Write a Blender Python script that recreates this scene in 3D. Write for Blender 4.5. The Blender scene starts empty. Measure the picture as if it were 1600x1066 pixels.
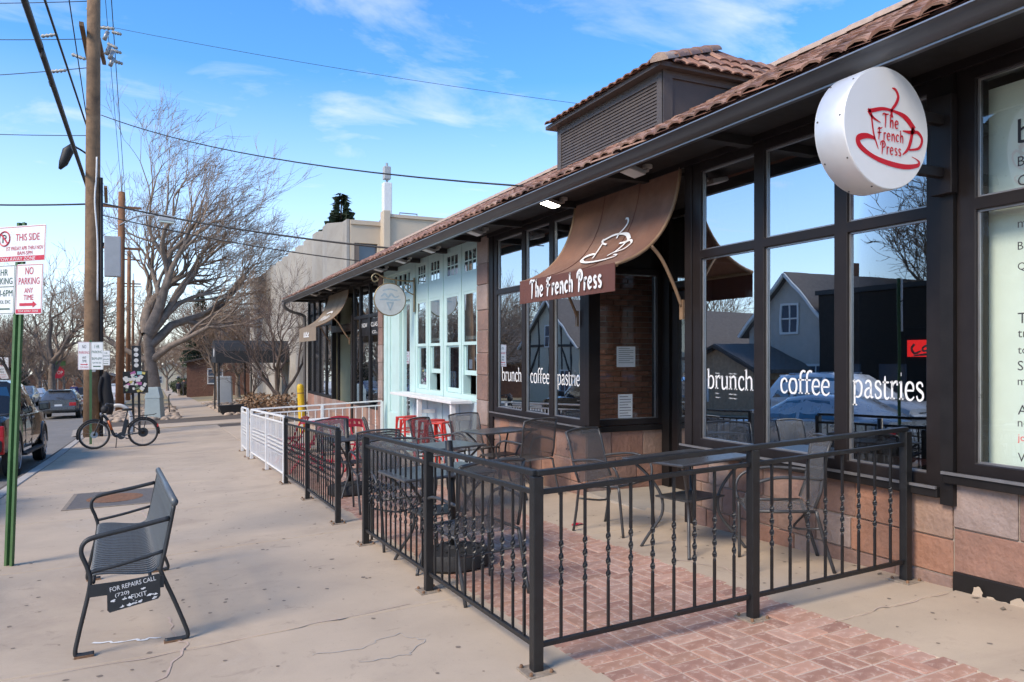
import bpy, math, random
from mathutils import Vector, Matrix
random.seed(7)
R = math.radians
SC = bpy.context.scene
COL = SC.collection
# ------------------------------------------------------------------ camera
YAW = 25.2
cd = bpy.data.cameras.new("camera"); cam = bpy.data.objects.new("camera", cd); COL.objects.link(cam)
cam.location = (0, 0, 0); cam.rotation_euler = (R(90), 0, R(-YAW))
cd.sensor_width = 36; cd.lens = 36 * 1178 / 1600; cd.shift_y = 22 / 1600
cd.clip_start = .05; cd.clip_end = 3000
SC.camera = cam
# ------------------------------------------------------------------ world: sky with thin cloud
SUN_EL, SUN_AZ = 40, 252          # azimuth clockwise from +Y
W = bpy.data.worlds.new("World"); SC.world = W; W.use_nodes = True
nt = W.node_tree; nt.nodes.clear()
def N(tree, typ, **kw):
    n = tree.nodes.new(typ)
    for k, v in kw.items(): setattr(n, k, v)
    return n
out = N(nt, 'ShaderNodeOutputWorld'); bg = N(nt, 'ShaderNodeBackground'); bg.inputs[1].default_value = .108
sky = N(nt, 'ShaderNodeTexSky', sky_type='NISHITA', sun_disc=False)
sky.sun_elevation = R(SUN_EL); sky.sun_rotation = R(SUN_AZ); sky.altitude = 1600
sky.air_density = 1.0; sky.dust_density = .6; sky.ozone_density = 2.2
tc = N(nt, 'ShaderNodeTexCoord'); sep = N(nt, 'ShaderNodeSeparateXYZ'); nt.links.new(tc.outputs['Generated'], sep.inputs[0])
mz = N(nt, 'ShaderNodeMath', operation='MAXIMUM'); mz.inputs[1].default_value = .0; nt.links.new(sep.outputs[2], mz.inputs[0])
az = N(nt, 'ShaderNodeMath', operation='ADD'); az.inputs[1].default_value = .12; nt.links.new(mz.outputs[0], az.inputs[0])
dx_ = N(nt, 'ShaderNodeMath', operation='DIVIDE'); dy_ = N(nt, 'ShaderNodeMath', operation='DIVIDE')
nt.links.new(sep.outputs[0], dx_.inputs[0]); nt.links.new(az.outputs[0], dx_.inputs[1])
nt.links.new(sep.outputs[1], dy_.inputs[0]); nt.links.new(az.outputs[0], dy_.inputs[1])
cmb = N(nt, 'ShaderNodeCombineXYZ'); nt.links.new(dx_.outputs[0], cmb.inputs[0]); nt.links.new(dy_.outputs[0], cmb.inputs[1])
mp = N(nt, 'ShaderNodeMapping'); nt.links.new(cmb.outputs[0], mp.inputs[0])
mp.inputs['Rotation'].default_value = (0, 0, R(38)); mp.inputs['Scale'].default_value = (.9, 1.3, 1); mp.inputs['Location'].default_value = (1.3, 4.2, 0)
no = N(nt, 'ShaderNodeTexNoise'); no.inputs['Scale'].default_value = 2.3; no.inputs['Detail'].default_value = 9; no.inputs['Roughness'].default_value = .58; no.inputs['Distortion'].default_value = .5
nt.links.new(mp.outputs[0], no.inputs['Vector'])
cr = N(nt, 'ShaderNodeValToRGB'); cr.color_ramp.elements[0].position = .50; cr.color_ramp.elements[0].color = (0, 0, 0, 1); cr.color_ramp.elements[1].position = .78; cr.color_ramp.elements[1].color = (.62, .62, .62, 1)
nt.links.new(no.outputs[0], cr.inputs[0])
# haze near the horizon: more white veil low down, everywhere round
hz = N(nt, 'ShaderNodeMapRange'); hz.inputs[1].default_value = 0; hz.inputs[2].default_value = .34; hz.inputs[3].default_value = .66; hz.inputs[4].default_value = .0
nt.links.new(mz.outputs[0], hz.inputs[0])
mxh = N(nt, 'ShaderNodeMath', operation='MAXIMUM'); nt.links.new(cr.outputs[0], mxh.inputs[0]); nt.links.new(hz.outputs[0], mxh.inputs[1])
mix = N(nt, 'ShaderNodeMixRGB'); mix.inputs[2].default_value = (3.6, 3.75, 4.0, 1)
hs = N(nt, 'ShaderNodeHueSaturation'); hs.inputs['Saturation'].default_value = 1.28; nt.links.new(sky.outputs[0], hs.inputs['Color'])
nt.links.new(mxh.outputs[0], mix.inputs[0]); nt.links.new(hs.outputs[0], mix.inputs[1])
nt.links.new(mix.outputs[0], bg.inputs[0]); nt.links.new(bg.outputs[0], out.inputs[0])
sl = bpy.data.lights.new("sun", 'SUN'); so = bpy.data.objects.new("sun", sl); COL.objects.link(so)
sl.energy = 1.5; sl.angle = R(23); sl.color = (1, .85, .67)
_a, _e = R(SUN_AZ), R(SUN_EL)
_d = Vector((math.sin(_a) * math.cos(_e), math.cos(_a) * math.cos(_e), math.sin(_e)))
so.rotation_euler = _d.to_track_quat('Z', 'Y').to_euler(); so.location = _d * 50
SC.view_settings.view_transform = 'Standard'; SC.view_settings.look = 'None'; SC.view_settings.gamma = 1; SC.view_settings.use_curve_mapping = False
SC.view_settings.exposure = 1.58
SC.render.engine = 'CYCLES'
SC.cycles.use_denoising = True
SC.cycles.max_bounces = 5; SC.cycles.diffuse_bounces = 4; SC.cycles.transparent_max_bounces = 16; SC.cycles.glossy_bounces = 3
SC.cycles.use_adaptive_sampling = True; SC.cycles.adaptive_threshold = .02
SC.cycles.sample_clamp_indirect = 6
# ------------------------------------------------------------------ ground shape (the street falls away from the camera)
def gz(x, y):
    return -1.485 - (.04 * y if y < 20 else .8 + .031 * (y - 20)) + (.04 * x if x > 0 else .015 * x)
# ------------------------------------------------------------------ materials
MATS = {}
def mat(name, col, rough=.7, metal=0, var=.12, scale=6, bump=0, bscale=60, rnd=0, spec=.5, coat=0, stain=None, coord='Object'):
    m = bpy.data.materials.new(name); m.use_nodes = True; t = m.node_tree; b = t.nodes['Principled BSDF']
    b.inputs['Roughness'].default_value = rough; b.inputs['Metallic'].default_value = metal
    b.inputs['Specular IOR Level'].default_value = spec; b.inputs['Coat Weight'].default_value = coat
    c = (*col, 1); co = N(t, 'ShaderNodeTexCoord'); last = None
    if var:
        n = N(t, 'ShaderNodeTexNoise'); n.inputs['Scale'].default_value = scale; n.inputs['Detail'].default_value = 8; n.inputs['Roughness'].default_value = .65
        t.links.new(co.outputs[coord], n.inputs['Vector'])
        mr = N(t, 'ShaderNodeMapRange'); mr.inputs[1].default_value = .3; mr.inputs[2].default_value = .7; mr.inputs[3].default_value = 1 - var; mr.inputs[4].default_value = 1 + var
        t.links.new(n.outputs[0], mr.inputs[0]); val = mr.outputs[0]
        rr = N(t, 'ShaderNodeMapRange'); rr.inputs[1].default_value = .3; rr.inputs[2].default_value = .7; rr.inputs[3].default_value = max(.03, rough - .08); rr.inputs[4].default_value = min(1, rough + .08)
        t.links.new(n.outputs[0], rr.inputs[0]); t.links.new(rr.outputs[0], b.inputs['Roughness'])
        if rnd:
            oi = N(t, 'ShaderNodeObjectInfo'); m2 = N(t, 'ShaderNodeMapRange'); m2.inputs[3].default_value = 1 - rnd; m2.inputs[4].default_value = 1 + rnd
            t.links.new(oi.outputs['Random'], m2.inputs[0]); mm = N(t, 'ShaderNodeMath', operation='MULTIPLY'); t.links.new(val, mm.inputs[0]); t.links.new(m2.outputs[0], mm.inputs[1]); val = mm.outputs[0]
        vm = N(t, 'ShaderNodeVectorMath', operation='SCALE'); vm.inputs[0].default_value = col; t.links.new(val, vm.inputs['Scale']); last = vm.outputs[0]
        for (sc, scol, lo, hi, amt) in (stain or []):
            sn = N(t, 'ShaderNodeTexNoise'); sn.inputs['Scale'].default_value = sc; sn.inputs['Detail'].default_value = 10; sn.inputs['Roughness'].default_value = .7; sn.inputs['Distortion'].default_value = .6
            t.links.new(co.outputs[coord], sn.inputs['Vector'])
            sr = N(t, 'ShaderNodeMapRange'); sr.inputs[1].default_value = lo; sr.inputs[2].default_value = hi; sr.inputs[4].default_value = amt; t.links.new(sn.outputs[0], sr.inputs[0])
            mxr = N(t, 'ShaderNodeMixRGB'); t.links.new(sr.outputs[0], mxr.inputs[0]); t.links.new(last, mxr.inputs[1]); mxr.inputs[2].default_value = (*scol, 1); last = mxr.outputs[0]
        t.links.new(last, b.inputs['Base Color'])
    else:
        b.inputs['Base Color'].default_value = c
    if bump:
        bn = N(t, 'ShaderNodeTexNoise'); bn.inputs['Scale'].default_value = bscale; bn.inputs['Detail'].default_value = 6
        t.links.new(co.outputs[coord], bn.inputs['Vector']); bp = N(t, 'ShaderNodeBump'); bp.inputs['Strength'].default_value = bump; bp.inputs['Distance'].default_value = .02
        t.links.new(bn.outputs[0], bp.inputs['Height']); t.links.new(bp.outputs[0], b.inputs['Normal'])
    MATS[name] = m
    return m
def glass_mat(name, tint, lo, hi, refl=(.9, .93, .96)):
    m = bpy.data.materials.new(name); m.use_nodes = True; t = m.node_tree; t.nodes.clear()
    o = N(t, 'ShaderNodeOutputMaterial'); mx = N(t, 'ShaderNodeMixShader'); tr = N(t, 'ShaderNodeBsdfTransparent'); tr.inputs[0].default_value = (*tint, 1)
    g = N(t, 'ShaderNodeBsdfGlossy'); g.inputs['Roughness'].default_value = .004; g.inputs[0].default_value = (*refl, 1)
    co = N(t, 'ShaderNodeTexCoord'); bn = N(t, 'ShaderNodeTexNoise'); bn.inputs['Scale'].default_value = 1.6; bn.inputs['Detail'].default_value = 2
    t.links.new(co.outputs['Object'], bn.inputs['Vector']); bp = N(t, 'ShaderNodeBump'); bp.inputs['Strength'].default_value = .018; bp.inputs['Distance'].default_value = .03
    t.links.new(bn.outputs[0], bp.inputs['Height']); t.links.new(bp.outputs[0], g.inputs['Normal'])
    fr = N(t, 'ShaderNodeFresnel'); fr.inputs[0].default_value = 1.5
    mr = N(t, 'ShaderNodeMapRange'); mr.inputs[1].default_value = .04; mr.inputs[2].default_value = .4; mr.inputs[3].default_value = lo; mr.inputs[4].default_value = hi
    t.links.new(fr.outputs[0], mr.inputs[0]); t.links.new(mr.outputs[0], mx.inputs[0]); t.links.new(tr.outputs[0], mx.inputs[1]); t.links.new(g.outputs[0], mx.inputs[2]); t.links.new(mx.outputs[0], o.inputs[0])
    MATS[name] = m; return m
def emit_mat(name, col, s):
    m = bpy.data.materials.new(name); m.use_nodes = True; t = m.node_tree; b = t.nodes['Principled BSDF']
    b.inputs['Base Color'].default_value = (*col, 1); b.inputs['Emission Color'].default_value = (*col, 1); b.inputs['Emission Strength'].default_value = s
    MATS[name] = m; return m
def mesh_mat(name, col, alpha):
    m = bpy.data.materials.new(name); m.use_nodes = True; b = m.node_tree.nodes['Principled BSDF']
    b.inputs['Base Color'].default_value = (*col, 1); b.inputs['Roughness'].default_value = .5; b.inputs['Alpha'].default_value = alpha
    MATS[name] = m; return m
K = lambda n: MATS[n]
mat('concrete', (.445, .355, .262), .85, var=.10, scale=1.3, bump=.12, bscale=240, rnd=.05, coord='Object',
    stain=[(.55, (.31, .24, .18), .50, .68, .65), (3.5, (.27, .205, .15), .62, .75, .35), (38, (.30, .26, .22), .62, .72, .30), (.9, (.5, .43, .36), .58, .75, .45), (5, (.22, .17, .125), .60, .68, .42), (14, (.24, .185, .14), .63, .70, .45), (140, (.26, .21, .16), .56, .68, .35), (260, (.55, .47, .39), .60, .70, .4)])
mat('concrete_grey', (.31, .275, .23), .85, var=.14, scale=1.5, bump=.3, bscale=80, rnd=.06, stain=[(.8, (.2, .18, .16), .55, .75, .5), (30, (.2, .18, .16), .62, .72, .3)])
mat('joint', (.10, .08, .062), .95, var=.2)
mat('asphalt', (.20, .188, .172), .85, var=.2, scale=3, bump=.5, bscale=200, stain=[(.4, (.27, .255, .235), .5, .7, .6)])
mat('kerbstone', (.40, .37, .33), .85, var=.15, scale=3, bump=.3, rnd=.06)
mat('soil', (.20, .165, .12), .95, var=.25, scale=1.5, bump=.6, bscale=20)
mat('dry_grass', (.33, .26, .145), .95, var=.25, scale=2.5, bump=.8, bscale=60)
mat('mortar_pale', (.50, .385, .31), .9, var=.15, scale=9, bump=.4, bscale=120)
for i, c in enumerate([(.37, .20, .145), (.42, .24, .175), (.33, .18, .135), (.42, .255, .195), (.39, .22, .155)]):
    mat('brick%d' % i, c, .85, var=.14, scale=14, bump=.35, bscale=110, rnd=.12, coord='Object', stain=[(22, (.58, .46, .385), .53, .66, .7), (3, (.56, .44, .36), .50, .70, .6), (60, (.24, .14, .11), .60, .68, .4)])
for i, c in enumerate([(.29, .155, .11), (.23, .14, .11), (.33, .165, .105), (.29, .22, .19), (.31, .20, .145), (.24, .155, .125)]):
    mat('stone%d' % i, c, .72, var=.24, scale=3.5, bump=.6, bscale=28, rnd=.08, stain=[(2.6, (.20, .13, .10), .5, .72, .5), (8, (.42, .23, .15), .54, .75, .4), (30, (.16, .12, .10), .6, .7, .4)])
mat('mortar', (.33, .27, .22), .95, var=.2)
mat('dark_paint', (.013, .011, .0105), .48, spec=.3, var=.2, scale=5, bump=.05)
mat('dark_side', (.085, .075, .068), .5, var=.15, scale=4, bump=.1)
mat('brown_frame', (.017, .013, .0125), .45, spec=.3, var=.2, scale=4)
mat('alu_edge', (.35, .34, .34), .35, metal=.7, var=.1)
mat('gutter', (.06, .061, .065), .38, var=.12, scale=3)
mat('soffit', (.018, .0155, .0145), .7, var=.2)
mat('roofdeck', (.14, .065, .045), .9, var=.2)
for i, c in enumerate([(.26, .13, .085), (.20, .105, .075), (.31, .17, .115), (.26, .155, .115), (.36, .225, .165), (.15, .085, .065)]):
    mat('tile%d' % i, c, .8, var=.22, scale=9, bump=.3, bscale=60, rnd=.14, stain=[(4, (.12, .085, .07), .58, .75, .5)])
mat('ridge_tile', (.40, .30, .235), .8, var=.2, scale=8, bump=.2)
mat('louvre', (.085, .07, .062), .55, var=.12, scale=8, bump=.1)
mat('awning', (.175, .086, .056), .85, var=.16, scale=7, bump=.3, bscale=260, stain=[(9, (.13, .062, .042), .56, .72, .45), (1.6, (.29, .175, .125), .48, .75, .6)])
mat('awning_valance', (.125, .048, .036), .85, var=.12, scale=5, bump=.25, bscale=400)
mat('awning_taupe', (.24, .185, .13), .85, var=.15, scale=4, bump=.2, bscale=300)
mat('tan_tube', (.23, .145, .085), .5, var=.15)
mat('white_print', (.78, .77, .75), .6, var=.04)
mat('white_paint', (.72, .72, .70), .5, var=.06, scale=9)
mat('sign_face', (.84, .84, .84), .35, var=.03, scale=2)
mat('brushed_alu', (.74, .74, .74), .42, metal=.45, var=.06, scale=3)
mat('red_print', (.62, .012, .03), .5, var=.06)
mat('black_iron', (.012, .012, .0125), .42, var=.25, scale=20, bump=.12, bscale=90)
mat('rust', (.20, .11, .06), .9, var=.35, scale=30, bump=.4)
mat('rust_plate', (.26, .21, .16), .85, var=.3, scale=25, bump=.4)
mat('furniture', (.06, .06, .062), .42, metal=.3, var=.15, scale=12)
mat('tabletop', (.065, .066, .07), .33, metal=.2, var=.2, scale=30)
mesh_mat('sling', (.135, .132, .13), .5)
mat('red_metal', (.52, .028, .02), .4, var=.12, scale=8)
mat('crimson', (.42, .005, .03), .4, var=.12, scale=8)
mat('rubber', (.02, .02, .021), .7, var=.25, scale=20, bump=.3)
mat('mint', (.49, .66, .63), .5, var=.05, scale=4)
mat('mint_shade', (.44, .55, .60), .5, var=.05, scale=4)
mat('plaster_warm', (.52, .45, .30), .8, var=.06)
mat('cream_panel', (.74, .74, .58), .8, var=.05, scale=2)
mat('pale_green', (.74, .84, .76), .8, var=.04)
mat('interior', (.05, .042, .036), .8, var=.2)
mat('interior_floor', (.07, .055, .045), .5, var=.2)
mat('paper', (.72, .74, .74), .8, var=.03)
mat('ink', (.03, .03, .035), .8, var=0)
glass_mat('glass', (.72, .76, .78), .24, .80, (.72, .78, .84))
glass_mat('glass_dark', (.22, .23, .25), .34, .92)
glass_mat('glass_clear', (.95, .97, .95), .07, .75)
glass_mat('carglass', (.10, .11, .12), .18, .9)
emit_mat('lamp_on', (1, .93, .78), 9)
mat('lamp_off', (.62, .62, .60), .4, var=.04)
mat('lamp_body', (.42, .40, .37), .5, var=.1)
# ------------------------------------------------------------------ mesh builder
class MB:
    def __init__(s): s.v = []; s.f = []; s.m = []
    def add(s, vs, fs, mi=0):
        o = len(s.v); s.v.extend([tuple(p) for p in vs])
        for f in fs: s.f.append(tuple(i + o for i in f)); s.m.append(mi)
        return s
    def box(s, x0, x1, y0, y1, z0, z1, mi=0):
        return s.add([(x0,y0,z0),(x1,y0,z0),(x1,y1,z0),(x0,y1,z0),(x0,y0,z1),(x1,y0,z1),(x1,y1,z1),(x0,y1,z1)],
                     [(0,3,2,1),(4,5,6,7),(0,1,5,4),(1,2,6,5),(2,3,7,6),(3,0,4,7)], mi)
    def hexa(s, p, mi=0):
        return s.add(p, [(0,3,2,1),(4,5,6,7),(0,1,5,4),(1,2,6,5),(2,3,7,6),(3,0,4,7)], mi)
    def poly(s, pts, mi=0): return s.add(pts, [tuple(range(len(pts)))], mi)
    def tube(s, pts, r, n=8, caps=True, mi=0, closed=False):
        P = [Vector(p) for p in pts]; L = len(P)
        rs = r if isinstance(r, (list, tuple)) else [r] * L
        up = None; o = len(s.v)
        for i in range(L):
            if closed: t = P[(i + 1) % L] - P[i - 1]
            else: t = P[min(i + 1, L - 1)] - P[max(i - 1, 0)]
            if t.length < 1e-9: t = Vector((0, 0, 1))
            t.normalize()
            if up is None:
                up = Vector((0, 0, 1)) if abs(t.z) < .9 else Vector((1, 0, 0))
            a = up - t * up.dot(t)
            if a.length < 1e-6: a = Vector((1, 0, 0)) - t * t.x
            a.normalize(); up = a; b = t.cross(a)
            for k in range(n):
                q = 2 * math.pi * (k + .5) / n
                s.v.append(tuple(P[i] + (a * math.cos(q) + b * math.sin(q)) * rs[i]))
        for i in range(L if closed else L - 1):
            j = (i + 1) % L
            for k in range(n):
                s.f.append((o + i*n + k, o + i*n + (k+1) % n, o + j*n + (k+1) % n, o + j*n + k)); s.m.append(mi)
        if caps and not closed:
            s.f.append(tuple(o + k for k in reversed(range(n)))); s.m.append(mi)
            s.f.append(tuple(o + (L-1)*n + k for k in range(n))); s.m.append(mi)
        return s
    def lathe(s, prof, n=20, c=(0,0,0), axis='z', mi=0):
        o = len(s.v); L = len(prof)
        for (r, h) in prof:
            for k in range(n):
                q = 2 * math.pi * k / n; a, b = r * math.cos(q), r * math.sin(q)
                p = {'z': (a, b, h), 'y': (a, h, b), 'x': (h, a, b)}[axis]
                s.v.append((p[0] + c[0], p[1] + c[1], p[2] + c[2]))
        for i in range(L - 1):
            for k in range(n):
                s.f.append((o + i*n + k, o + i*n + (k+1) % n, o + (i+1)*n + (k+1) % n, o + (i+1)*n + k)); s.m.append(mi)
        s.f.append(tuple(o + k for k in reversed(range(n)))); s.m.append(mi)
        s.f.append(tuple(o + (L-1)*n + k for k in range(n))); s.m.append(mi)
        return s
    def prism(s, pts, a, b, mp, mi=0):       # 2-D outline pts, from depth a to b, mp(u,v,w)->xyz
        n = len(pts)
        vs = [mp(u, v, a) for u, v in pts] + [mp(u, v, b) for u, v in pts]
        return s.add(vs, [tuple(reversed(range(n))), tuple(range(n, 2*n))] + [(i, (i+1) % n, (i+1) % n + n, i + n) for i in range(n)], mi)
    def sphere(s, c, r, n=12, m=8, mi=0):
        r = r if isinstance(r, (tuple, list)) else (r, r, r); vs = []; fs = []
        for i in range(m + 1):
            th = math.pi * i / m
            for k in range(n):
                q = 2 * math.pi * k / n
                vs.append((c[0] + r[0]*math.sin(th)*math.cos(q), c[1] + r[1]*math.sin(th)*math.sin(q), c[2] + r[2]*math.cos(th)))
        for i in range(m):
            for k in range(n): fs.append((i*n + k, (i+1)*n + k, (i+1)*n + (k+1) % n, i*n + (k+1) % n))
        return s.add(vs, fs, mi)
    def data(s, name, mats, smooth=False):
        me = bpy.data.meshes.new(name); me.from_pydata(s.v, [], s.f)
        ms = mats if isinstance(mats, (list, tuple)) else [mats]
        for m in ms: me.materials.append(K(m))
        if len(ms) > 1: me.polygons.foreach_set('material_index', s.m)
        if smooth: me.polygons.foreach_set('use_smooth', [True] * len(me.polygons))
        me.update(); return me
    def build(s, name, mats, parent=None, smooth=False, bevel=0, auto=False):
        me = s.data(name, mats, smooth); o = bpy.data.objects.new(name, me); COL.objects.link(o)
        if parent is not None: o.parent = parent
        if bevel:
            b = o.modifiers.new('bevel', 'BEVEL'); b.width = bevel; b.segments = 2; b.limit_method = 'ANGLE'; b.angle_limit = R(40)
        if auto: smooth_by_angle(me)
        return o
def smooth_by_angle(me, ang=40):
    me.polygons.foreach_set('use_smooth', [True] * len(me.polygons))
    try: me.set_sharp_from_angle(angle=R(ang))
    except Exception: pass
def tag(o, label, cat, group=None):
    o['label'] = label; o['category'] = cat
    if group: o['group'] = group
    return o
def thing(name, label, cat, loc=(0,0,0), rz=0, group=None):
    o = bpy.data.objects.new(name, None); COL.objects.link(o); o.location = loc; o.rotation_euler = (0, 0, rz); o.empty_display_size = .1
    return tag(o, label, cat, group)
def structure(o): o['kind'] = 'structure'; return o
def stuff(o): o['kind'] = 'stuff'; return o
def share(name, me, parent=None, loc=(0,0,0), rot=(0,0,0), sc=None):
    o = bpy.data.objects.new(name, me); COL.objects.link(o); o.location = loc; o.rotation_euler = rot
    if sc: o.scale = sc
    if parent is not None: o.parent = parent
    return o
def copy_tree(src, parent=None):
    c = src.copy(); COL.objects.link(c); c.parent = parent
    for ch in src.children: copy_tree(ch, c)
    return c
def dup(src, loc, rz, label, group=None):
    c = copy_tree(src); c.location = loc; c.rotation_euler = (0, 0, rz); c['label'] = label
    if group: c['group'] = group
    return c
class Fr:                                    # a flat frame in space: a along u, b along v, c out
    def __init__(s, o, u, v): s.o = Vector(o); s.u = Vector(u).normalized(); s.v = Vector(v).normalized(); s.n = s.u.cross(s.v)
    def __call__(s, a, b, c=0): return tuple(s.o + s.u*a + s.v*b + s.n*c)
# ------------------------------------------------------------------ lettering
def catmull(pts, k=5):
    if len(pts) < 3: return pts
    out = []
    for i in range(len(pts) - 1):
        p0 = pts[max(i-1, 0)]; p1 = pts[i]; p2 = pts[i+1]; p3 = pts[min(i+2, len(pts)-1)]
        for j in range(k):
            t = j / k
            out.append(tuple(.5*((2*b) + (-a + c)*t + (2*a - 5*b + 4*c - d)*t*t + (-a + 3*b - 3*c + d)*t**3) for a, b, c, d in zip(p0, p1, p2, p3)))
    out.append(pts[-1]); return out
def stroke(mb, pts, mp, k=6, mi=0):           # pts: (x, y, width); a ribbon
    sharp = len(pts) < 3
    P = pts if sharp else catmull(pts, k)
    P = [p for i, p in enumerate(P) if i == 0 or abs(p[0]-P[i-1][0]) + abs(p[1]-P[i-1][1]) > 1e-6]
    L = []; Rr = []
    for i, p in enumerate(P):
        a = P[max(i-1, 0)]; b = P[min(i+1, len(P)-1)]
        tx, ty = b[0]-a[0], b[1]-a[1]; l = math.hypot(tx, ty) or 1; nx, ny = -ty/l, tx/l; w = max(p[2], .004)/2
        L.append(mp(p[0]+nx*w, p[1]+ny*w)); Rr.append(mp(p[0]-nx*w, p[1]-ny*w))
    n = len(P); mb.add(L + Rr, [(i, n+i, n+i+1, i+1) for i in range(n-1)], mi)
T_, t_ = .21, .12
SERIF = {   # x-height 1
 'b': (1.06, [[(.16,0,T_),(.16,1.52,T_)],[(-.02,1.44,.1),(.2,1.52,.1)],[(.2,.72,t_),(.36,.93,t_),(.6,.97,.14),(.82,.78,T_),(.86,.5,T_),(.78,.2,T_),(.55,.03,.14),(.3,.04,t_),(.16,.12,t_)]]),
 'r': (.78, [[(.2,0,T_),(.2,1.0,T_)],[(.02,.05,.1),(.44,.05,.1)],[(.02,.93,.1),(.24,1.0,.1)],[(.22,.66,t_),(.34,.88,.14),(.52,.98,.17),(.68,.96,.16)],[(.64,1.0,.15),(.66,.78,.15)]]),
 'u': (1.1, [[(.02,.94,.1),(.24,.98,.1)],[(.2,.98,T_),(.2,.3,T_),(.3,.06,T_),(.52,.04,.14),(.74,.22,t_),(.8,.34,t_)],[(.84,0,T_),(.84,.98,T_)],[(.66,.94,.1),(.86,.98,.1)],[(.82,.06,.12),(1.0,.06,.1)]]),
 'n': (1.14, [[(.2,0,T_),(.2,1.0,T_)],[(.02,.93,.1),(.24,1.0,.1)],[(.02,.05,.1),(.4,.05,.1)],[(.22,.72,t_),(.4,.92,.14),(.62,.98,.18),(.8,.84,T_),(.84,.6,T_),(.84,0,T_)],[(.68,.05,.1),(1.04,.05,.1)]]),
 'c': (.86, [[(.74,.74,.18),(.66,.92,.16),(.46,.98,.15),(.22,.84,T_),(.13,.5,T_),(.22,.16,T_),(.46,.02,.15),(.66,.08,.13),(.78,.2,.1)]]),
 'h': (1.14, [[(.2,0,T_),(.2,1.52,T_)],[(.02,1.44,.1),(.24,1.52,.1)],[(.02,.05,.1),(.4,.05,.1)],[(.22,.72,t_),(.4,.92,.14),(.62,.98,.18),(.8,.84,T_),(.84,.6,T_),(.84,0,T_)],[(.68,.05,.1),(1.04,.05,.1)]]),
 'o': (1.06, [[(.53,.98,.14),(.28,.9,T_),(.14,.5,T_),(.28,.1,T_),(.53,.02,.14),(.78,.1,T_),(.9,.5,T_),(.78,.9,T_),(.53,.98,.14)]]),
 'f': (.66, [[(.24,0,T_),(.24,1.1,T_),(.32,1.38,T_),(.52,1.52,.16),(.74,1.46,.17)],[(.02,.93,.12),(.62,.93,.12)],[(.04,.05,.1),(.48,.05,.1)]]),
 'e': (.92, [[(.18,.52,.12),(.82,.54,.12)],[(.8,.56,.16),(.74,.84,.18),(.5,.98,.14),(.24,.86,T_),(.13,.5,T_),(.22,.16,T_),(.46,.02,.15),(.66,.06,.13),(.84,.2,.1)]]),
 'p': (1.08, [[(.2,-.48,T_),(.2,.98,T_)],[(.02,.93,.1),(.24,1.0,.1)],[(.02,-.44,.1),(.44,-.44,.1)],[(.22,.74,t_),(.4,.93,t_),(.62,.97,.14),(.86,.78,T_),(.9,.5,T_),(.82,.2,T_),(.58,.03,.14),(.34,.04,t_),(.22,.12,t_)]]),
 'a': (.98, [[(.2,.8,.16),(.3,.94,.15),(.5,.98,.16),(.68,.86,.2),(.7,.6,T_),(.7,.2,T_),(.78,.05,.15),(.94,.08,.1)],[(.7,.6,.12),(.42,.54,.14),(.2,.4,.19),(.16,.18,.2),(.3,.03,.16),(.5,.06,.12),(.68,.22,.1)]]),
 's': (.8, [[(.64,.76,.14),(.58,.92,.14),(.4,.98,.14),(.2,.88,.18),(.2,.68,.2),(.42,.54,.22),(.64,.4,.2),(.66,.16,.18),(.44,.02,.14),(.24,.06,.14),(.14,.26,.13)]]),
 't': (.7, [[(.26,1.28,.1),(.24,.9,T_),(.24,.24,T_),(.34,.04,.17),(.5,.03,.13),(.64,.12,.1)],[(.04,.93,.12),(.6,.93,.12)]]),
 'i': (.5, [[(.22,0,T_),(.22,1.0,T_)],[(.04,.93,.1),(.26,1.0,.1)],[(.04,.05,.1),(.42,.05,.1)],[(.2,1.4,.22),(.24,1.4,.22)]]),
}
h_ = .17
QUIRK = {   # angular brush lettering, cap height 1.35
 'T': (.92, [[(.0,1.22,.1),(.2,1.3,.16),(.5,1.26,.17),(.86,1.34,.08)],[(.42,1.28,.17),(.40,.6,.15),(.34,-.08,.09)],[(.02,1.28,.1),(.0,1.06,.05)]]),
 'h': (.72, [[(.18,1.36,.08),(.16,.8,.16),(.14,.0,.12)],[(.15,.5,.08),(.32,.74,.15),(.48,.72,.15),(.52,.4,.15),(.50,-.04,.1)],[(.04,1.2,.06),(.26,1.34,.1)]]),
 'e': (.68, [[(.12,.40,.1),(.50,.52,.12),(.46,.72,.13),(.28,.8,.13),(.12,.6,.15),(.1,.3,.16),(.24,.06,.14),(.54,.14,.07)]]),
 'F': (.78, [[(.26,1.3,.12),(.24,.7,.17),(.14,-.06,.1)],[(-.02,1.02,.08),(.22,1.24,.15),(.46,1.2,.14),(.74,1.36,.07)],[(.04,.66,.09),(.3,.72,.14),(.6,.76,.08)],[(.06,.86,.06),(.0,.6,.06)]]),
 'r': (.56, [[(.16,.86,.08),(.18,.4,.16),(.14,-.04,.12)],[(.18,.52,.08),(.32,.78,.15),(.5,.74,.1)]]),
 'n': (.70, [[(.12,.86,.08),(.15,.4,.15),(.12,-.02,.12)],[(.15,.5,.08),(.32,.78,.15),(.46,.72,.15),(.52,.4,.15),(.56,-.06,.09)]]),
 'c': (.62, [[(.50,.66,.13),(.36,.8,.14),(.16,.66,.15),(.1,.36,.16),(.24,.08,.14),(.52,.14,.07)]]),
 'P': (.86, [[(.34,1.3,.12),(.32,.6,.17),(.24,-.1,.1)],[(.02,.86,.08),(.06,1.16,.14),(.32,1.36,.15),(.62,1.3,.16),(.74,1.02,.16),(.6,.74,.13),(.34,.62,.08)],[(.3,1.06,.06),(.46,1.1,.1),(.44,.94,.06)]]),
 's': (.58, [[(.46,.68,.12),(.3,.8,.13),(.14,.66,.14),(.26,.44,.15),(.44,.3,.15),(.36,.06,.14),(.1,.1,.09)]]),
 ' ': (.42, []),
}
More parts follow.
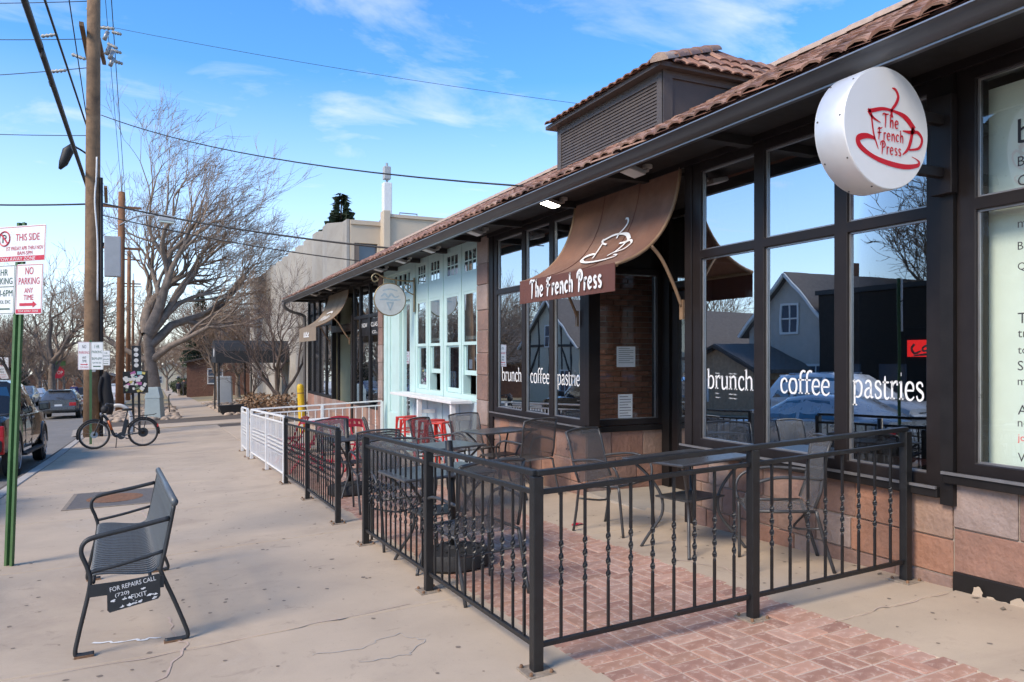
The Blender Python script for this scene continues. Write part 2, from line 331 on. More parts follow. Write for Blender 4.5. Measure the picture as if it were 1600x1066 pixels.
def stroke_text(mb, txt, font, size, mp, x0=0, y0=0, track=0, bold=1.0, mi=0):
    x = x0
    for ch in txt:
        adv, st = font[ch]
        for s_ in st: stroke(mb, [(x + p[0]*size, y0 + p[1]*size, p[2]*size*bold) for p in s_], mp, mi=mi)
        x += (adv + track) * size
    return x - x0
def text_width(txt, font, size, track=0): return sum(font[c][0] + track for c in txt) * size
_fc = {}
def font2d(txt):
    if txt in _fc: return _fc[txt]
    c = bpy.data.curves.new('lettering', 'FONT'); c.body = txt; c.size = 1; c.resolution_u = 3
    o = bpy.data.objects.new('lettering', c); COL.objects.link(o)
    dg = bpy.context.evaluated_depsgraph_get(); me = bpy.data.meshes.new_from_object(o.evaluated_get(dg))
    vs = [(v.co.x, v.co.y) for v in me.vertices]; fs = [tuple(p.vertices) for p in me.polygons]
    bpy.data.objects.remove(o); bpy.data.curves.remove(c); bpy.data.meshes.remove(me)
    x0 = min(v[0] for v in vs); x1 = max(v[0] for v in vs); y0 = min(v[1] for v in vs); y1 = max(v[1] for v in vs)
    _fc[txt] = (vs, fs, x0, x1, y0, y1); return _fc[txt]
def print_text(mb, txt, mp, cx, cy, w=None, h=None, mi=0, align='c'):   # fitted to width w and height h of its ink
    vs, fs, x0, x1, y0, y1 = font2d(txt)
    sy = h / (y1 - y0) if h else None; sx = w / (x1 - x0) if w else sy; sy = sy or sx
    ax = cx - (x1 - x0)*sx/2 if align == 'c' else cx
    mb.add([mp(ax + (v[0]-x0)*sx, cy + (v[1] - (y0+y1)/2)*sy) for v in vs], fs, mi)
# ================================================================== the setting
def sheet(xs, ys, dz, f=gz):
    mb = MB(); nx = len(xs)
    vs = [(x, y, f(x, y) + dz) for y in ys for x in xs]
    fs = [(j*nx+i, j*nx+i+1, (j+1)*nx+i+1, (j+1)*nx+i) for j in range(len(ys)-1) for i in range(nx-1)]
    return mb.add(vs, fs)
def slab(x0, x1, y0, y1, top=0, th=.1, mb=None, mi=0):
    mb = mb or MB(); p = [(x0,y0),(x1,y0),(x1,y1),(x0,y1)]
    return mb.hexa([(x, y, gz(x, y)+top-th) for x, y in p] + [(x, y, gz(x, y)+top) for x, y in p], mi)
YS = [-60, -20, -4, 20, 60, 120, 250, 600]
structure(sheet([-400, -60, -14.2, 0, 6, 30, 400], YS, -.17, lambda x, y: gz(max(-30, min(x, 6)), y)).build('ground', 'soil'))
structure(sheet([-11.6, -2.25], [-60, -4, 20, 60, 120, 250, 600], -.135).build('road', 'asphalt'))
far_pave = structure(sheet([-14, -11.75], [-60, -4, 20, 60, 250], -.01).build('opposite_pavement', 'concrete'))
side = structure(sheet([-2.25, 0, 4.42], [-4, 20, 36], -.012).build('sidewalk', 'joint'))
ys = [-3.45, -.75, 1.95, 4.65, 7.35, 10.05, 12.75, 15.45, 18.15, 20.85, 23.55, 26.25, 28.95]
def chip(o):
    b = o.modifiers.new('bevel', 'BEVEL'); b.width = .009; b.segments = 1
for j in range(len(ys)-1):
    a, b = ys[j]+.008, ys[j+1]-.008; mb = MB()
    P = [(x, y) for y in (a, b) for x in (-2.0, 0, 1.945)]
    mb.add([(x, y, gz(x, y)-.1) for x, y in P] + [(x, y, gz(x, y)) for x, y in P], [(6,7,10,9),(7,8,11,10),(0,1,7,6),(1,2,8,7),(2,5,11,8),(5,4,10,11),(4,3,9,10),(3,0,6,9),(0,3,4,1),(1,4,5,2)])
    chip(mb.build('slab', 'concrete', side))
for j in range(len(ys)-1):      # strip along the wall
    a, b = ys[j]-1.64, ys[j+1]-1.64
    if a > 27: continue
    chip(slab(3.375, 4.55, a+.004, b-.004).build('slab', 'concrete', side))
    if a > 15.7: chip(slab(1.953, 3.367, a+.004, b-.004).build('slab', 'concrete', side))
chip(slab(-2.0, 6.0, 28.96, 31.4).build('slab', 'concrete', side))
alley = structure(sheet([-2.25, 0, 6, 14], [31.42, 35.4], -.03).build('alley_crossing', 'concrete_grey'))
# pale crack lines drying white on the slabs
def crack(pts, w, m='mortar_pale'):
    mb = MB(); P = []
    rr = random.Random(len(pts)*7)
    for i in range(len(pts)-1):
        for k in range(6):
            t = k/6; P.append((pts[i][0]*(1-t)+pts[i+1][0]*t + rr.uniform(-.02,.02), pts[i][1]*(1-t)+pts[i+1][1]*t + rr.uniform(-.02,.02), w*rr.uniform(.4,1.3)))
    P.append((*pts[-1], w*.5))
    stroke(mb, P, lambda a, b: (a, b, gz(a, b)+.0035), k=2); return mb.build('crack', m, side)
crack([(-.33,5.05),(-.13,4.98),(.02,4.95)], .022, 'white_paint')
crack([(.06,5.35),(.08,5.0),(.16,4.72),(.05,4.35),(-.1,3.9)], .013)
crack([(-.75,14.1),(-.5,13.2),(-.42,11.9),(-.2,10.5),(-.05,9.3)], .018)
crack([(.75,4.15),(1.0,4.1),(1.25,4.2),(1.35,4.02),(1.2,3.85),(.95,3.9)], .006, 'kerbstone')
crack([(1.5,4.72),(.9,4.66),(.2,4.62),(-.6,4.6)], .009)
crack([(3.4,3.0),(3.75,3.02),(4.3,2.98)], .008)
crack([(3.5,4.6),(3.62,4.2),(3.55,3.9)], .01)
# gum spots and grit trodden into the concrete
mat('gum', (.20, .16, .125), .9, var=.3, scale=30)
gm_ = MB(); gq = random.Random(77)
for _ in range(420):
    if gq.random() < .5: gx, gy = gq.uniform(-1.9, 1.6), gq.uniform(2.2, 9)
    else: gx, gy = gq.uniform(-1.9, 1.6), gq.uniform(9, 24)
    gr_ = gq.uniform(.006, .02); n_ = 7
    gm_.poly([(gx + gr_*gq.uniform(.6,1.2)*math.cos(2*math.pi*k/n_), gy + gr_*gq.uniform(.6,1.2)*math.sin(2*math.pi*k/n_), gz(gx, gy)+.0025) for k in range(n_)])
for _ in range(60):
    gx, gy = gq.uniform(3.45, 4.3), gq.uniform(1.8, 7); gr_ = gq.uniform(.005, .015); n_ = 7
    gm_.poly([(gx + gr_*gq.uniform(.6,1.2)*math.cos(2*math.pi*k/n_), gy + gr_*gq.uniform(.6,1.2)*math.sin(2*math.pi*k/n_), gz(gx, gy)+.0025) for k in range(n_)])
stuff(gm_.build('gum_spots', 'gum', side))
lf_ = MB()
for _ in range(46):
    gx, gy = (gq.uniform(1.75, 1.95), gq.uniform(3.4, 15)) if gq.random() < .4 else (gq.uniform(-1.98, -1.75), gq.uniform(4, 27)) if gq.random() < .6 else (gq.uniform(4.25, 4.38), gq.uniform(2, 5.4))
    a = gq.uniform(0, 6.28); l_ = gq.uniform(.015, .035); ca, sa = math.cos(a), math.sin(a); z = gz(gx, gy)+.004
    lf_.poly([(gx+ca*l_, gy+sa*l_, z+.006), (gx-sa*l_*.5, gy+ca*l_*.5, z), (gx-ca*l_, gy-sa*l_, z+.004), (gx+sa*l_*.5, gy-ca*l_*.5, z+.002)])
stuff(lf_.build('leaf_litter', 'soil', side))
# kerb stones
kerb = structure(slab(-2.25, -2.21, -4, 29, top=-.14, th=.05).build('kerb', 'joint'))
for j in range(17):
    y0 = -4 + j*2.0
    if y0 + 2 > 28.9: break
    o = slab(-2.205, -2.012, y0+.005, y0+1.995, top=.002, th=.28).build('kerbstone', 'kerbstone', kerb); chip(o); o.modifiers[0].width = .025
# driveway apron tapering to the road
ap = MB(); ap.add([(-2.6,29,gz(-2.6,29)-.128),(-2.0,28.97,gz(-2,28.97)+.001),(-2.0,31.4,gz(-2,31.4)),(-2.9,33,gz(-2.9,33)-.128),(-2.25,35.4,gz(-2.2,35)-.03),(-2.25,31.5,gz(-2.25,31.4)-.02)], [(0,1,2,3),(3,5,4)])
structure(ap.build('driveway_apron', 'concrete_grey'))
# brick paving: basket weave between two edging courses
brick_bed = structure(sheet([1.952, 3.368], [-.5, 15.7], -.0035).build('brick_paving', 'mortar_pale'))
def brick_mesh(l, w, m):
    mb = MB(); c = .006; h = 0
    mb.add([(-l,-w,-.03),(l,-w,-.03),(l,w,-.03),(-l,w,-.03),(-l,-w,h-.004),(l,-w,h-.004),(l,w,h-.004),(-l,w,h-.004),(-l+c,-w+c,h),(l-c,-w+c,h),(l-c,w-c,h),(-l+c,w-c,h)],
           [(0,1,5,4),(1,2,6,5),(2,3,7,6),(3,0,4,7),(4,5,9,8),(5,6,10,9),(6,7,11,10),(7,4,8,11),(8,9,10,11)])
    return mb.data('brick', m), mb
BR = [brick_mesh(.0955, .0445, 'brick%d' % i) for i in range(5)]
spots = []
for j in range(82):
    y = -.4 + j*.2
    if y > 15.6: break
    for i in range(6):
        x = 2.16 + i*.2
        if (i+j) % 2 == 0:
            spots += [(x, y-.05, 0), (x, y+.05, 0)]
        else:
            spots += [(x-.05, y, math.pi/2), (x+.05, y, math.pi/2)]
    for k in (-.05, .05):
        spots += [(2.005, y+k, 0), (3.315, y+k, 0)]
rb = random.Random(3)
vis = lambda s: s[1] > (1.55 if s[0] > 2.6 else 2.3)
spots.sort(key=lambda s: (not vis(s), math.hypot(s[0], s[1])))
rest = [MB() for _ in range(5)]
tilt = Vector((-.04, .04, 1)).normalized(); TQ = Vector((0,0,1)).rotation_difference(tilt)
for n, (x, y, r) in enumerate(spots):
    k = rb.randrange(5); z = gz(x, y) + rb.uniform(-.001, .0025)
    M_ = Matrix.Translation((x, y, z)) @ (TQ @ Matrix.Rotation(r + rb.uniform(-.012,.012), 3, 'Z').to_quaternion()).to_matrix().to_4x4()
    if n < 300:
        o = share('brick', BR[k][0], brick_bed); o.matrix_local = M_
    else:
        rest[k].add([tuple(M_ @ Vector(v)) for v in BR[k][1].v], BR[k][1].f)
far_b = MB()
for k in range(5): far_b.add(rest[k].v, rest[k].f, k)
stuff(far_b.build('far_bricks', ['brick%d' % k for k in range(5)], brick_bed))
# beyond the alley: narrow walk between beds of cobbles, lawns
walk = structure(sheet([.9, 2.7], [35.4, 60, 120, 250], .0).build('far_sidewalk', 'concrete'))
structure(sheet([2.7, 7.5], [57, 60.5], -.02).build('side_walk_branch', 'concrete'))
structure(sheet([-2.25, 0, .88], [35.45, 62], -.05).build('planting_bed', 'soil'))
structure(sheet([2.72, 6.0], [35.45, 56.9], -.05).build('planting_bed', 'soil'))
structure(sheet([2.72, 6, 40], [60.6, 140], -.03, lambda x, y: gz(min(x, 6), y)).build('lawn', 'dry_grass'))
structure(sheet([-2.25, 0, .88], [62.05, 200], -.03).build('lawn', 'dry_grass'))
structure(sheet([-40, -14.1], [20, 60, 200], .0, lambda x, y: gz(max(-30, x), y)).build('lawn', 'dry_grass'))
mat('cobble', (.36, .28, .21), .85, var=.3, scale=4, bump=.2)
mat('mulch', (.24, .12, .065), .95, var=.45, scale=40, bump=1, bscale=80)
mat('dead_leaf', (.23, .14, .08), .9, var=.3)
def rocks(name, boxes, n, r0, r1, seed):
    mb = MB(); q = random.Random(seed)
    for _ in range(n):
        x0, x1, y0, y1 = q.choice(boxes); x, y = q.uniform(x0, x1), q.uniform(y0, y1); r = q.uniform(r0, r1)
        s = len(mb.v); mb.sphere((x, y, gz(x, y)-.04+r*.25), (r*q.uniform(.8,1.4), r*q.uniform(.7,1.2), r*q.uniform(.5,.8)), 6, 4)
    return stuff(mb.build(name, 'cobble', smooth=True))
tag(rocks('river_rocks', [(-2.1,.85,35.5,43),(-2.1,.85,43,52)], 700, .08, .2, 5), 'tan river rocks covering the bed beside the far sidewalk', 'rocks')
tag(rocks('river_rocks', [(2.75,5.8,35.6,40),(2.75,4.5,40,56)], 420, .08, .18, 6), 'tan river rocks in the bed in front of the concrete building', 'rocks')
# ================================================================== cafe building
XF = 4.40
BLD = thing('cafe_building', 'long single-storey row of shopfronts with red clay tile roof and dark gutter', 'building', (0,0,0))
FM = lambda y, z, d: (XF + d, y, z)          # d inward
def grid_frame(mb, A, B, d0, d1, mp, solid=None, mi=0):
    solid = solid or (lambda i, j: i % 2 == 0 or j % 2 == 0)
    na, nb = len(A), len(B); idx = {}
    def V(i, j, k):
        if (i, j, k) not in idx:
            idx[(i, j, k)] = len(mb.v); mb.v.append(tuple(mp(A[i], B[j], (d0, d1)[k])))
        return idx[(i, j, k)]
    S = lambda i, j: 0 <= i < na-1 and 0 <= j < nb-1 and solid(i, j)
    for i in range(na-1):
        for j in range(nb-1):
            if not S(i, j): continue
            F = [(V(i,j,0),V(i+1,j,0),V(i+1,j+1,0),V(i,j+1,0)), (V(i,j,1),V(i,j+1,1),V(i+1,j+1,1),V(i+1,j,1))]
            if not S(i-1,j): F.append((V(i,j,0),V(i,j+1,0),V(i,j+1,1),V(i,j,1)))
            if not S(i+1,j): F.append((V(i+1,j,0),V(i+1,j,1),V(i+1,j+1,1),V(i+1,j+1,0)))
            if not S(i,j-1): F.append((V(i,j,0),V(i,j,1),V(i+1,j,1),V(i+1,j,0)))
            if not S(i,j+1): F.append((V(i,j+1,0),V(i+1,j+1,0),V(i+1,j+1,1),V(i,j+1,1)))
            mb.f += F; mb.m += [mi]*len(F)
    return mb
def pane(parent, y0, y1, z0, z1, d=.05, m='glass', mp=FM, name='pane'):
    mb = MB(); e = .006
    vs = [mp(y0,z0,d),mp(y1,z0,d),mp(y1,z1,d),mp(y0,z1,d),mp(y0,z0,d+e),mp(y1,z0,d+e),mp(y1,z1,d+e),mp(y0,z1,d+e)]
    mb.add(vs, [(0,1,2,3)])
    return mb.build(name, m, parent)
def edges(lo, hi, cuts, w, side=None):
    side = side if side is not None else w
    e = [lo, lo+side]
    for c in cuts: e += [c-w/2, c+w/2]
    return e + [hi-side, hi]
def bay(y0, y1, z0, z1, ym, zm, w=.1, side=.1, m='brown_frame', d0=0, d1=.12, g='glass', gd=.035, mp=FM, name='window', wz=.075):
    A = edges(y0, y1, ym, w, side); B = edges(z0, z1, zm, wz)
    o = grid_frame(MB(), A, B, d0, d1, mp).build(name, m, BLD, bevel=.006)
    for i in range(1, len(A)-1, 2):
        for j in range(1, len(B)-1, 2):
            pane(o, A[i]-.01, A[i+1]+.01, B[j]-.01, B[j+1]+.01, gd, g, mp)
            # thin bright bead round the glass
            q = grid_frame(MB(), [A[i], A[i]+.012, A[i+1]-.012, A[i+1]], [B[j], B[j]+.012, B[j+1]-.012, B[j+1]], gd-.014, gd-.002, mp)
            q.build('glazing_bead', 'alu_edge' if m == 'brown_frame' else m, o)
    return o
TOP = 1.72
winN = bay(-.5, 3.0, -.72, TOP, [1.25], [.90], w=.12, side=.12, g='glass_clear')
win1 = bay(3.085, 5.50, -.82, TOP, [3.86, 4.665], [.90], w=.115, side=.115)
win2 = bay(7.40, 9.98, -.82, TOP, [8.22, 9.0], [.90], w=.11, side=.12)
MB().box(XF-.03, XF+.10, 3.0, 3.085, -.92, TOP).build('mullion_cover', 'dark_paint', BLD)
MB().box(XF-.012, XF+.18, 9.98, 10.12, -1.9, TOP+.05).build('jamb', 'dark_paint', BLD)
MB().box(XF-.012, XF+.14, 5.50, 5.60, -1.6, TOP).build('entrance_post', 'brown_frame', BLD, bevel=.005)
MB().box(XF-.012, XF+.14, 7.30, 7.40, -.80, TOP).build('entrance_post', 'brown_frame', BLD, bevel=.005)
for (a, b, z) in ((-.5, 3.05, -.72), (3.085, 5.60, -.82), (7.36, 9.98, -.82)):
    MB().box(XF-.06, XF+.1, a, b, z-.06, z+.005).build('sill', 'dark_paint', BLD, bevel=.006)
    MB().box(XF-.075, XF-.058, a, b, z-.005, z+.012).build('sill_edge', 'alu_edge', BLD)
MB().box(XF-.03, XF+.16, -.5, 10.12, TOP, 2.0).build('header', 'soffit', BLD)
MB().box(XF-.055, XF-.031, -.5, 10.1, TOP-.01, TOP+.05).build('header_trim', 'brown_frame', BLD)
# ---- stone base, block by block
rs = random.Random(11)
def stones(y0, y1, ztop, zlow, mp, parent, h=.33, wmin=.3, wmax=.52, d=.0, pal=(0,1,2,3,4,5,0,1,5)):
    back = MB(); z = ztop; row = 0
    a = [mp(y0, zlow, d+.014), mp(y1, zlow, d+.014), mp(y1, ztop, d+.014), mp(y0, ztop, d+.014)]
    back.poly(a).build('mortar_bed', 'mortar', parent)
    while z > zlow + .02:
        hh = h*rs.uniform(.8, 1.15); z1 = z; z0 = max(zlow, z-hh)
        if z0 - zlow < .1: z0 = zlow
        y = y0
        while y < y1 - .01:
            w = rs.uniform(wmin, wmax)
            if y1 - (y+w) < wmin*.6: w = y1 - y
            e = rs.uniform(-.008, .004) + d; g = .004
            mb = MB(); mb.hexa([mp(y+g,z0+g,e+.05),mp(y+g,z0+g,e),mp(y+w-g,z0+g,e),mp(y+w-g,z0+g,e+.05),mp(y+g,z1-g,e+.05),mp(y+g,z1-g,e),mp(y+w-g,z1-g,e),mp(y+w-g,z1-g,e+.05)])
            o = mb.build('stone', 'stone%d' % rs.choice(pal), parent); bv = o.modifiers.new('bevel', 'BEVEL'); bv.width = .007; bv.segments = 1
            y += w
        z = z0
SM = lambda y, z, d: (XF + .012 + d, y, z)
stones(.0, 3.03, -.78, -1.47, SM, BLD, h=.29, wmin=.27, wmax=.40)
stones(3.03, 5.58, -.88, -1.66, SM, BLD, h=.27, wmin=.26, wmax=.42)
stones(7.41, 10.12, -.88, -1.84, SM, BLD, h=.3, wmin=.25, wmax=.42)
stones(10.13, 10.54, 1.76, -1.86, lambda y, z, d: (XF-.03+d, y, z), BLD, h=.36, wmin=.4, wmax=.45, pal=(1,3,3,5))
stones(15.84, 16.18, 1.76, -2.1, lambda y, z, d: (XF-.03+d, y, z), BLD, h=.4, wmin=.33, wmax=.36, pal=(1,3,5))
stones(16.2, 24.9, -1.22, -2.5, SM, BLD, h=.36, wmin=.4, wmax=.7)
stones(4.43, 5.52, -.88, -1.76, lambda x, z, d: (x, 7.415+d, z), BLD, h=.28, wmin=.28, wmax=.45)
# flaking dark skirting at the foot of the near wall
sk = MB(); sk.hexa([(XF-.012,.0,-1.5),(XF+.02,.0,-1.5),(XF+.02,3.02,-1.62),(XF-.012,3.02,-1.62),(XF-.008,.0,-1.24),(XF+.02,.0,-1.24),(XF+.02,3.02,-1.32),(XF-.008,3.02,-1.32)])
sk.build('skirting', 'dark_paint', BLD, bevel=.006)
for (y, w, h) in ((2.62,.05,.10),(2.78,.03,.05),(2.43,.045,.09),(2.30,.03,.06),(2.86,.03,.12),(2.52,.02,.05),(2.18,.06,.07),(2.70,.02,.03)):
    zb = gz(XF, y)-.01; mb = MB(); q = random.Random(int(y*100)); n = 15
    mb.poly([(XF-.0155, y + w*1.3*(.65+.4*q.random())*math.cos(k*2*math.pi/n), zb + h*.1 + h*.5*(.65+.4*q.random())*math.sin(k*2*math.pi/n)) for k in range(n)][::-1]).build('flaked_patch', 'concrete', BLD)
# ---- entrance recess
mpS = lambda x, z, d: (x, 7.41 + d, z)
bay(4.45, 5.48, -.82, 1.02, [], [], side=.07, mp=mpS, g='glass_clear', gd=.05, name='side_window', wz=.07)
MB().box(4.43, 5.5, 7.43, 7.5, 1.02, 1.75).build('side_header', 'dark_paint', BLD)
MB().box(4.36, 5.5, 7.395, 7.43, -.89, -.825).build('side_sill', 'dark_paint', BLD)
mpD = lambda y, z, d: (5.5 + d, y, z)
door = grid_frame(MB(), [6.42, 6.54, 7.14, 7.26], [-1.60, -1.40, .62, .75], 0, .06, mpD).build('door', 'brown_frame', BLD, bevel=.006)
pane(door, 6.53, 7.15, -1.41, .63, .03, 'glass_dark', mpD)
MB().tube([(5.45,6.60,-.75),(5.41,6.60,-.72),(5.41,6.60,-.35),(5.45,6.60,-.32)], .012).build('handle', 'alu_edge', door)
bay(5.62, 6.40, -1.6, .75, [], [-.6], side=.07, mp=mpD, g='glass_dark', name='sidelight')
bay(5.62, 7.40, .78, 1.70, [6.5], [], w=.07, side=.07, mp=mpD, g='glass_dark', name='fanlight')
MB().box(5.47, 5.6, 7.27, 7.41, -1.7, 1.75).build('door_jamb', 'dark_paint', BLD)
mpR = lambda x, z, d: (x, 5.60 - d, z)
bay(4.55, 5.5, -.82, 1.70, [], [.9], side=.07, mp=mpR, g='glass_dark', name='side_window')
MB().box(4.46, 5.5, 5.52, 5.585, -1.7, -.83).build('side_wall', 'stone3', BLD)
MB().box(4.5, 5.6, 5.5, 7.5, 1.70, 1.76).build('recess_ceiling', 'soffit', BLD)
MB().box(4.42, 5.6, 5.6, 7.4, gz(4.5,7.4)-.2, gz(4.5,5.6)-.03).build('threshold', 'concrete_grey', BLD)
def paper(parent, mp, y, z, w, h, d, lines=8, tilt=0):
    mb = MB(); mb.poly([mp(y-w/2, z-h/2, d), mp(y+w/2, z-h/2+tilt, d), mp(y+w/2, z+h/2+tilt, d), mp(y-w/2, z+h/2, d)])
    o = mb.build('notice', 'paper', parent)
    for k in range(lines):
        zz = z + h*.4 - k*h*.8/lines; q = MB(); a = w*.4; b = w*(.4 if k % 3 else .2)
        q.poly([mp(y-a, zz, d-.002), mp(y+b, zz, d-.002), mp(y+b, zz+h*.02, d-.002), mp(y-a, zz+h*.02, d-.002)]).build('printed_line', 'ink', o)
    return o
for (y, z, w, h) in ((6.84, -.02, .22, .28), (6.82, -.92, .2, .38)): paper(door, mpD, y, z, w, h, .026)
for (x, z, w, h) in ((4.99, -.02, .26, .24), (4.98, -.62, .2, .32)): paper(BLD, mpS, x, z, w, h, .045)
# ---- house number on the corner stone
nb = MB(); fr = Fr((XF-.002, 7.83, -1.06), (0,-1,0), (0,-.25,1)); print_text(nb, '3504', lambda a, b: fr(a, b, .006), .13, .0, .24, .13)
nb.build('house_number', 'ink', BLD)
# ---- lettering on glass
def glass_word(win, txt, yL, yR, zb, d, xh):
    sz = abs(yL - yR) / text_width(txt, SERIF, 1); mb = MB(); f = Fr((XF + d, yL, zb), (0,-1,0), (0,0,1))
    kx = sz; stroke_text(mb, txt, SERIF, 1, (lambda a, b: f(a*kx, b*xh, .0002)), bold=.86)
    return mb.build('lettering', 'white_print', win)
glass_word(win1, 'brunch', 5.335, 4.755, -.295, .0343, .115)
glass_word(win1, 'coffee', 4.47, 3.98, -.295, .0343, .115)
glass_word(win1, 'pastries', 3.785, 3.235, -.295, .0343, .12)
glass_word(win2, 'brunch', 9.76, 9.11, -.36, .0343, .125)
glass_word(win2, 'coffee', 8.86, 8.32, -.36, .0343, .125)
glass_word(win2, 'pastries', 8.12, 7.50, -.36, .0343, .125)
hrs = MB(); f = Fr((XF+.03, 5.22, 0), (0,-1,0), (0,0,1))
for k, (a, b) in enumerate((('Monday', '6:30am 2:30pm'), ('Tuesday', '6:30am 2:30pm'), ('Friday', '6:30am 2:30pm'), ('Saturday', '7:00am 3:00pm'))):
    zz = (-.16, -.19, -.335, -.37)[k]
    print_text(hrs, a, lambda p, q: f(p, q+zz, .002), .0, 0, h=.014, align='l'); print_text(hrs, b, lambda p, q: f(p, q+zz, .002), .17, 0, h=.014, align='l')
hrs.build('opening_hours', 'white_print', win1)
# near shop: pale panels behind the glass and partial lettering on it
MB().box(4.62, 4.64, -.4, 2.62, -.8, 1.9).build('pale_panel', 'cream_panel', BLD)
MB().box(4.60, 4.618, 2.625, 2.93, -.8, 1.62).build('pale_panel', 'pale_green', BLD)
mb = MB(); n = 28; mb.poly([(4.585, 2.2 + .36*math.cos(2*math.pi*k/n), 1.25 + .46*math.sin(2*math.pi*k/n)) for k in range(n)][::-1]).build('round_emblem', 'paper', BLD)
lt = MB(); f = Fr((XF+.03, 2.655, 0), (0,-1,0), (0,0,1))
for (t, z, h) in (('b', 1.27, .14), ('BY', 1.10, .055), ('CH', .99, .06), ('mu', .74, .035), ('Ba', .62, .045), ('Qu', .5, .05), ('The', .21, .06), ('tre', .12, .04), ('to b', .03, .045), ('She', -.06, .055), ('me', -.155, .032), ('And', -.31, .055), ('nev', -.39, .032), ('We', -.58, .05), ('wo', -.655, .03)):
    print_text(lt, t, lambda p, q: f(p, q+z, .002), 0, 0, h=h, align='l')
lt.build('lettering', 'ink', winN)
lr = MB(); print_text(lr, 'joy', lambda p, q: f(p, q-.475, .002), 0, 0, h=.05, align='l'); lr.build('lettering', 'red_print', winN)
# ---- roof structure
SL = .53; YA, YB = -2.5, 25.25
rz = lambda x: 1.80 + SL*(x - 3.74)
roof = MB(); XR = 7.5
roof.hexa([(3.74,YA,rz(3.74)-.06),(XR,YA,rz(XR)-.06),(XR,YB,rz(XR)-.06),(3.74,YB,rz(3.74)-.06),(3.74,YA,rz(3.74)),(XR,YA,rz(XR)),(XR,YB,rz(XR)),(3.74,YB,rz(3.74))])
ROOF = roof.build('roof', 'roofdeck', BLD)
bk = MB(); bk.hexa([(XR,YA,rz(XR)-.06),(11.3,YA,rz(3.74)-.06),(11.3,YB,rz(3.74)-.06),(XR,YB,rz(XR)-.06),(XR,YA,rz(XR)),(11.3,YA,rz(3.74)),(11.3,YB,rz(3.74)),(XR,YB,rz(XR))])
bk.build('back_slope', 'tile1', ROOF)
g = MB(); pr = [(0,0),(-.02,.0),(-.06,.028),(-.072,.058),(-.10,.078),(-.10,.088),(-.085,.088),(0,.088)]
g.prism([(3.72+a, 1.655+b) for a, b in pr], YA, YB, lambda u, v, w: (u, w, v)); g.build('gutter', 'gutter', BLD, auto=True)
MB().box(3.614, 3.6195, YA, YB-.01, 1.734, 1.742).build('gutter_lip', 'alu_edge', BLD)
MB().box(3.712, 3.7215, YA, YB, 1.643, 1.654).build('gutter_bead', 'alu_edge', BLD)
MB().box(3.722, 3.76, YA, YB, 1.645, 1.79).build('fascia', 'gutter', BLD)
MB().box(3.762, 4.368, YA, YB-.05, 1.765, 1.79).build('soffit', 'soffit', BLD)
k = 0; y = -1.0
while y < 25:
    MB().box(3.80, 4.36, y, y+.09, 1.69, 1.764).build('rafter', 'soffit', BLD); y += 1.42
dsp = MB(); dsp.tube(catmull([(3.68,24.95,1.70),(3.68,24.95,1.55),(3.9,24.98,1.40),(4.28,25.0,1.28),(4.33,25.0,1.05),(4.33,25.0,-.5),(4.33,25.0,-2.3)], 5), .05, 10)
dsp.build('downspout', 'dark_side', BLD, smooth=True)
# side and back walls, interior
MB().box(4.5, 10.8, 24.9, 25.05, -2.7, 1.75).build('end_wall', 'plaster_warm', BLD)
gm = MB(); gm.prism([(3.9,1.77),(10.9,1.77),(7.5,rz(XR)-.08)], 24.92, 25.04, lambda u, v, w: (u, w, v)); gm.build('gable', 'louvre', BLD)
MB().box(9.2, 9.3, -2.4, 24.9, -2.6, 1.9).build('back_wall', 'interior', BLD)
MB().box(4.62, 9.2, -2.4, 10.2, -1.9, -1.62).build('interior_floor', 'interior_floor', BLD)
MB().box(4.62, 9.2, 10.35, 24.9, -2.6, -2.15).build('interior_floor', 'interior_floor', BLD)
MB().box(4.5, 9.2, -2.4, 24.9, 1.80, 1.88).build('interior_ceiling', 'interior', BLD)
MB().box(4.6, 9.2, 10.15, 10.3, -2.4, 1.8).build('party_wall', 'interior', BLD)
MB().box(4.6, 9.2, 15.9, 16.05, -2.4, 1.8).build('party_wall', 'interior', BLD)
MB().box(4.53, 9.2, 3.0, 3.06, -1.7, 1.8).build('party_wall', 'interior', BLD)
mat('inner_brick', (.25, .115, .075), .85, var=.25, scale=20, rnd=.25)
bw = MB().box(5.02, 6.75, 8.3, 8.4, -1.6, 1.8).build('inner_brick_wall', 'mortar', BLD)
bm = MB().box(-.105, .105, -.012, .0, -.03, .03).data('brick', 'inner_brick')
for r in range(30):
    for c in range(7):
        x = 5.13 + c*.222 + (.111 if r % 2 else 0); share('brick', bm, bw, (x, 8.298, -.95 + r*.071))
# ---- clay tiles
def tile_mesh(m, w=.083, l=.34):
    mb = MB(); n = 5; vs = []; prof = [(-w, 0.004), (-w*.72, .026), (0, .036), (w*.72, .026), (w, .004)]
    for yy, (sc, lift) in ((0, (1, .016)), (l, (.92, 0))):
        vs += [(yy, p[0]*sc, p[1]*sc + lift) for p in prof]
    vs += [(0, p[0]*.86, max(p[1]-.014, -.004)+.016) for p in prof]
    fs = [(i, i+1, i+6, i+5) for i in range(4)] + [(i+1, i, i+10, i+11) for i in range(4)] + [(0,5,9,4)]
    mb.add(vs, fs); return mb.data('tile', m, False), mb
TL = [tile_mesh('tile%d' % i) for i in range(6)]
ct, st = math.cos(math.atan(SL)), math.sin(math.atan(SL))
pl = []; rt = random.Random(5); NC = 16
for c in range(NC):
    for k in range(int((YB-YA)/.168)+1): pl.append((c, YA + .08 + k*.168))
def tile_rank(p):
    c, y = p; x = 3.66 + c*.27*ct; px = math.hypot(x, y)
    return (0 if y > 1.9 else 50) + px*(1 if c else .6) + c*.35
pl.sort(key=tile_rank); far = MB()
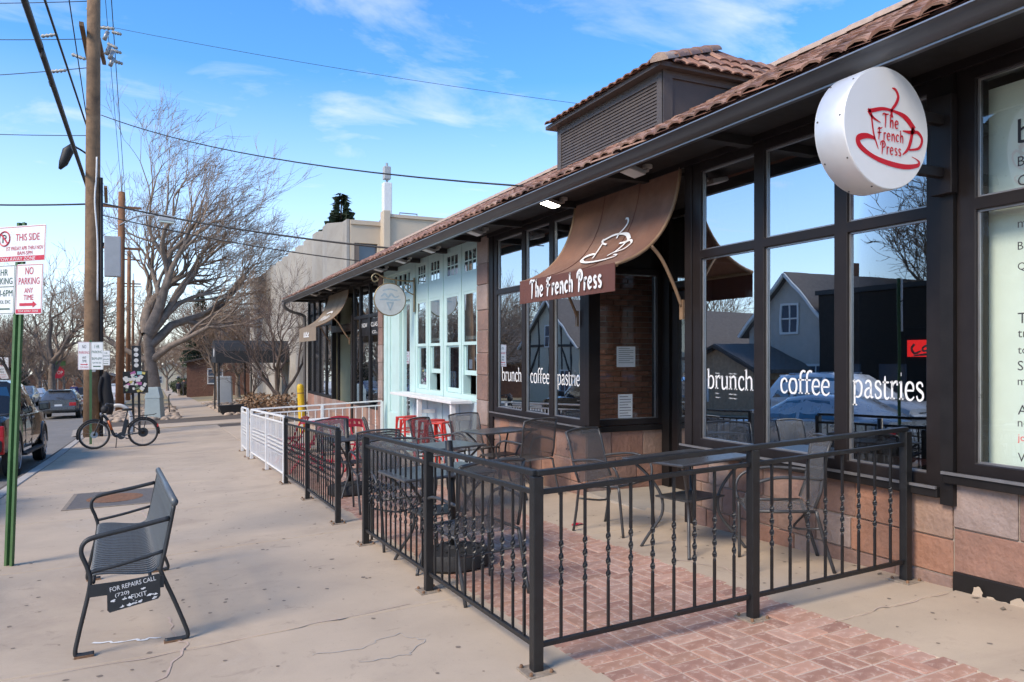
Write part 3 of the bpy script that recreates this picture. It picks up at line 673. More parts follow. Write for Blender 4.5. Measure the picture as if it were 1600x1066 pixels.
for n, (c, y) in enumerate(pl):
    s = -.05 + c*.27; x = 3.72 + s*ct; z = 1.80 + s*st + .004
    k = rt.randrange(6); R3 = Matrix.Rotation(-math.atan(SL) + .03 + rt.uniform(-.02,.02), 3, 'Y'); jy = rt.uniform(-.006,.006); js = rt.uniform(-.015,.015)
    M_ = Matrix.Translation((x+js, y+jy, z+rt.uniform(0,.008))) @ R3.to_4x4()
    if n < 300:
        o = share('tile', TL[k][0], ROOF); o.matrix_local = M_
    else:
        far.add([tuple(M_ @ Vector(v)) for v in TL[k][1].v], TL[k][1].f, k)
stuff(far.build('far_tiles', ['tile%d' % i for i in range(6)], ROOF))
rc = MB()
yy = YA
while yy < YB-.3:
    rc.add([(XR + .13*math.cos(t), yy + dy, rz(XR) + .02 + .11*math.sin(t) + dy*.03) for dy in (0, .4) for t in [math.pi*q/6 for q in range(7)]], [(i, i+7, i+8, i+1) for i in range(6)]); yy += .37
stuff(rc.build('ridge_tiles', 'ridge_tile', ROOF, smooth=True))
# ---- louvred cupola on the roof
CU = MB().box(5.20, 7.6, 7.0, 9.45, 2.35, 3.27).build('cupola', 'louvre', BLD)
mpC = lambda y, z, d: (5.20 - d, y, z)
grid_frame(MB(), [6.985, 7.10, 9.36, 9.47], [2.40, 2.60, 3.13, 3.27], 0, .03, mpC).build('louvre_frame', 'louvre', CU)
for k in range(13):
    z = 2.605 + k*.0405; m_ = MB(); m_.hexa([(5.198,7.10,z),(5.175,7.10,z-.004),(5.175,9.36,z-.004),(5.198,9.36,z),(5.198,7.10,z+.0375),(5.190,7.10,z+.0385),(5.190,9.36,z+.0385),(5.198,9.36,z+.0375)]); m_.build('slat', 'louvre', CU)
mpC2 = lambda x, z, d: (x, 7.0 - d, z)
grid_frame(MB(), [5.17, 5.30, 6.4, 7.5], [2.3, 2.42, 3.15, 3.27], 0, .025, mpC2, solid=lambda i, j: i != 1 or j != 1).build('corner_board', 'louvre', CU)
x0, x1, y0, y1, zt = 5.05, 7.9, 6.88, 9.60, 3.28
ap_ = (6.55, 7.75, 3.98); ap2 = (6.55, 8.7, 3.98)
cr_ = MB(); cr_.add([(x0,y0,zt),(x1,y0,zt),(x1,y1,zt),(x0,y1,zt),ap_,ap2,(x0,y0,zt-.05),(x1,y0,zt-.05),(x1,y1,zt-.05),(x0,y1,zt-.05)],
        [(0,1,4),(1,2,5,4),(2,3,5),(3,0,4,5),(9,8,7,6),(0,6,7,1),(3,9,6,0),(1,7,8,2),(2,8,9,3)]); cr_.m = [0,0,0,0,1,1,1,1,1]
CR = cr_.build('cupola_roof', ['roofdeck','louvre'], BLD)
sl2 = math.atan((3.98-zt)/(6.55-x0)); sl3 = math.atan((3.98-zt)/(7.75-y0))
for k in range(17):
    for c in range(3):
        y = y0 + .08 + k*.166; s = -.05 + c*.27
        if y - y0 < (s+.22)*.58 - .03 or y1 - y < (s+.22)*.58 - .03: continue
        o = share('tile', TL[rt.randrange(6)][0], CR); o.matrix_local = Matrix.Translation((x0 + s*math.cos(sl2), y, zt + s*math.sin(sl2) + .004)) @ Matrix.Rotation(-sl2+.03, 4, 'Y')
for k in range(17):
    for c in range(3):
        x = x0 + .08 + k*.166; s = -.05 + c*.27
        if x - x0 < (s+.22)*1.6 - .06: continue
        o = share('tile', TL[rt.randrange(6)][0], CR); o.matrix_local = Matrix.Translation((x, y0 + s*math.cos(sl3), zt + s*math.sin(sl3) + .004)) @ Matrix.Rotation(math.pi/2, 4, 'Z') @ Matrix.Rotation(-sl3+.03, 4, 'Y')
def halfpipe(mb, a, b, r, lift=.03):
    a, b = Vector(a), Vector(b); t = (b-a).normalized(); s = Vector((0,0,1)).cross(t).normalized(); u = t.cross(s); n = 8; vs = []
    for p, rr in ((a, r*1.08), (b, r*.92)):
        vs += [tuple(p + s*rr*math.cos(math.pi*q/n) + u*(rr*.85*math.sin(math.pi*q/n) + lift)) for q in range(n+1)]
    mb.add(vs, [(i, i+1, i+n+2, i+n+1) for i in range(n)] + [tuple(range(n+1))])
A_, B_ = Vector((x0-.04,y0-.04,zt)), Vector(ap_)
for k in range(5):
    m_ = MB(); halfpipe(m_, A_.lerp(B_, k/5), A_.lerp(B_, (k+1.12)/5), .10, -.03); m_.build('hip_tile', 'ridge_tile' if k == 0 else 'tile3', CR, auto=True)

# ---- mint shopfront
mpM = FM
Ym = [10.55, 10.60, 11.18, 11.37, 11.97, 12.25, 12.80, 13.00, 13.53, 13.80]
Zm = [-.72, -.62, 1.0, 1.29, 1.67, 1.80]
MW = grid_frame(MB(), Ym, Zm, 0, .14, mpM).build('mint_wall', 'mint', BLD, bevel=.008)
for i in range(1, 9, 2):
    a, b = Ym[i], Ym[i+1]; up = .0 if i in (1, 5) else -.0
    lift = .30 if i in (1, 5) else 0
    s1 = grid_frame(MB(), [a, a+.035, b-.035, b], [.16, .21, .96, 1.0], .003, .035, mpM).build('upper_sash', 'mint', BLD); pane(s1, a+.04, b-.04, .2, .97, .01)
    s2 = grid_frame(MB(), [a, a+.035, b-.035, b], [-.615+lift, -.54+lift, .13+lift*.4, .18+lift*.4], .036, .07, mpM).build('lower_sash', 'mint', BLD); pane(s2, a+.04, b-.04, -.55+lift, .14+lift*.4, .042)
    s3 = grid_frame(MB(), [a, a+.05, a+.05+(b-a-.1)/3-.01, a+.05+(b-a-.1)/3+.01, a+.05+(b-a-.1)*2/3-.01, a+.05+(b-a-.1)*2/3+.01, b-.05, b], [1.29, 1.32, 1.47, 1.49, 1.64, 1.67], .003, .035, mpM).build('transom_light', 'mint', BLD); pane(s3, a+.04, b-.04, 1.31, 1.65, .01)
for y in (10.57, 12.11, 13.65): MB().box(XF-.014, XF-.001, y-.03, y+.03, -.70, 1.80).build('pilaster', 'mint', BLD, bevel=.006)
for y in (11.277, 12.903): MB().box(XF-.012, XF-.001, y-.04, y+.04, -.62, 1.80).build('pilaster', 'mint', BLD, bevel=.006)
MB().box(XF-.05, XF+.1, 10.55, 15.8, 1.80, 1.88).build('cornice', 'mint', BLD)
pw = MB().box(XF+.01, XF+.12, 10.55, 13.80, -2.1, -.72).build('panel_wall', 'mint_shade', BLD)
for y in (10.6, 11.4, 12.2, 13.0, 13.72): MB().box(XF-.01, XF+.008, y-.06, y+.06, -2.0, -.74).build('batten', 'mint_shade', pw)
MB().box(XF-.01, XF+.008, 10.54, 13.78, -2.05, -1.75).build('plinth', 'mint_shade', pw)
# mint door, glazed door beside it, lights above
fz = gz(4.4, 14.5)
dr = grid_frame(MB(), [13.80, 13.98, 14.06, 14.60, 14.68, 14.76, 15.60, 15.82], [fz-.1, fz+.02, 1.08, 1.20, 1.66, 1.80], 0, .14, mpM, solid=lambda i, j: not ((i in (1,2,3) and j == 1) or (i == 5 and j == 1) or (1 <= i <= 5 and j == 3))).build('door_case', 'mint', BLD, bevel=.006)
gd = grid_frame(MB(), [13.985, 14.07, 14.60, 14.675], [fz+.03, fz+.30, 1.0, 1.075], .06, .10, mpM).build('glazed_door', 'mint', BLD); pane(gd, 14.06, 14.61, fz+.29, 1.01, .08, 'glass_dark')
MB().tube([(4.44,14.1,-1.1),(4.40,14.1,-1.08),(4.40,14.1,-.85),(4.44,14.1,-.83)], .012).build('handle', 'alu_edge', gd)
ml = MB().box(XF+.045, XF+.09, 14.765, 15.595, fz+.03, 1.075).build('panelled_door', 'mint', BLD)
grid_frame(MB(), [14.765, 14.95, 15.40, 15.595], [fz+.03, fz+.7, .95, 1.075], .02, .045, mpM).build('door_panel_frame', 'mint', ml)
for z in (-1.4, -.3, .8): MB().box(XF+.005, XF+.018, 14.70, 14.74, z, z+.12).build('hinge', 'alu_edge', ml)
A = [13.99]
for k in range(5): A += [14.03 + k*.32, 14.03 + k*.32 + .27]
A += [15.59]
A[0], A[-1] = 13.985, 15.6
fl = grid_frame(MB(), A, [1.205, 1.25, 1.62, 1.655], .05, .09, mpM).build('door_light', 'mint', BLD); pane(fl, 14.0, 15.58, 1.24, 1.63, .07)
paper(BLD, FM, 13.3, -.4, .22, .34, .045, 6)
# service counter
cn = MB().box(4.02, XF-.032, 10.72, 14.0, -.745, -.70).build('counter_shelf', 'white_paint', BLD, bevel=.006)
for y in (10.78, 12.4): 
    MB().box(4.05, 4.12, y, y+.07, gz(4.1,y)-.02, -.746).build('counter_leg', 'white_paint', cn)
    MB().box(4.12, 4.36, y+.015, y+.055, -1.0, -.94).build('counter_brace', 'white_paint', cn)
# ---- dark shopfront at the far end
z0 = -1.22
bay(16.2, 18.62, z0, TOP, [17.05, 17.95], [.90], w=.13, side=.12, m='dark_paint')
bay(21.1, 24.85, z0, TOP, [22.0, 23.0, 23.9], [.90], w=.13, side=.12, m='dark_paint')
mpE = lambda y, z, d: (5.0 + d, y, z)
bay(18.62, 21.1, -2.2, TOP, [19.9], [.62], w=.1, side=.1, m='dark_paint', mp=mpE, g='glass_clear')
MB().box(XF+.02, 5.0, 18.62, 18.72, -2.3, TOP).build('recess_side', 'dark_paint', BLD)
bay(4.54, 5.0, -2.2, TOP, [], [.62], side=.05, m='dark_paint', mp=lambda x, z, d: (x, 20.95 + d, z), g='glass_clear', name='side_window')
MB().box(4.56, 5.1, 21.12, 21.14, -2.1, 1.6).build('pale_panel', 'cream_panel', BLD)  # added cream sheet standing for the lit shop interior
MB().box(XF-.02, XF+.14, 18.625, 18.80, -2.3, 1.0).build('entrance_post', 'dark_paint', BLD)
MB().box(XF-.02, XF+.14, 18.8, 21.1, .62, .80).build('entrance_lintel', 'brown_frame', BLD)
MB().box(XF-.03, XF+.16, 15.84, 24.9, TOP, 2.0).build('header', 'soffit', BLD)
MB().box(5.28, 5.3, 18.75, 20.95, -2.1, 1.6).build('pale_panel', 'cream_panel', BLD)  # added bright panel in place of the lamplit room behind the glass
sg = MB().box(XF+.03, XF+.045, 16.33, 17.85, .45, .84).build('window_band', 'dark_paint', BLD)
tx = MB(); f = Fr((XF+.024, 17.85, .7), (0,-1,0), (0,0,1)); print_text(tx, 'NOW', f, .28, 0, .5, .1); print_text(tx, 'CLAS', f, 1.15, 0, .55, .1); print_text(tx, 'CO.,', f, 1.2, -.18, .42, .08); tx.build('lettering', 'white_print', sg)
# ================================================================== awnings, signs, lamps on the building
mat('trim_screw', (.06,.06,.06), .5, var=.1)
LOGO = [[(.11,.69,.02),(.2,.67,.05),(.26,.56,.06),(.2,.43,.06),(.1,.31,.05),(.11,.19,.06)],
 [(-.47,.26,.03),(-.40,.24,.07),(-.11,.31,.06),(.18,.30,.05),(.45,.23,.10),(.66,.06,.11)],
 [(.66,.07,.1),(.58,-.0,.07),(.37,.0,.02)], [(-.45,.24,.09),(-.36,.14,.05),(-.17,.07,.015)],
 [(-.39,.18,.04),(-.34,-.11,.035),(-.26,-.30,.03),(-.22,-.38,.01)], [(.62,.04,.07),(.57,-.16,.07),(.50,-.30,.06),(.37,-.41,.02)],
 [(.60,-.03,.03),(.74,.02,.06),(.86,-.09,.06),(.78,-.25,.05),(.53,-.31,.03)],
 [(-.30,-.21,.05),(-.5,-.19,.09),(-.69,-.25,.11),(-.66,-.37,.10),(-.4,-.5,.08),(-.05,-.58,.09),(.40,-.61,.09),(.72,-.56,.07),(.79,-.50,.05),(.72,-.45,.02),(.60,-.42,.01)]]
def awning(label, y0, y1, prof, val_z, m, mv, fold):
    t = thing('awning', label, 'awning', (XF-.04, (y0+y1)/2, prof[0][1])); o = Vector(t.location)
    C = []
    P0, P1, P2 = prof
    for k in range(15):
        q = k/14; C.append(((1-q)**2*P0[0]+2*q*(1-q)*P1[0]+q*q*P2[0], (1-q)**2*P0[1]+2*q*(1-q)*P1[1]+q*q*P2[1]))
    loc = lambda x, y, z: (x-o.x, y-o.y, z-o.z)
    mb = MB(); NY = 22; vs = []
    for k, (x, z) in enumerate(C):
        for j in range(NY+1):
            y = y0 + (y1-y0)*j/NY; sag = (.016*math.sin(math.pi*j/NY) + .004*math.sin(j*2.3+k*.35) + .003*math.sin(j*4.1-k*.5))*math.sin(math.pi*k/14) ; vs.append(loc(x, y, z - sag))
    n0 = len(vs); vs += [(a, b, c-.006) for a, b, c in vs]
    fs = []
    for k in range(14):
        for j in range(NY):
            a = k*(NY+1)+j; fs += [(a, a+1, a+NY+2, a+NY+1), (n0+a, n0+a+NY+1, n0+a+NY+2, n0+a+1)]
    mb.add(vs, fs); cv = mb.build('canopy', m, t, smooth=True)
    vb = MB(); vs = []
    for k in range(5):
        for j in range(NY*2+1):
            y = y0 + (y1-y0)*j/(NY*2); z = P2[1] - (P2[1]-val_z)*k/4; vs.append(loc(P2[0] - .004 + .006*math.sin(j*1.7)*k/4, y, z))
    n0 = len(vs); vs += [(a+.006, b, c) for a, b, c in vs]; w = NY*2+1; fs = []
    for k in range(4):
        for j in range(w-1): a = k*w+j; fs += [(a, a+w, a+w+1, a+1), (n0+a, n0+a+1, n0+a+w+1, n0+a+w)]
    vb.add(vs, fs).build('valance', mv, t, smooth=True)
    for y in (y0-.0, y1): MB().tube([loc(x, y, z-.012) for x, z in C], .016, 8).build('edge_tube', 'tan_tube', t, smooth=True)
    MB().tube([loc(P2[0]+.02, y0, P2[1]-.02), loc(P2[0]+.02, y1, P2[1]-.02)], .016, 8).build('front_bar', 'tan_tube', t, smooth=True)
    x9, z9 = C[9]
    for y in (y0, y1):
        MB().tube(catmull([loc(x9, y, z9-.02), loc(x9+.12, y, z9-.14), loc(x9+.24, y, z9-.34), loc(XF-.025, y, z9-.56)], 5), .017, 8).build('bracket_arm', 'tan_tube', t, smooth=True)
        MB().box(*[v for p in zip(loc(XF-.035, y-.025, z9-.68), loc(XF-.014, y+.025, z9-.50)) for v in p]).build('bracket_foot', 'tan_tube', t)
    for fy in (.33, .67):
        ys_ = y0 + (y1-y0)*fy; MB().tube([loc(x-.002, ys_, z+.002-.012*math.sin(math.pi*i/14)) for i, (x, z) in enumerate(C)], .004, 4).build('seam', mv, t)
    # arc-length map of the canopy for prints
    L = [0]
    for k in range(14): L.append(L[-1] + math.hypot(C[k+1][0]-C[k][0], C[k+1][1]-C[k][1]))
    def cmap(yc, frac):
        def f(a, b, s=1):
            d = L[-1]*frac - b; d = max(0, min(L[-1]-1e-4, d)); k = 0
            while L[k+1] < d: k += 1
            q = (d-L[k])/(L[k+1]-L[k]); x = C[k][0]*(1-q)+C[k+1][0]*q; z = C[k][1]*(1-q)+C[k+1][1]*q
            tx, tz = C[k+1][0]-C[k][0], C[k+1][1]-C[k][1]; l = math.hypot(tx, tz)
            return loc(x + tz/l*.007, yc - a, z - tx/l*.007)
        return f
    vf = Fr(loc(P2[0]-.016, y1, (P2[1]+val_z)/2), (0,-1,0), (0,0,1))
    return t, cv, cmap, vf
t, cv, cmap, vf = awning('large brown fabric awning with white cup outline over the cafe entrance', 5.62, 7.54, ((4.36,1.74),(4.28,.98),(3.65,.815)), .565, 'awning', 'awning_valance', 0)
cf = cmap(6.44, .56); mb = MB()
for s_ in LOGO: stroke(mb, [(x*.5, y*.47, max(w*.85, .045)*.5) for x, y, w in s_], cf)
mb.build('cup_emblem', 'white_print', cv)
mb = MB(); w = text_width('The French Press', QUIRK, 1, .04); s = 1.46/w
stroke_text(mb, 'The French Press', QUIRK, s, lambda a, b: vf(a*1.0+.27, b*1.05-.075, 0), track=.04, bold=1.5)
mb.build('lettering', 'white_print', t)
t, cv, cmap, vf = awning('taupe fabric awning with white script over the far dark shopfront', 18.9, 21.3, ((4.36,1.66),(4.26,.95),(3.55,.72)), .36, 'awning_taupe', 'awning_taupe', 0)
cf = cmap(20.1, .62); mb = MB()
for s_ in ([(-.55,.0,.05),(-.35,.12,.06),(-.3,-.1,.05),(-.1,.1,.07),(0,-.08,.06),(.2,.12,.07),(.25,-.05,.05),(.5,.08,.06)], [(-.4,.22,.05),(.1,.25,.06),(.35,.2,.05)]): stroke(mb, [(a, b, w) for a, b, w in s_], cf)
mb.build('script', 'white_print', cv)
mb = MB()
for s_ in ([(.75,.06,.04),(.8,-.04,.05),(.95,.05,.05),(1.05,-.04,.05),(1.2,.05,.05),(1.3,-.03,.05),(1.5,.04,.05)], [(.72,-.06,.03),(1.5,-.06,.03)]): stroke(mb, s_, lambda a, b: vf(a, b, 0))
mb.build('script', 'white_print', t)
# ---- round projecting coffee sign
cx, cy, cz, rr = 3.725, 2.95, 1.28, .345
t = thing('projecting_sign', 'round white lightbox sign with red coffee cup on two dark arms', 'sign', (cx, cy, cz))
MB().lathe([(rr-.004,.196),(rr,.19),(rr,.004),(rr-.003,.0)], 64, axis='y').build('drum', 'brushed_alu', t, auto=True)
MB().lathe([(rr-.006,-.004),(rr-.006,.012)], 64, axis='y').build('sign_face', 'sign_face', t, auto=True)
MB().lathe([(rr-.006,.19),(rr-.006,.2)], 64, axis='y').build('sign_face', 'sign_face', t, auto=True)
for (yy, ux) in ((-.0065, 1), (.2025, -1)):
    f = Fr((0, yy, 0), (ux,0,0), (0,0,1)); mb = MB()
    for s_ in LOGO: stroke(mb, [(x*rr*.97, y*rr*.97, w*rr*.95) for x, y, w in s_], f)
    mb.build('cup_emblem', 'red_print', t)
    mb = MB()
    for txt, yc, sz in (('The', .01, .165), ('French', -.205, .150), ('Press', -.43, .150)):
        w = text_width(txt, QUIRK, sz, .02); stroke_text(mb, txt, QUIRK, sz, lambda a, b: f(a*rr, b*rr, .001), x0=.10 - w/2 - .02, y0=yc, track=.02, bold=1.1)
    mb.build('lettering', 'red_print', t)
for k in range(9):
    a = R(k*40+14)
    for yy in (.02, .175): MB().sphere((rr*math.cos(a), yy, rr*math.sin(a)), .006, 6, 4).build('screw', 'trim_screw', t)
MB().box(-.02,.02,.008,.188,rr-.002,rr+.003).build('seam_strip', 'lamp_body', t)
for z in (.15, -.17):
    MB().box(.29, .60, .075, .125, z-.03, z+.03).build('arm', 'brown_frame', t, bevel=.004)
MB().box(.60, .66, .03, .17, -.30, .30).build('mounting_plate', 'brown_frame', t, bevel=.004)
# ---- blue-grey round hanging sign on scroll bracket
mat('sign_pale', (.60, .62, .60), .5, var=.08, scale=12); mat('sign_blue', (.40, .50, .55), .6, var=.2, scale=20); mat('brass', (.30, .24, .14), .45, metal=.6, var=.2)
t = thing('hanging_sign', 'faded round pale blue-grey sign on scrolled bracket beside the mint shopfront', 'sign', (3.90, 13.6, 1.03))
MB().lathe([(.29,-.02),(.29,.02)], 40, axis='y').build('sign_face', 'sign_pale', t, auto=True)
MB().tube([(.295*math.cos(2*math.pi*k/40), 0, .295*math.sin(2*math.pi*k/40)) for k in range(40)], .016, 6, closed=True).build('rim', 'brass', t, smooth=True)
mb = MB(); f = Fr((0,-.0215,0), (1,0,0), (0,0,1))
for s_ in ([(-.17,.05,.02),(-.1,.1,.04),(-.04,.04,.03),(.02,.1,.04),(.09,.04,.03),(.17,.07,.02)], [(-.2,-.01,.02),(-.08,.0,.035),(.06,-.01,.035),(.2,.0,.02)], [(-.05,-.07,.035),(.0,-.2,.02)], [(.05,-.07,.035),(.0,-.2,.02)], [(-.07,-.06,.03),(.07,-.06,.03)], [(-.14,.16,.02),(0,.19,.03),(.14,.16,.02)]): stroke(mb, s_, f)
mb.build('ice_cream_print', 'sign_blue', t)
MB().tube(catmull([(-.28,0,.42),(-.22,0,.36),(-.30,0,.32),(-.34,0,.40),(-.26,0,.47),(-.1,0,.40),(.2,0,.36),(.46,0,.36)], 6), .013, 8).build('bracket_arm', 'brass', t, smooth=True)
MB().tube(catmull([(.46,0,.10),(.34,0,.16),(.28,0,.24),(.34,0,.30),(.40,0,.25),(.35,0,.20)], 6), .011, 8).build('scroll', 'brass', t, smooth=True)
for x in (-.12, .12): MB().tube([(x,0,.28),(x,0,.375)], .008, 6).build('hanger', 'brass', t)
MB().box(.455, .475, -.03, .03, -.22, .42).build('wall_plate', 'brass', t)
# ---- eaves floodlights
def flood(y, on, label):
    t = thing('floodlight', label, 'lamp', (4.02, y, 1.735), 0, 'floodlights under the eaves')
    mb = MB(); mb.hexa([(-.16,-.09,-.04),(.02,-.09,-.085),(.02,.09,-.085),(-.16,.09,-.04),(-.15,-.08,.0),(.03,-.08,-.04),(.03,.08,-.04),(-.15,.08,.0)]); mb.build('housing', 'lamp_body', t, bevel=.005)
    mb = MB(); mb.hexa([(-.15,-.08,-.047),(.01,-.08,-.087),(.01,.08,-.087),(-.15,.08,-.047),(-.15,-.08,-.040),(.01,-.08,-.080),(.01,.08,-.080),(-.15,.08,-.040)]); mb.build('lens', 'lamp_on' if on else 'lamp_off', t)
    MB().tube([(.02,0,-.04),(.10,0,-.02),(.10,0,.03)], .02, 8).build('swivel', 'lamp_body', t, smooth=True)
    MB().lathe([(.045,.0),(.045,.03)], 12, (.10,0,.0)).build('junction_box', 'lamp_body', t)
flood(5.8, False, 'unlit floodlight above the right end of the large brown awning')
flood(7.4, True, 'lit floodlight at the left end of the large brown awning')
for y, w in ((9.62, 'floodlight under the eaves above the stone pilaster left of the brown awning'), (11.55, 'floodlight under the eaves above the right mint windows'), (13.1, 'floodlight under the eaves above the left mint windows'),
             (14.6, 'floodlight under the eaves above the mint door'), (19.4, 'floodlight under the eaves above the right side of the taupe awning'), (21.4, 'floodlight under the eaves above the left side of the taupe awning')):
    flood(y, False, w)
# small dome camera under the awning
# ================================================================== railings
def twist_mesh(h, w=.0075, m='black_iron', twist=True):
    mb = MB(); rings = []
    zs = [0] + ([h*.32] + [h*(.32 + .35*k/20) for k in range(1, 20)] + [h*.67] if twist else []) + [h]
    for z in zs:
        q = (z/h - .32)/.35; tw = twist and 0 < q < 1
        a = (math.pi/4) + (math.pi*4*q if tw else 0); r1 = w*1.414*(1.42 if tw else 1); r2 = w*1.414*(.8 if tw else 1)
        rings.append([( (r1 if k % 2 == 0 else r2)*math.cos(a + k*math.pi/2), (r1 if k % 2 == 0 else r2)*math.sin(a + k*math.pi/2), z) for k in range(4)])
    for r in rings: mb.v += r
    for i in range(len(rings)-1):
        for k in range(4): mb.f.append((i*4+k, i*4+(k+1) % 4, (i+1)*4+(k+1) % 4, (i+1)*4+k)); mb.m.append(0)
    return mb.data('baluster', m)
FH, MR, BR_ = .985, .875, .14
TW = twist_mesh(MR-BR_, .0066); TWW = twist_mesh(MR-BR_, .0066, 'white_paint')
def rail(a, b, z, w, h, m, parent, name):
    ax, ay, az_ = a; bx, by, bz = b; d = math.hypot(bx-ax, by-ay); nx, ny = -(by-ay)/d*w/2, (bx-ax)/d*w/2
    P = []
    for dz in (z-h, z):
        P += [(ax-nx, ay-ny, az_+dz), (bx-nx, by-ny, bz+dz), (bx+nx, by+ny, bz+dz), (ax+nx, ay+ny, az_+dz)]
    return MB().hexa(P).build(name, m, parent, bevel=.003)
def railing(label, runs, m='black_iron', tw=None, pm='rust_plate', cap=True, group=None, sp=.135, post=.054, straight=False):
    x0, y0 = runs[0][0]; base = gz(x0, y0); t = thing('railing', label, 'railing', (x0, y0, base), 0, group); tw = tw or TW
    seen = set()
    for run in runs:
        pts = [(x-x0, y-y0, gz(x, y)-base) for x, y in run]
        d = Vector(pts[-1]) - Vector(pts[0]); 
        rail(pts[0], pts[-1], FH, .04, .028, m, t, 'top_rail')
        for (x, y, z) in pts:
            if (round(x, 2), round(y, 2)) in seen: continue
            seen.add((round(x, 2), round(y, 2))); w = post/2
            p = MB().box(x-w, x+w, y-w, y+w, z+.004, z+FH-.0285).build('post', m, t, bevel=.004)
            mb = MB().box(x-.075, x+.075, y-.075, y+.075, z-.004, z+.008); q = mb.build('base_plate', pm, p, bevel=.002); 
            for sx in (-.055, .055):
                for sy in (-.055, .055): MB().lathe([(.010,.008),(.010,.018),(.006,.024)], 6, (x+sx, y+sy, z)).build('bolt', 'rust', p)
        for a, b in zip(pts, pts[1:]):
            va, vb = Vector(a), Vector(b); L = (vb-va).length; u = (vb-va)/L; e = post/2
            A2, B2 = tuple(va+u*e), tuple(vb-u*e)
            rail(A2, B2, MR+.014, .022, .026, m, t, 'middle_rail'); rail(A2, B2, BR_, .022, .026, m, t, 'bottom_rail')
            n = max(1, round(L/sp)); 
            for k in range(1, n):
                p = va.lerp(vb, k/n); share('baluster', tw, t, (p.x, p.y, p.z+BR_-.003), (0, 0, math.atan2(u.y, u.x)+random.uniform(-.15,.15)))
    return t
railing('black iron railing with twisted balusters turning the corner of the near patio', [[(1.68,6.63),(1.68,4.91),(1.68,3.29)], [(1.68,3.29),(3.06,3.29),(4.33,3.29)]])
railing('short black iron railing between the patio gap and the white railing', [[(1.68,7.77),(1.70,9.62),(1.69,11.30)]])
railing('white railing along the sidewalk around the red furniture', [[(1.69,11.42),(1.69,13.4),(1.68,15.6)], [(1.68,15.6),(3.05,15.6),(4.30,15.6)]], 'white_paint', TWW, 'rust_plate')
railing('white gate leaf standing open beyond the white railing', [[(1.66,16.1),(1.70,17.6)]], 'white_paint', TWW, 'rust_plate')
# ================================================================== patio furniture
def place(o, x, y, rz_=0, dz=0):
    e = .05; n = Vector((-(gz(x+e,y)-gz(x-e,y))/(2*e), -(gz(x,y+e)-gz(x,y-e))/(2*e), 1)).normalized()
    q = Vector((0,0,1)).rotation_difference(n) @ Matrix.Rotation(rz_, 3, 'Z').to_quaternion()
    o.location = (x, y, gz(x, y)+dz); o.rotation_euler = q.to_euler(); return o
def make_chair():
    t = thing('patio_chair', '', 'chair', group='black mesh patio chairs')
    S = lambda y: .43 - .02*((.22-y)/.44)
    mb = MB(); nx, ny = 2, 5; vs = []
    for k in range(ny+1):
        y = .235 - .45*k/ny
        for i in (-1, 1): vs.append((i*.225, y, .435 - .018*math.sin(math.pi*k/ny) - .012*k/ny))
    mb.add(vs + [(a, b, c-.006) for a, b, c in vs], [(2*k, 2*k+1, 2*k+3, 2*k+2) for k in range(ny)] + [(2*k+12, 2*k+14, 2*k+15, 2*k+13) for k in range(ny)]); mb.build('seat', 'sling', t, smooth=True)
    mb = MB(); vs = []
    B = [(-.20,.44),(-.245,.55),(-.27,.68),(-.295,.80),(-.325,.885)]
    for (y, z) in B:
        for i in (-1, 1): vs.append((i*(.222), y, z))
    n = len(vs); mb.add(vs + [(a, b+.005, c) for a, b, c in vs], [(2*k, 2*k+2, 2*k+3, 2*k+1) for k in range(4)] + [(n+2*k, n+2*k+1, n+2*k+3, n+2*k+2) for k in range(4)]); mb.build('backrest', 'sling', t, smooth=True)
    for s in (-1, 1):
        x = s*.232
        MB().tube(catmull([(x,.255,0),(x,.245,.2),(x,.235,.43)], 3), .0125, 8).build('leg', 'furniture', t, smooth=True)
        MB().tube(catmull([(x,-.30,0),(x,-.25,.2),(x,-.205,.42)], 3), .0125, 8).build('leg', 'furniture', t, smooth=True)
        MB().tube(catmull([(x,.24,.43),(x+s*.02,.25,.52),(x+s*.03,.20,.61),(x+s*.03,.05,.655),(x+s*.02,-.15,.645),(x,-.262,.63)], 4), .0115, 8).build('armrest', 'furniture', t, smooth=True)
        MB().tube(catmull([(x,.24,.43),(x,-.2,.415)] , 3), .011, 8).build('seat_rail', 'furniture', t, smooth=True)
        MB().tube([(x, y, z) for y, z in B], .0115, 8).build('back_post', 'furniture', t, smooth=True)
    MB().tube(catmull([(-.232,-.325,.885),(-.1,-.335,.90),(.1,-.335,.90),(.232,-.325,.885)], 4), .0115, 8).build('top_rail', 'furniture', t, smooth=True)
    MB().tube([(-.232,.242,.435),(.232,.242,.435)], .011, 8).build('front_rail', 'furniture', t, smooth=True)
    MB().tube(catmull([(-.232,-.22,.30),(0,-.1,.26),(.232,-.22,.30)], 4), .009, 6).build('stretcher', 'furniture', t, smooth=True)
    return t
def make_table(sz=.74):
    t = thing('patio_table', '', 'table', group='black metal patio tables'); h = sz/2
    MB().box(-h, h, -h, h, .70, .722).build('table_top', 'tabletop', t, bevel=.008)
    for sx in (-1, 1):
        for sy in (-1, 1):
            q = h*.86
            MB().tube(catmull([(sx*q,sy*q,.70),(sx*q*.72,sy*q*.72,.58),(sx*q*.5,sy*q*.5,.42),(sx*q*.5,sy*q*.5,.26),(sx*q*.75,sy*q*.75,.10),(sx*q*.9,sy*q*.9,0)], 4), .0125, 8).build('leg', 'furniture', t, smooth=True)
    MB().box(-.19, .19, -.19, .19, .40, .414).build('shelf', 'furniture', t)
    return t
CH = make_chair(); TB = make_table()
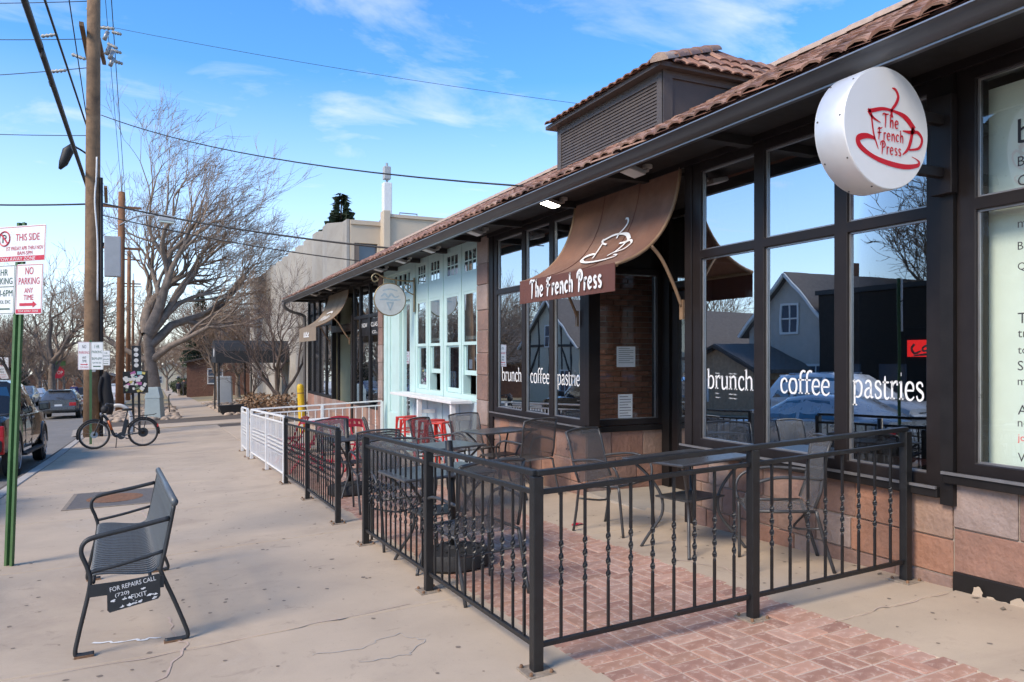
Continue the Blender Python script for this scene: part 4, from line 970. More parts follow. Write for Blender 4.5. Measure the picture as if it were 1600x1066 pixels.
chairs = [(3.72,5.72,200,'black mesh patio chair left of the table by the brunch window'), (4.0,4.02,56,'black mesh patio chair right of the table by the brunch window'),
 (1.97,4.74,4,'black mesh patio chair nearest the railing corner, back to the viewer'), (1.98,6.45,176,'black mesh patio chair on the far side of the near umbrella table'),
 (3.95,7.95,10,'black mesh patio chair before the house number, back to the viewer'), (4.0,9.62,186,'black mesh patio chair in front of the stone pilaster'),
 (3.40,9.4,215,'black mesh patio chair in front of the red stools'), (3.05,10.65,-107,'black mesh patio chair beside the red folding chairs'),
 (2.25,8.35,-6,'black mesh patio chair framed in the gap between the two black railings'), (2.35,10.8,180,'black mesh patio chair behind the short black railing, far side of table')]
for i, (x, y, a, lb) in enumerate(chairs):
    c = CH if i == 0 else copy_tree(CH); c['label'] = lb; place(c, x, y, R(a))
for i, (x, y, a, lb) in enumerate([(3.84,4.80,3,'square black patio table below the brunch window lettering'), (3.98,8.78,2,'square black patio table under the left window by the stone pilaster'),
    (2.02,5.62,0,'square black patio table with umbrella pole nearest the railing'), (2.75,7.55,4,'square black patio table with glossy top in front of the red stools'), (2.35,9.62,0,'square black patio table behind the short black railing')]):
    c = TB if i == 0 else copy_tree(TB); c['label'] = lb; place(c, x, y, R(a))
def umbrella_stand(x, y, lb):
    t = thing('umbrella_stand', lb, 'umbrella stand', group='weighted umbrella stands'); place(t, x, y)
    MB().lathe([(.25,0),(.275,.02),(.275,.09),(.255,.125),(.20,.135),(.07,.14),(.05,.16)], 28).build('base', 'rubber', t, auto=True)
    for k in range(8):
        a = k*math.pi/4; MB().box(-.03,.03,-.022,.022,0,.012).build('moulded_block', 'rubber', t).matrix_local = Matrix.Translation((.17*math.cos(a), .17*math.sin(a), .132)) @ Matrix.Rotation(a, 4, 'Z')
    MB().tube([(0,0,.12),(0,0,.96)], .03, 12).build('pole', 'black_iron', t, smooth=True)
    MB().tube([(.03,0,.36),(.075,0,.36)], .012, 8).build('screw_knob', 'black_iron', t)
umbrella_stand(2.08, 5.45, 'black umbrella stand with bare pole through the nearest table')
umbrella_stand(2.24, 9.66, 'black umbrella stand with bare pole behind the short black railing')
def red_stool(x, y, a, lb):
    t = thing('bar_stool', lb, 'stool', group='red bar stools at the mint counter'); place(t, x, y, a)
    mb = MB(); grid_frame(mb, [-.16,-.06,.06,.16], [-.16,-.06,.06,.16], .74, .765, lambda a, b, c: (a, b, c)); mb.build('seat', 'red_metal', t, bevel=.008)
    for sx in (-1, 1):
        for sy in (-1, 1):
            MB().tube([(sx*.14,sy*.14,.745),(sx*.155,sy*.155,.55),(sx*.20,sy*.20,0)], [.024,.02,.014], 6).build('leg', 'red_metal', t)
            MB().tube([(sx*.14,sy*.08,.735),(sx*.152,sy*.13,.63)], .009, 6).build('gusset', 'red_metal', t)
    for z, q in ((.28, .178), (.55, .156)):
        MB().tube([(-q,-q,z),(q,-q,z),(q,q,z),(-q,q,z)], .009, 6, closed=True).build('foot_ring', 'red_metal', t)
for (x, y, a, lb) in ((4.02,12.75,.2,'red bar stool farthest left at the mint counter'), (3.86,11.95,.5,'red bar stool second from left at the mint counter'), (3.92,11.2,.1,'red bar stool third from left at the mint counter'), (3.80,10.55,.7,'red bar stool nearest the white counter leg, farthest right')): red_stool(x, y, a, lb)
def red_chair(x, y, a, lb):
    t = thing('folding_chair', lb, 'chair', group='red slatted folding chairs'); place(t, x, y, R(a))
    mb = MB(); grid_frame(mb, [-.2,-.15,-.11,-.06,-.02,.02,.06,.11,.15,.2], [.70,.745,.785,.83], -.255, -.247, lambda a, b, c: (a, c - (b-.7)*.2, b + .035*math.cos(a*7)-.03)); mb.build('backrest', 'crimson', t)
    for s in (-1, 1):
        MB().tube([(s*.19,-.29,.80),(s*.19,-.1,.42),(s*.19,.25,0)], .013, 6).build('leg', 'crimson', t); MB().tube([(s*.175,.2,.45),(s*.175,0,.36),(s*.175,-.28,0)], .013, 6).build('leg', 'crimson', t)
    for k in range(6): MB().box(-.17,.17,-.17+k*.065,-.125+k*.065,.435,.45).build('seat_slat', 'crimson', t)
    MB().tube([(-.19,.22,.05),(.19,.22,.05)], .009, 6).build('stretcher', 'crimson', t)
for (x, y, a, lb) in ((2.95,11.75,200,'crimson folding chair with cut-out back, right of the pair'), (2.95,12.95,190,'crimson folding chair with cut-out back, left of the pair'), (2.2,12.6,80,'crimson folding chair seen through the white railing near the black post'), (2.25,14.3,60,'crimson folding chair seen through the white railing near its far end')): red_chair(x, y, a, lb)
t = thing('red_table', 'round crimson cafe table inside the white railing', 'table'); place(t, 2.7, 13.7)
MB().lathe([(.34,.715),(.35,.72),(.35,.735),(.34,.74)], 28).build('table_top', 'crimson', t, auto=True)
MB().tube([(0,0,.72),(0,0,.03)], .03, 10).build('pedestal', 'crimson', t, smooth=True); MB().lathe([(.22,0),(.21,.02),(.05,.05)], 20).build('foot', 'crimson', t, auto=True)
t = thing('white_table', 'small white slatted table behind the white railing by the yellow bollard', 'table'); place(t, 2.9, 14.9)
for k in range(6): MB().box(-.34,.34,-.32+k*.108,-.222+k*.108,.70,.722).build('slat', 'white_paint', t)
for sx in (-1, 1):
    for sy in (-1, 1): MB().box(sx*.3-.02,sx*.3+.02,sy*.28-.02,sy*.28+.02,0,.70).build('leg', 'white_paint', t)
# ================================================================== bench, grate
mat('bench_metal', (.10, .112, .12), .36, var=.2, scale=14, bump=.08); mat('bench_dark', (.022, .024, .026), .5, var=.25, scale=14)
def bench():
    y0 = 4.83; L = 1.92; x0 = -.12
    t = thing('metal_bench', 'grey-black metal rod bench with a worn repair notice on its near end', 'bench'); place(t, x0, y0, R(2.5)); t.scale = (.80, 1, .98); 
    # local: x across (front -x), y along, z up
    prof = catmull([(-.27,.42),(-.25,.445),(-.15,.445),(.0,.425),(.11,.42),(.17,.455),(.205,.55),(.245,.70),(.275,.815)], 4)
    rod = MB(); rod.tube([(a, 0, b) for a, b in prof], .0062, 6); rm = rod.data('rod', 'bench_metal', True)
    n = 32
    for k in range(n): share('rod', rm, t, (0, .045 + (L-.09)*k/(n-1), 0))
    MB().tube([(.28,-.02,.83),(.28,L+.02,.83)], .026, 12).build('top_rail', 'bench_metal', t, smooth=True)
    for x, z in ((.205,.545),(.10,.405),(-.26,.41)): MB().tube([(x+.012,.02,z),(x+.012,L-.02,z)], .012, 8).build('cross_bar', 'bench_dark', t, smooth=True)
    for y in (0, L):
        MB().tube(catmull([(-.25,y,.012),(-.335,y,.012),(-.365,y,.03),(-.34,y,.14),(-.27,y,.40),(-.285,y,.50),(-.32,y,.585),(-.30,y,.645),(-.22,y,.672),(0,y,.70),(.245,y,.735)], 5), .0155, 8).build('front_leg', 'bench_dark', t, smooth=True)
        MB().tube(catmull([(.20,y,.012),(.33,y,.012),(.355,y,.03),(.34,y,.08),(.27,y,.24),(.185,y,.42),(.185,y,.46),(.215,y,.56),(.28,y,.82)], 5), .0155, 8).build('back_leg', 'bench_dark', t, smooth=True)
        MB().tube(catmull([(-.28,y,.47),(-.05,y,.50),(.21,y,.545)], 4), .011, 8).build('arm_brace', 'bench_dark', t, smooth=True)
        MB().tube([(-.262,y,.375),(.19,y,.40)], .014, 8).build('side_bar', 'bench_dark', t)
        for x in (-.30, .265): MB().box(x-.07, x+.05, y-.022, y+.022, -.004, .012).build('foot', 'rust', t)
    o = MB().box(-.28, .20, -.022, -.016, .335, .405).build('strap_plate', 'bench_dark', t)
    pl = MB(); pl.prism([(-.155,.235),(.155,.275),(.17,.29),(.17,.41),(.155,.42),(-.155,.385),(-.17,.37),(-.17,.25)], -.031, -.024, lambda u, v, w: (u+.005, w, v)); P = pl.build('repair_notice', 'bench_dark', t)
    f = Fr((.005, -.033, .33), (1,0,.115), (-.115,0,1)); mb = MB()
    print_text(mb, 'FOR REPAIRS CALL', f, 0, .052, .295, .026); print_text(mb, '(720)', f, -.075, .01, .09, .026); print_text(mb, 'FIXIT', f, .03, -.02, .10, .026)
    mb.build('lettering', 'white_print', P)
    q = random.Random(2)
    for k in range(22):
        cx_, cy_ = q.uniform(-.14,.14), q.uniform(-.065, .02) if k > 6 else -.06; m_ = MB(); n_ = 11; s_ = q.uniform(.004,.015)
        m_.poly([f(cx_ + s_*q.uniform(.3,1.9)*math.cos(2*math.pi*i/n_), cy_ + s_*.6*q.uniform(.5,1.2)*math.sin(2*math.pi*i/n_), .001) for i in range(n_)]); m_.build('peeled_patch', 'white_print', P)
bench()
gr = thing('tree_grate', 'square iron tree grate with round opening full of mulch, no tree', 'grate'); place(gr, -.52, 11.65)
sx, sy = .56, .82
MB().add(*(lambda: ([(-sx,-sy,.001),(sx,-sy,.001),(sx,sy,.001),(-sx,sy,.001)], [(0,1,2,3)]))()).build('pit', 'ink', gr)
grid_frame(MB(), [-sx,-sx+.05,sx-.05,sx], [-sy,-sy+.05,sy-.05,sy], .002, .008, lambda a, b, c: (a, b, c)).build('rim', 'rust_plate', gr)
mat('grate_iron', (.15, .135, .125), .8, var=.2, scale=12)
bars = MB()
for k in range(34):
    y = -sy + .07 + k*(2*sy-.14)/33
    r2 = .36**2 - (y*.8)**2
    for (a, b) in ([(-sx+.05, sx-.05)] if r2 <= 0 else [(-sx+.05, -math.sqrt(r2)*.9), (math.sqrt(r2)*.9, sx-.05)]): bars.box(a, b, y-.017, y+.017, .0015, .007)
stuff(bars.build('bars', 'grate_iron', gr))
m_ = MB(); q = random.Random(8)
ring = [(0,0,.012)]
for j in (1, 2, 3):
    for k in range(18): a = k*math.pi/9; ring.append((.35*j/3*math.cos(a), .45*j/3*math.sin(a), .009 + (.012*q.random() if j < 3 else 0)))
m_.add(ring, [(0, 1+k, 1+(k+1) % 18) for k in range(18)] + [(1+j*18+k, 19+j*18+k, 19+j*18+(k+1) % 18, 1+j*18+(k+1) % 18) for j in range(2) for k in range(18)]); m_.build('mulch', 'mulch', gr)
# ================================================================== sign posts
mat('post_green', (.07, .15, .055), .55, var=.18, scale=9); mat('sign_white', (.70, .72, .72), .45, var=.05, scale=10); mat('sign_red', (.50, .03, .06), .5, var=.06); mat('sign_green', (.03, .10, .06), .5, var=.05)
def plate(parent, f, x0, x1, y0, y1, border, texts, bands=(), arrow=None, nm='sign_plate'):
    r = .02; pts = []
    for (cx_, cy_, a0) in ((x1-r, y1-r, 0), (x0+r, y1-r, 90), (x0+r, y0+r, 180), (x1-r, y0+r, 270)):
        for k in range(4): a = R(a0 + k*30); pts.append((cx_ + r*math.cos(a), cy_ + r*math.sin(a)))
    mb = MB(); mb.prism(pts, -.003, 0, f); P = mb.build(nm, 'sign_white', parent)
    m_ = MB(); b = .008; e = .004
    grid_frame(m_, [x0+b, x0+b+e, x1-b-e, x1-b], [y0+b, y0+b+e, y1-b-e, y1-b], .0006, .0012, f); m_.build('border', border, P)
    for (a, b_, c, d, m) in bands: MB().add([f(a, c, .0014), f(b_, c, .0014), f(b_, d, .0014), f(a, d, .0014)], [(0,1,2,3)]).build('band', m, P)
    grp = {}
    for (t, cx_, cy_, w, h, m) in texts:
        mb = grp.setdefault(m, MB()); print_text(mb, t, lambda a, b: f(a, b, .0022), cx_, cy_, w, h)
    for m, mb in grp.items(): mb.build('lettering', m, P)
    if arrow:
        a, b_, cy_, m = arrow; h = .012
        MB().add([f(a, cy_-h, .002), f(b_-.045, cy_-h, .002), f(b_-.045, cy_+h, .002), f(a, cy_+h, .002), f(b_-.045, cy_-h*2.4, .002), f(b_, cy_, .002), f(b_-.045, cy_+h*2.4, .002)], [(0,1,2,3),(4,5,6)]).build('arrow', m, P)
    return P
t = thing('sign_post', 'leaning green post with three white parking signs at the kerb', 'sign', (-1.16, 7.69, gz(-1.16, 7.69)))
U = Vector((.729, -.685, 0)); ln = Vector((.034, -.016, 1)).normalized()
pb = MB(); nn = Vector((-.685, -.729, 0))
sec = [(-.045, .0), (-.018, .0), (-.018, -.03), (.018, -.03), (.018, 0), (.045, 0), (.045, -.007), (.025, -.007), (.025, -.04), (-.025, -.04), (-.025, -.007), (-.045, -.007)]
pb.prism(sec, -.02, 2.95, lambda u, v, w: tuple(U*u + nn*v + ln*w)); pb.build('post', 'post_green', t)
f = Fr(tuple(ln*2.375 + nn*.006), U, ln)       # b = 0 at z about .55
dz = -.03
plate(t, f, -.02, .285, -.215, .215, 'sign_red', [('NO', .13, .155, .09, .062, 'sign_red'), ('PARKING', .13, .068, .235, .058, 'sign_red'), ('ANY', .13, -.012, .095, .044, 'sign_red'), ('TIME', .13, -.072, .11, .044, 'sign_red'), ('TOW AWAY ZONE', .13, -.188, .23, .018, 'sign_white')], [(-.008, .273, -.205, -.172, 'sign_red')], (.03, .225, -.132, 'sign_red'))
plate(t, f, -.335, -.03, -.215, .215, 'sign_green', [('2 HR', -.185, .15, .14, .055, 'sign_green'), ('PARKING', -.185, .075, .25, .055, 'sign_green'), ('8AM-6PM', -.185, -.03, .26, .055, 'sign_green'), ('SUN HOL EXC', -.185, -.105, .22, .03, 'sign_green')], [(-.325, -.042, .022, .028, 'sign_green')], None)
MB().add([f(-.29,-.172,.002), f(-.08,-.172,.002), f(-.08,-.160,.002), f(-.29,-.160,.002)], [(0,1,2,3)]).build('arrow_bar', 'sign_green', t)
W2 = plate(t, f, -.39, .30, .235, .545, 'sign_red', [('THIS SIDE', .095, .445, .27, .06, 'sign_red'), ('1ST FRIDAY APR THRU NOV', .065, .352, .42, .032, 'sign_red'), ('8AM-5PM', .07, .31, .17, .032, 'sign_red'), ('TOW AWAY ZONE', -.02, .262, .42, .03, 'sign_white')], [(-.382, .292, .243, .284, 'sign_red')])
m_ = MB(); m_.tube([f(-.17+.062*math.cos(2*math.pi*k/24), .44+.062*math.sin(2*math.pi*k/24), .003) for k in range(24)], .006, 4, closed=True); m_.build('prohibition_ring', 'sign_red', t)
m_ = MB(); print_text(m_, 'P', lambda a, b: f(a, b, .003), -.17, .44, .045, .07); m_.build('lettering', 'ink', t)
MB().add([f(-.215,.478,.004), f(-.205,.488,.004), f(-.125,.402,.004), f(-.135,.392,.004)], [(3,2,1,0)]).build('prohibition_bar', 'sign_red', t)
def small_signs(label, x, y, zc, h, w, two=True, post='post_green', ph=None, cat='sign'):
    b = gz(x, y); t = thing('sign_post', label, cat, (x, y, b)); top = zc - b + h/2 + .05
    MB().box(-.03, .03, .0, .03, -.02, top).build('post', post, t)
    f = Fr((0, -.008, zc-b), (.93,-.36,0), (0,0,1))
    plate(t, f, -w, 0, -h/2, h/2, 'sign_red', [('NO', -w/2, h*.33, w*.3, h*.12, 'ink'), ('PARKING', -w/2, h*.12, w*.8, h*.1, 'sign_red'), ('ANY', -w/2, -.06*h, w*.3, h*.09, 'ink'), ('TIME', -w/2, -.19*h, w*.35, h*.09, 'ink'), ('TOW AWAY', -w/2, -h*.41, w*.7, h*.06, 'sign_red')], [], (-w*.8, -w*.2, -h*.31, 'sign_red'))
    if two: plate(t, f, .01, w, -h/2, h/2, 'sign_green', [('1 HR', w/2, h*.33, w*.4, h*.12, 'sign_green'), ('PARKING', w/2, h*.14, w*.8, h*.1, 'sign_green'), ('8AM-6PM', w/2, -.1*h, w*.8, h*.1, 'sign_green'), ('SUN HOL EXC', w/2, -.25*h, w*.7, h*.06, 'sign_green')], [(w*.2, w*.8, -h*.40, -h*.36, 'sign_green')])
    return t
small_signs('green post with two small parking signs in front of the tall utility pole', -1.63, 23.3, -.02, .75, .33)
small_signs('pair of parking signs on a thin post right of the tall utility pole', -2.1, 36.0, -.12, .62, .32, post='post_green')
small_signs('blank white street sign on a post beyond the pickup', -9.3, 62.0, -.9, 1.5, .9, two=False, post='louvre')
# stop sign with green street name blade, far off
t = thing('stop_sign', 'distant red stop sign under a green street name blade', 'sign', (-7.2, 70, gz(-7.2, 70)))
zc = atz = 2.6
MB().box(-.04,.04,0,.06,0,3.4).build('post', 'lamp_body', t)
m_ = MB(); m_.prism([(.5*math.cos(R(22.5+45*k)), .5*math.sin(R(22.5+45*k))) for k in range(8)], -.02, 0, lambda u, v, w: (u, w, v+2.55)); o = m_.build('octagon', 'sign_red', t)
m_ = MB(); print_text(m_, 'STOP', lambda a, b: (a, -.023, 2.55+b), 0, 0, .7, .28); m_.build('lettering', 'sign_white', o)
MB().box(-.55,.55,-.01,.01,3.1,3.45).build('street_name_blade', 'post_green', t)
# ================================================================== utility poles and wires
mat('pole_wood', (.20, .125, .072), .9, var=.3, scale=3, bump=.5, bscale=25, stain=[(1.2, (.055, .035, .024), .5, .68, .75), (.6, (.34, .23, .14), .52, .7, .6)])
mat('pole_wood_red', (.22, .105, .052), .9, var=.3, scale=3, bump=.5, bscale=25, stain=[(1.0, (.09, .045, .028), .5, .7, .7)])
mat('cable', (.012, .012, .013), .6, var=.1); mat('insulator', (.30, .31, .30), .4, var=.15); mat('grey_box', (.38, .39, .39), .5, var=.08, scale=4)
mat('steel', (.32, .33, .34), .4, metal=.5, var=.1)
FX, FY = math.sin(R(YAW)), math.cos(R(YAW))
def sight(px, py, d):          # place along a line of sight, used to survey far points
    q = (px-800)/1178; return Vector(((FX+q*FY)*d, (FY-q*FX)*d, (555-py)/1178*d))
pb_ = Vector((-1.83, 26.6, gz(-1.8, 26.6)))
UP = thing('utility_pole', 'tall weathered wooden utility pole with riser conduit, nearest the viewer', 'utility pole', tuple(pb_), 0, 'wooden utility poles')
lean = Vector((.004, 0, 1))
MB().tube([tuple(lean*z) for z in (-.1, 3, 7, 11, 16)], [.245,.23,.21,.195,.175], 16).build('shaft', 'pole_wood', UP, smooth=True)
MB().tube([(.27,-.10,0),(.27,-.10,4.0),(.26,-.10,8.0)], .055, 8).build('riser_conduit', 'cable', UP, smooth=True)
MB().tube(catmull([(.17,-.24,4.2),(.17,-.24,6.0),(.10,-.28,7.2),(.14,-.25,8.0),(.15,-.22,8.6)], 4), .025, 6).build('white_conduit', 'white_paint', UP, smooth=True)
MB().box(.35,.80,-.25,.05,4.95,6.2).build('equipment_cabinet', 'grey_box', UP, bevel=.02)
MB().box(.24,.36,-.12,-.02,5.9,6.0).build('cabinet_bracket', 'cable', UP)
MB().box(.0,.12,-.34,-.27,2.0,2.35).build('meter_box', 'grey_box', UP)
def arm_between(a, b, w, parent, name, m='cable'):
    a, b = Vector(a)-pb_, Vector(b)-pb_; MB().tube([tuple(a), tuple(b)], w, 4).build(name, m, parent)
arm_between(sight(127,37,22.6), sight(138,92,25.6), .085, UP, 'crossarm', 'pole_wood'); arm_between(sight(150,44,24.0), sight(163,99,27.6), .085, UP, 'crossarm', 'pole_wood')
arm_between(sight(165,292,25.0), sight(166,316,25.5), .07, UP, 'standoff_arm', 'pole_wood')
for k, (x, y, d, dx_, dy_) in enumerate(((112,85,25,22,8),(153,43,25,26,2),(155,14,25,-20,0),(64,57,25,26,-3),(80,112,25,24,-2),(168,68,26,16,8),(175,50,26,15,4),(172,78,26,18,5),(176,95,26,16,5))):
    a = sight(x, y, d)-pb_; b = sight(x+dx_, y+dy_, d)-pb_
    m_ = MB(); P = [a.lerp(b, i/8) for i in range(9)]; m_.tube([tuple(p) for p in P], [.03,.07,.035,.07,.035,.07,.035,.06,.025], 8); m_.build('insulator', 'insulator', UP, smooth=True)
for (x, y) in ((163,62),(166,85),(171,92),(172,103)): c = sight(x, y, 25.6)-pb_; MB().tube([tuple(c), tuple(c+Vector((.1,.05,.3)))], .07, 8).build('cutout_fuse', 'steel', UP, smooth=True)
def lesser_pole(px, d, ytop, r, lb, m):
    p = sight(px, 555, d); z0 = gz(p.x, p.y); t = thing('utility_pole', lb, 'utility pole', (p.x, p.y, z0), 0, 'wooden utility poles'); H_ = (555-ytop)/1178*d - z0
    MB().tube([(0,0,-.1),(.05,0,H_*.5),(.1,0,H_)], [r, r*.9, r*.75], 12).build('shaft', m, t, smooth=True)
    for z in (H_-.9, H_-3.2): MB().box(-1.0,1.1,-.06,.06,z,z+.12).build('crossarm', m, t)
    MB().tube([(.1,0,H_),(.1,0,H_+.9)], .05, 6).build('pin', 'steel', t)
    return Vector((p.x+.1, p.y, z0+H_))
p2 = lesser_pole(187, 42, 300, .23, 'reddish wooden utility pole just right of the tall one', 'pole_wood_red')
p3 = lesser_pole(200, 72, 392, .22, 'third utility pole in line, thin and dark', 'pole_wood_red')
p4 = lesser_pole(207, 100, 438, .2, 'farthest visible utility pole in the line', 'pole_wood_red')
def cable(lb, a, b, r=.012, sag=.0, n=14, m='cable'):
    a, b = Vector(a), Vector(b); c = (a+b)/2; t = thing('overhead_cable', lb, 'cable', tuple(a), 0, 'overhead cables')
    P = []
    for k in range(n+1):
        q = k/n; p = a.lerp(b, q); p.z -= sag*4*q*(1-q); P.append(tuple(p-a))
    MB().tube(P, r, 6).build('wire', m, t, smooth=True); return t
def through(a, b, k): return Vector(a) + (Vector(b)-Vector(a))*k
S = sight
cb = cable('thick black lashed cable bundle coming down to the tall pole', S(136,292,25.4), through(S(136,292,25.4), S(38,0,11.6), 2.2), .055)
a = S(136,292,25.4)
for k, (x, y, d) in enumerate(((110,215,20.5),(75,110,15.2),(60,62,13.4))):
    c = S(x, y, d) - a; MB().tube(catmull([tuple(c+Vector((-.02,0,.12))), tuple(c+Vector((.06,.02,-.1))), tuple(c+Vector((.05,.05,-.3))), tuple(c+Vector((.0,.2,-.16)))], 4), .02, 6).build('lashing_loop', 'cable', cb, smooth=True)
t = thing('splice_case', 'black cable splice case hanging beside the tall pole', 'splice case', tuple(S(106,243,23.5)))
MB().tube([(.18,0,.34),(.0,0,.12),(-.12,0,-.25),(-.22,0,-.45)], [.10,.16,.13,.04], 10).build('case', 'cable', t, smooth=True)
MB().tube(catmull([(.18,0,.3),(.4,.1,.2),(.62,.3,.05),(.5,.4,-.1)], 4), .03, 6).build('tail', 'cable', t, smooth=True)
cable('slim black cable left of the tall pole, second from the bundle', S(138,205,25.4), through(S(138,205,25.4), S(70,0,16), 2.0), .028)
cable('thin wire nearest the tall pole on its left', S(140,215,25.4), through(S(140,215,25.4), S(108,0,17.5), 2.0), .014)
cable('thin wire running from the tall pole top to the next poles', S(168,-90,21), p3, .014, .25)
cable('thin wire running down the street to the second pole', S(160,-60,24.5), p2, .010, .15)
cable('black cable crossing the street left of the tall pole', S(137,319,25.2), through(S(137,319,25.2), S(0,316,26), 2.5), .03, .1)
cable('upper black cable from the tall pole over the bare tree', S(160,318,25.2), S(790,402,21), .03, .25)
cable('lower black cable from the tall pole passing the bare tree', S(158,336,25.2), S(660,418,24), .02, .2)
cable('long service wire from the tall pole to the cafe roof', S(158,180,25.2), S(830,292,11.9), .016, .35)
cable('faint high wire crossing the open sky above the roofs', S(160,40,25.2), S(1240,200,26), .007, .3)
for k, (y0_, y1_, lb) in enumerate(((3,2,'topmost'),(60,61,'second'),(115,106,'third'),(208,212,'fourth'))):
    cable('thin wire over the street left of the tall pole, %s from the top' % lb, S(138,y1_,25.2), through(S(138,y1_,25.2), S(0,y0_,26), 2.2), .013, .05)
t = thing('street_lamp', 'pale green-grey street lamp head on a long arm before the bare tree', 'street lamp', tuple(S(187,352,41.5)))
a = S(187,352,41.5); e = S(262,341,40) - a
MB().tube(catmull([(0,0,0), tuple(e*.4+Vector((0,0,.35))), tuple(e*.85+Vector((0,0,.2)))], 5), .045, 8).build('arm', 'steel', t, smooth=True)
m_ = MB(); m_.hexa([tuple(e+Vector(v)) for v in ((-.5,-.2,-.16),(.38,-.2,-.2),(.38,.2,-.2),(-.5,.2,-.16),(-.42,-.15,.16),(.32,-.15,.12),(.32,.15,.12),(-.42,.15,.16))]); m_.build('lamp_head', 'grey_box', t, bevel=.04)
m_ = MB(); m_.hexa([tuple(e+Vector(v)) for v in ((-.4,-.16,-.24),(.3,-.16,-.27),(.3,.16,-.27),(-.4,.16,-.24),(-.42,-.17,-.165),(.32,-.17,-.2),(.32,.17,-.2),(-.42,.17,-.165))]); m_.build('lens', 'pale_green', t)
# ================================================================== things round the poles
t = thing('black_jacket', 'black jacket hanging on the side of the tall utility pole', 'jacket', (-1.45, 26.1, -.75)); t.scale = (.7, .7, .92)
m_ = MB(); q = random.Random(4); rings = []
for k, (z, rx, ry, ox) in enumerate(((.25,.06,.05,.05),(.1,.16,.1,.05),(-.2,.22,.12,.06),(-.6,.24,.12,.10),(-.95,.2,.1,.16),(-1.15,.10,.08,.2))):
    for i in range(12): a = i*math.pi/6; m_.v.append((ox + rx*math.cos(a)*q.uniform(.75,1.15), ry*math.sin(a)*q.uniform(.7,1.2), z + q.uniform(-.03,.03)))
for k in range(5):
    for i in range(12): m_.f.append((k*12+i, k*12+(i+1) % 12, k*12+12+(i+1) % 12, k*12+12+i)); m_.m.append(0)
m_.f += [tuple(range(11,-1,-1)), tuple(range(60,72))]; m_.m += [0,0]
mat('black_cloth', (.014,.014,.016), .85, var=.2); m_.build('body', 'black_cloth', t, smooth=True)
MB().tube(catmull([(-.1,-.05,.1),(-.2,-.06,-.3),(-.16,-.05,-.75)], 4), [.07,.075,.07,.07,.07,.07,.065,.06,.05], 8).build('sleeve', 'black_cloth', t, smooth=True)
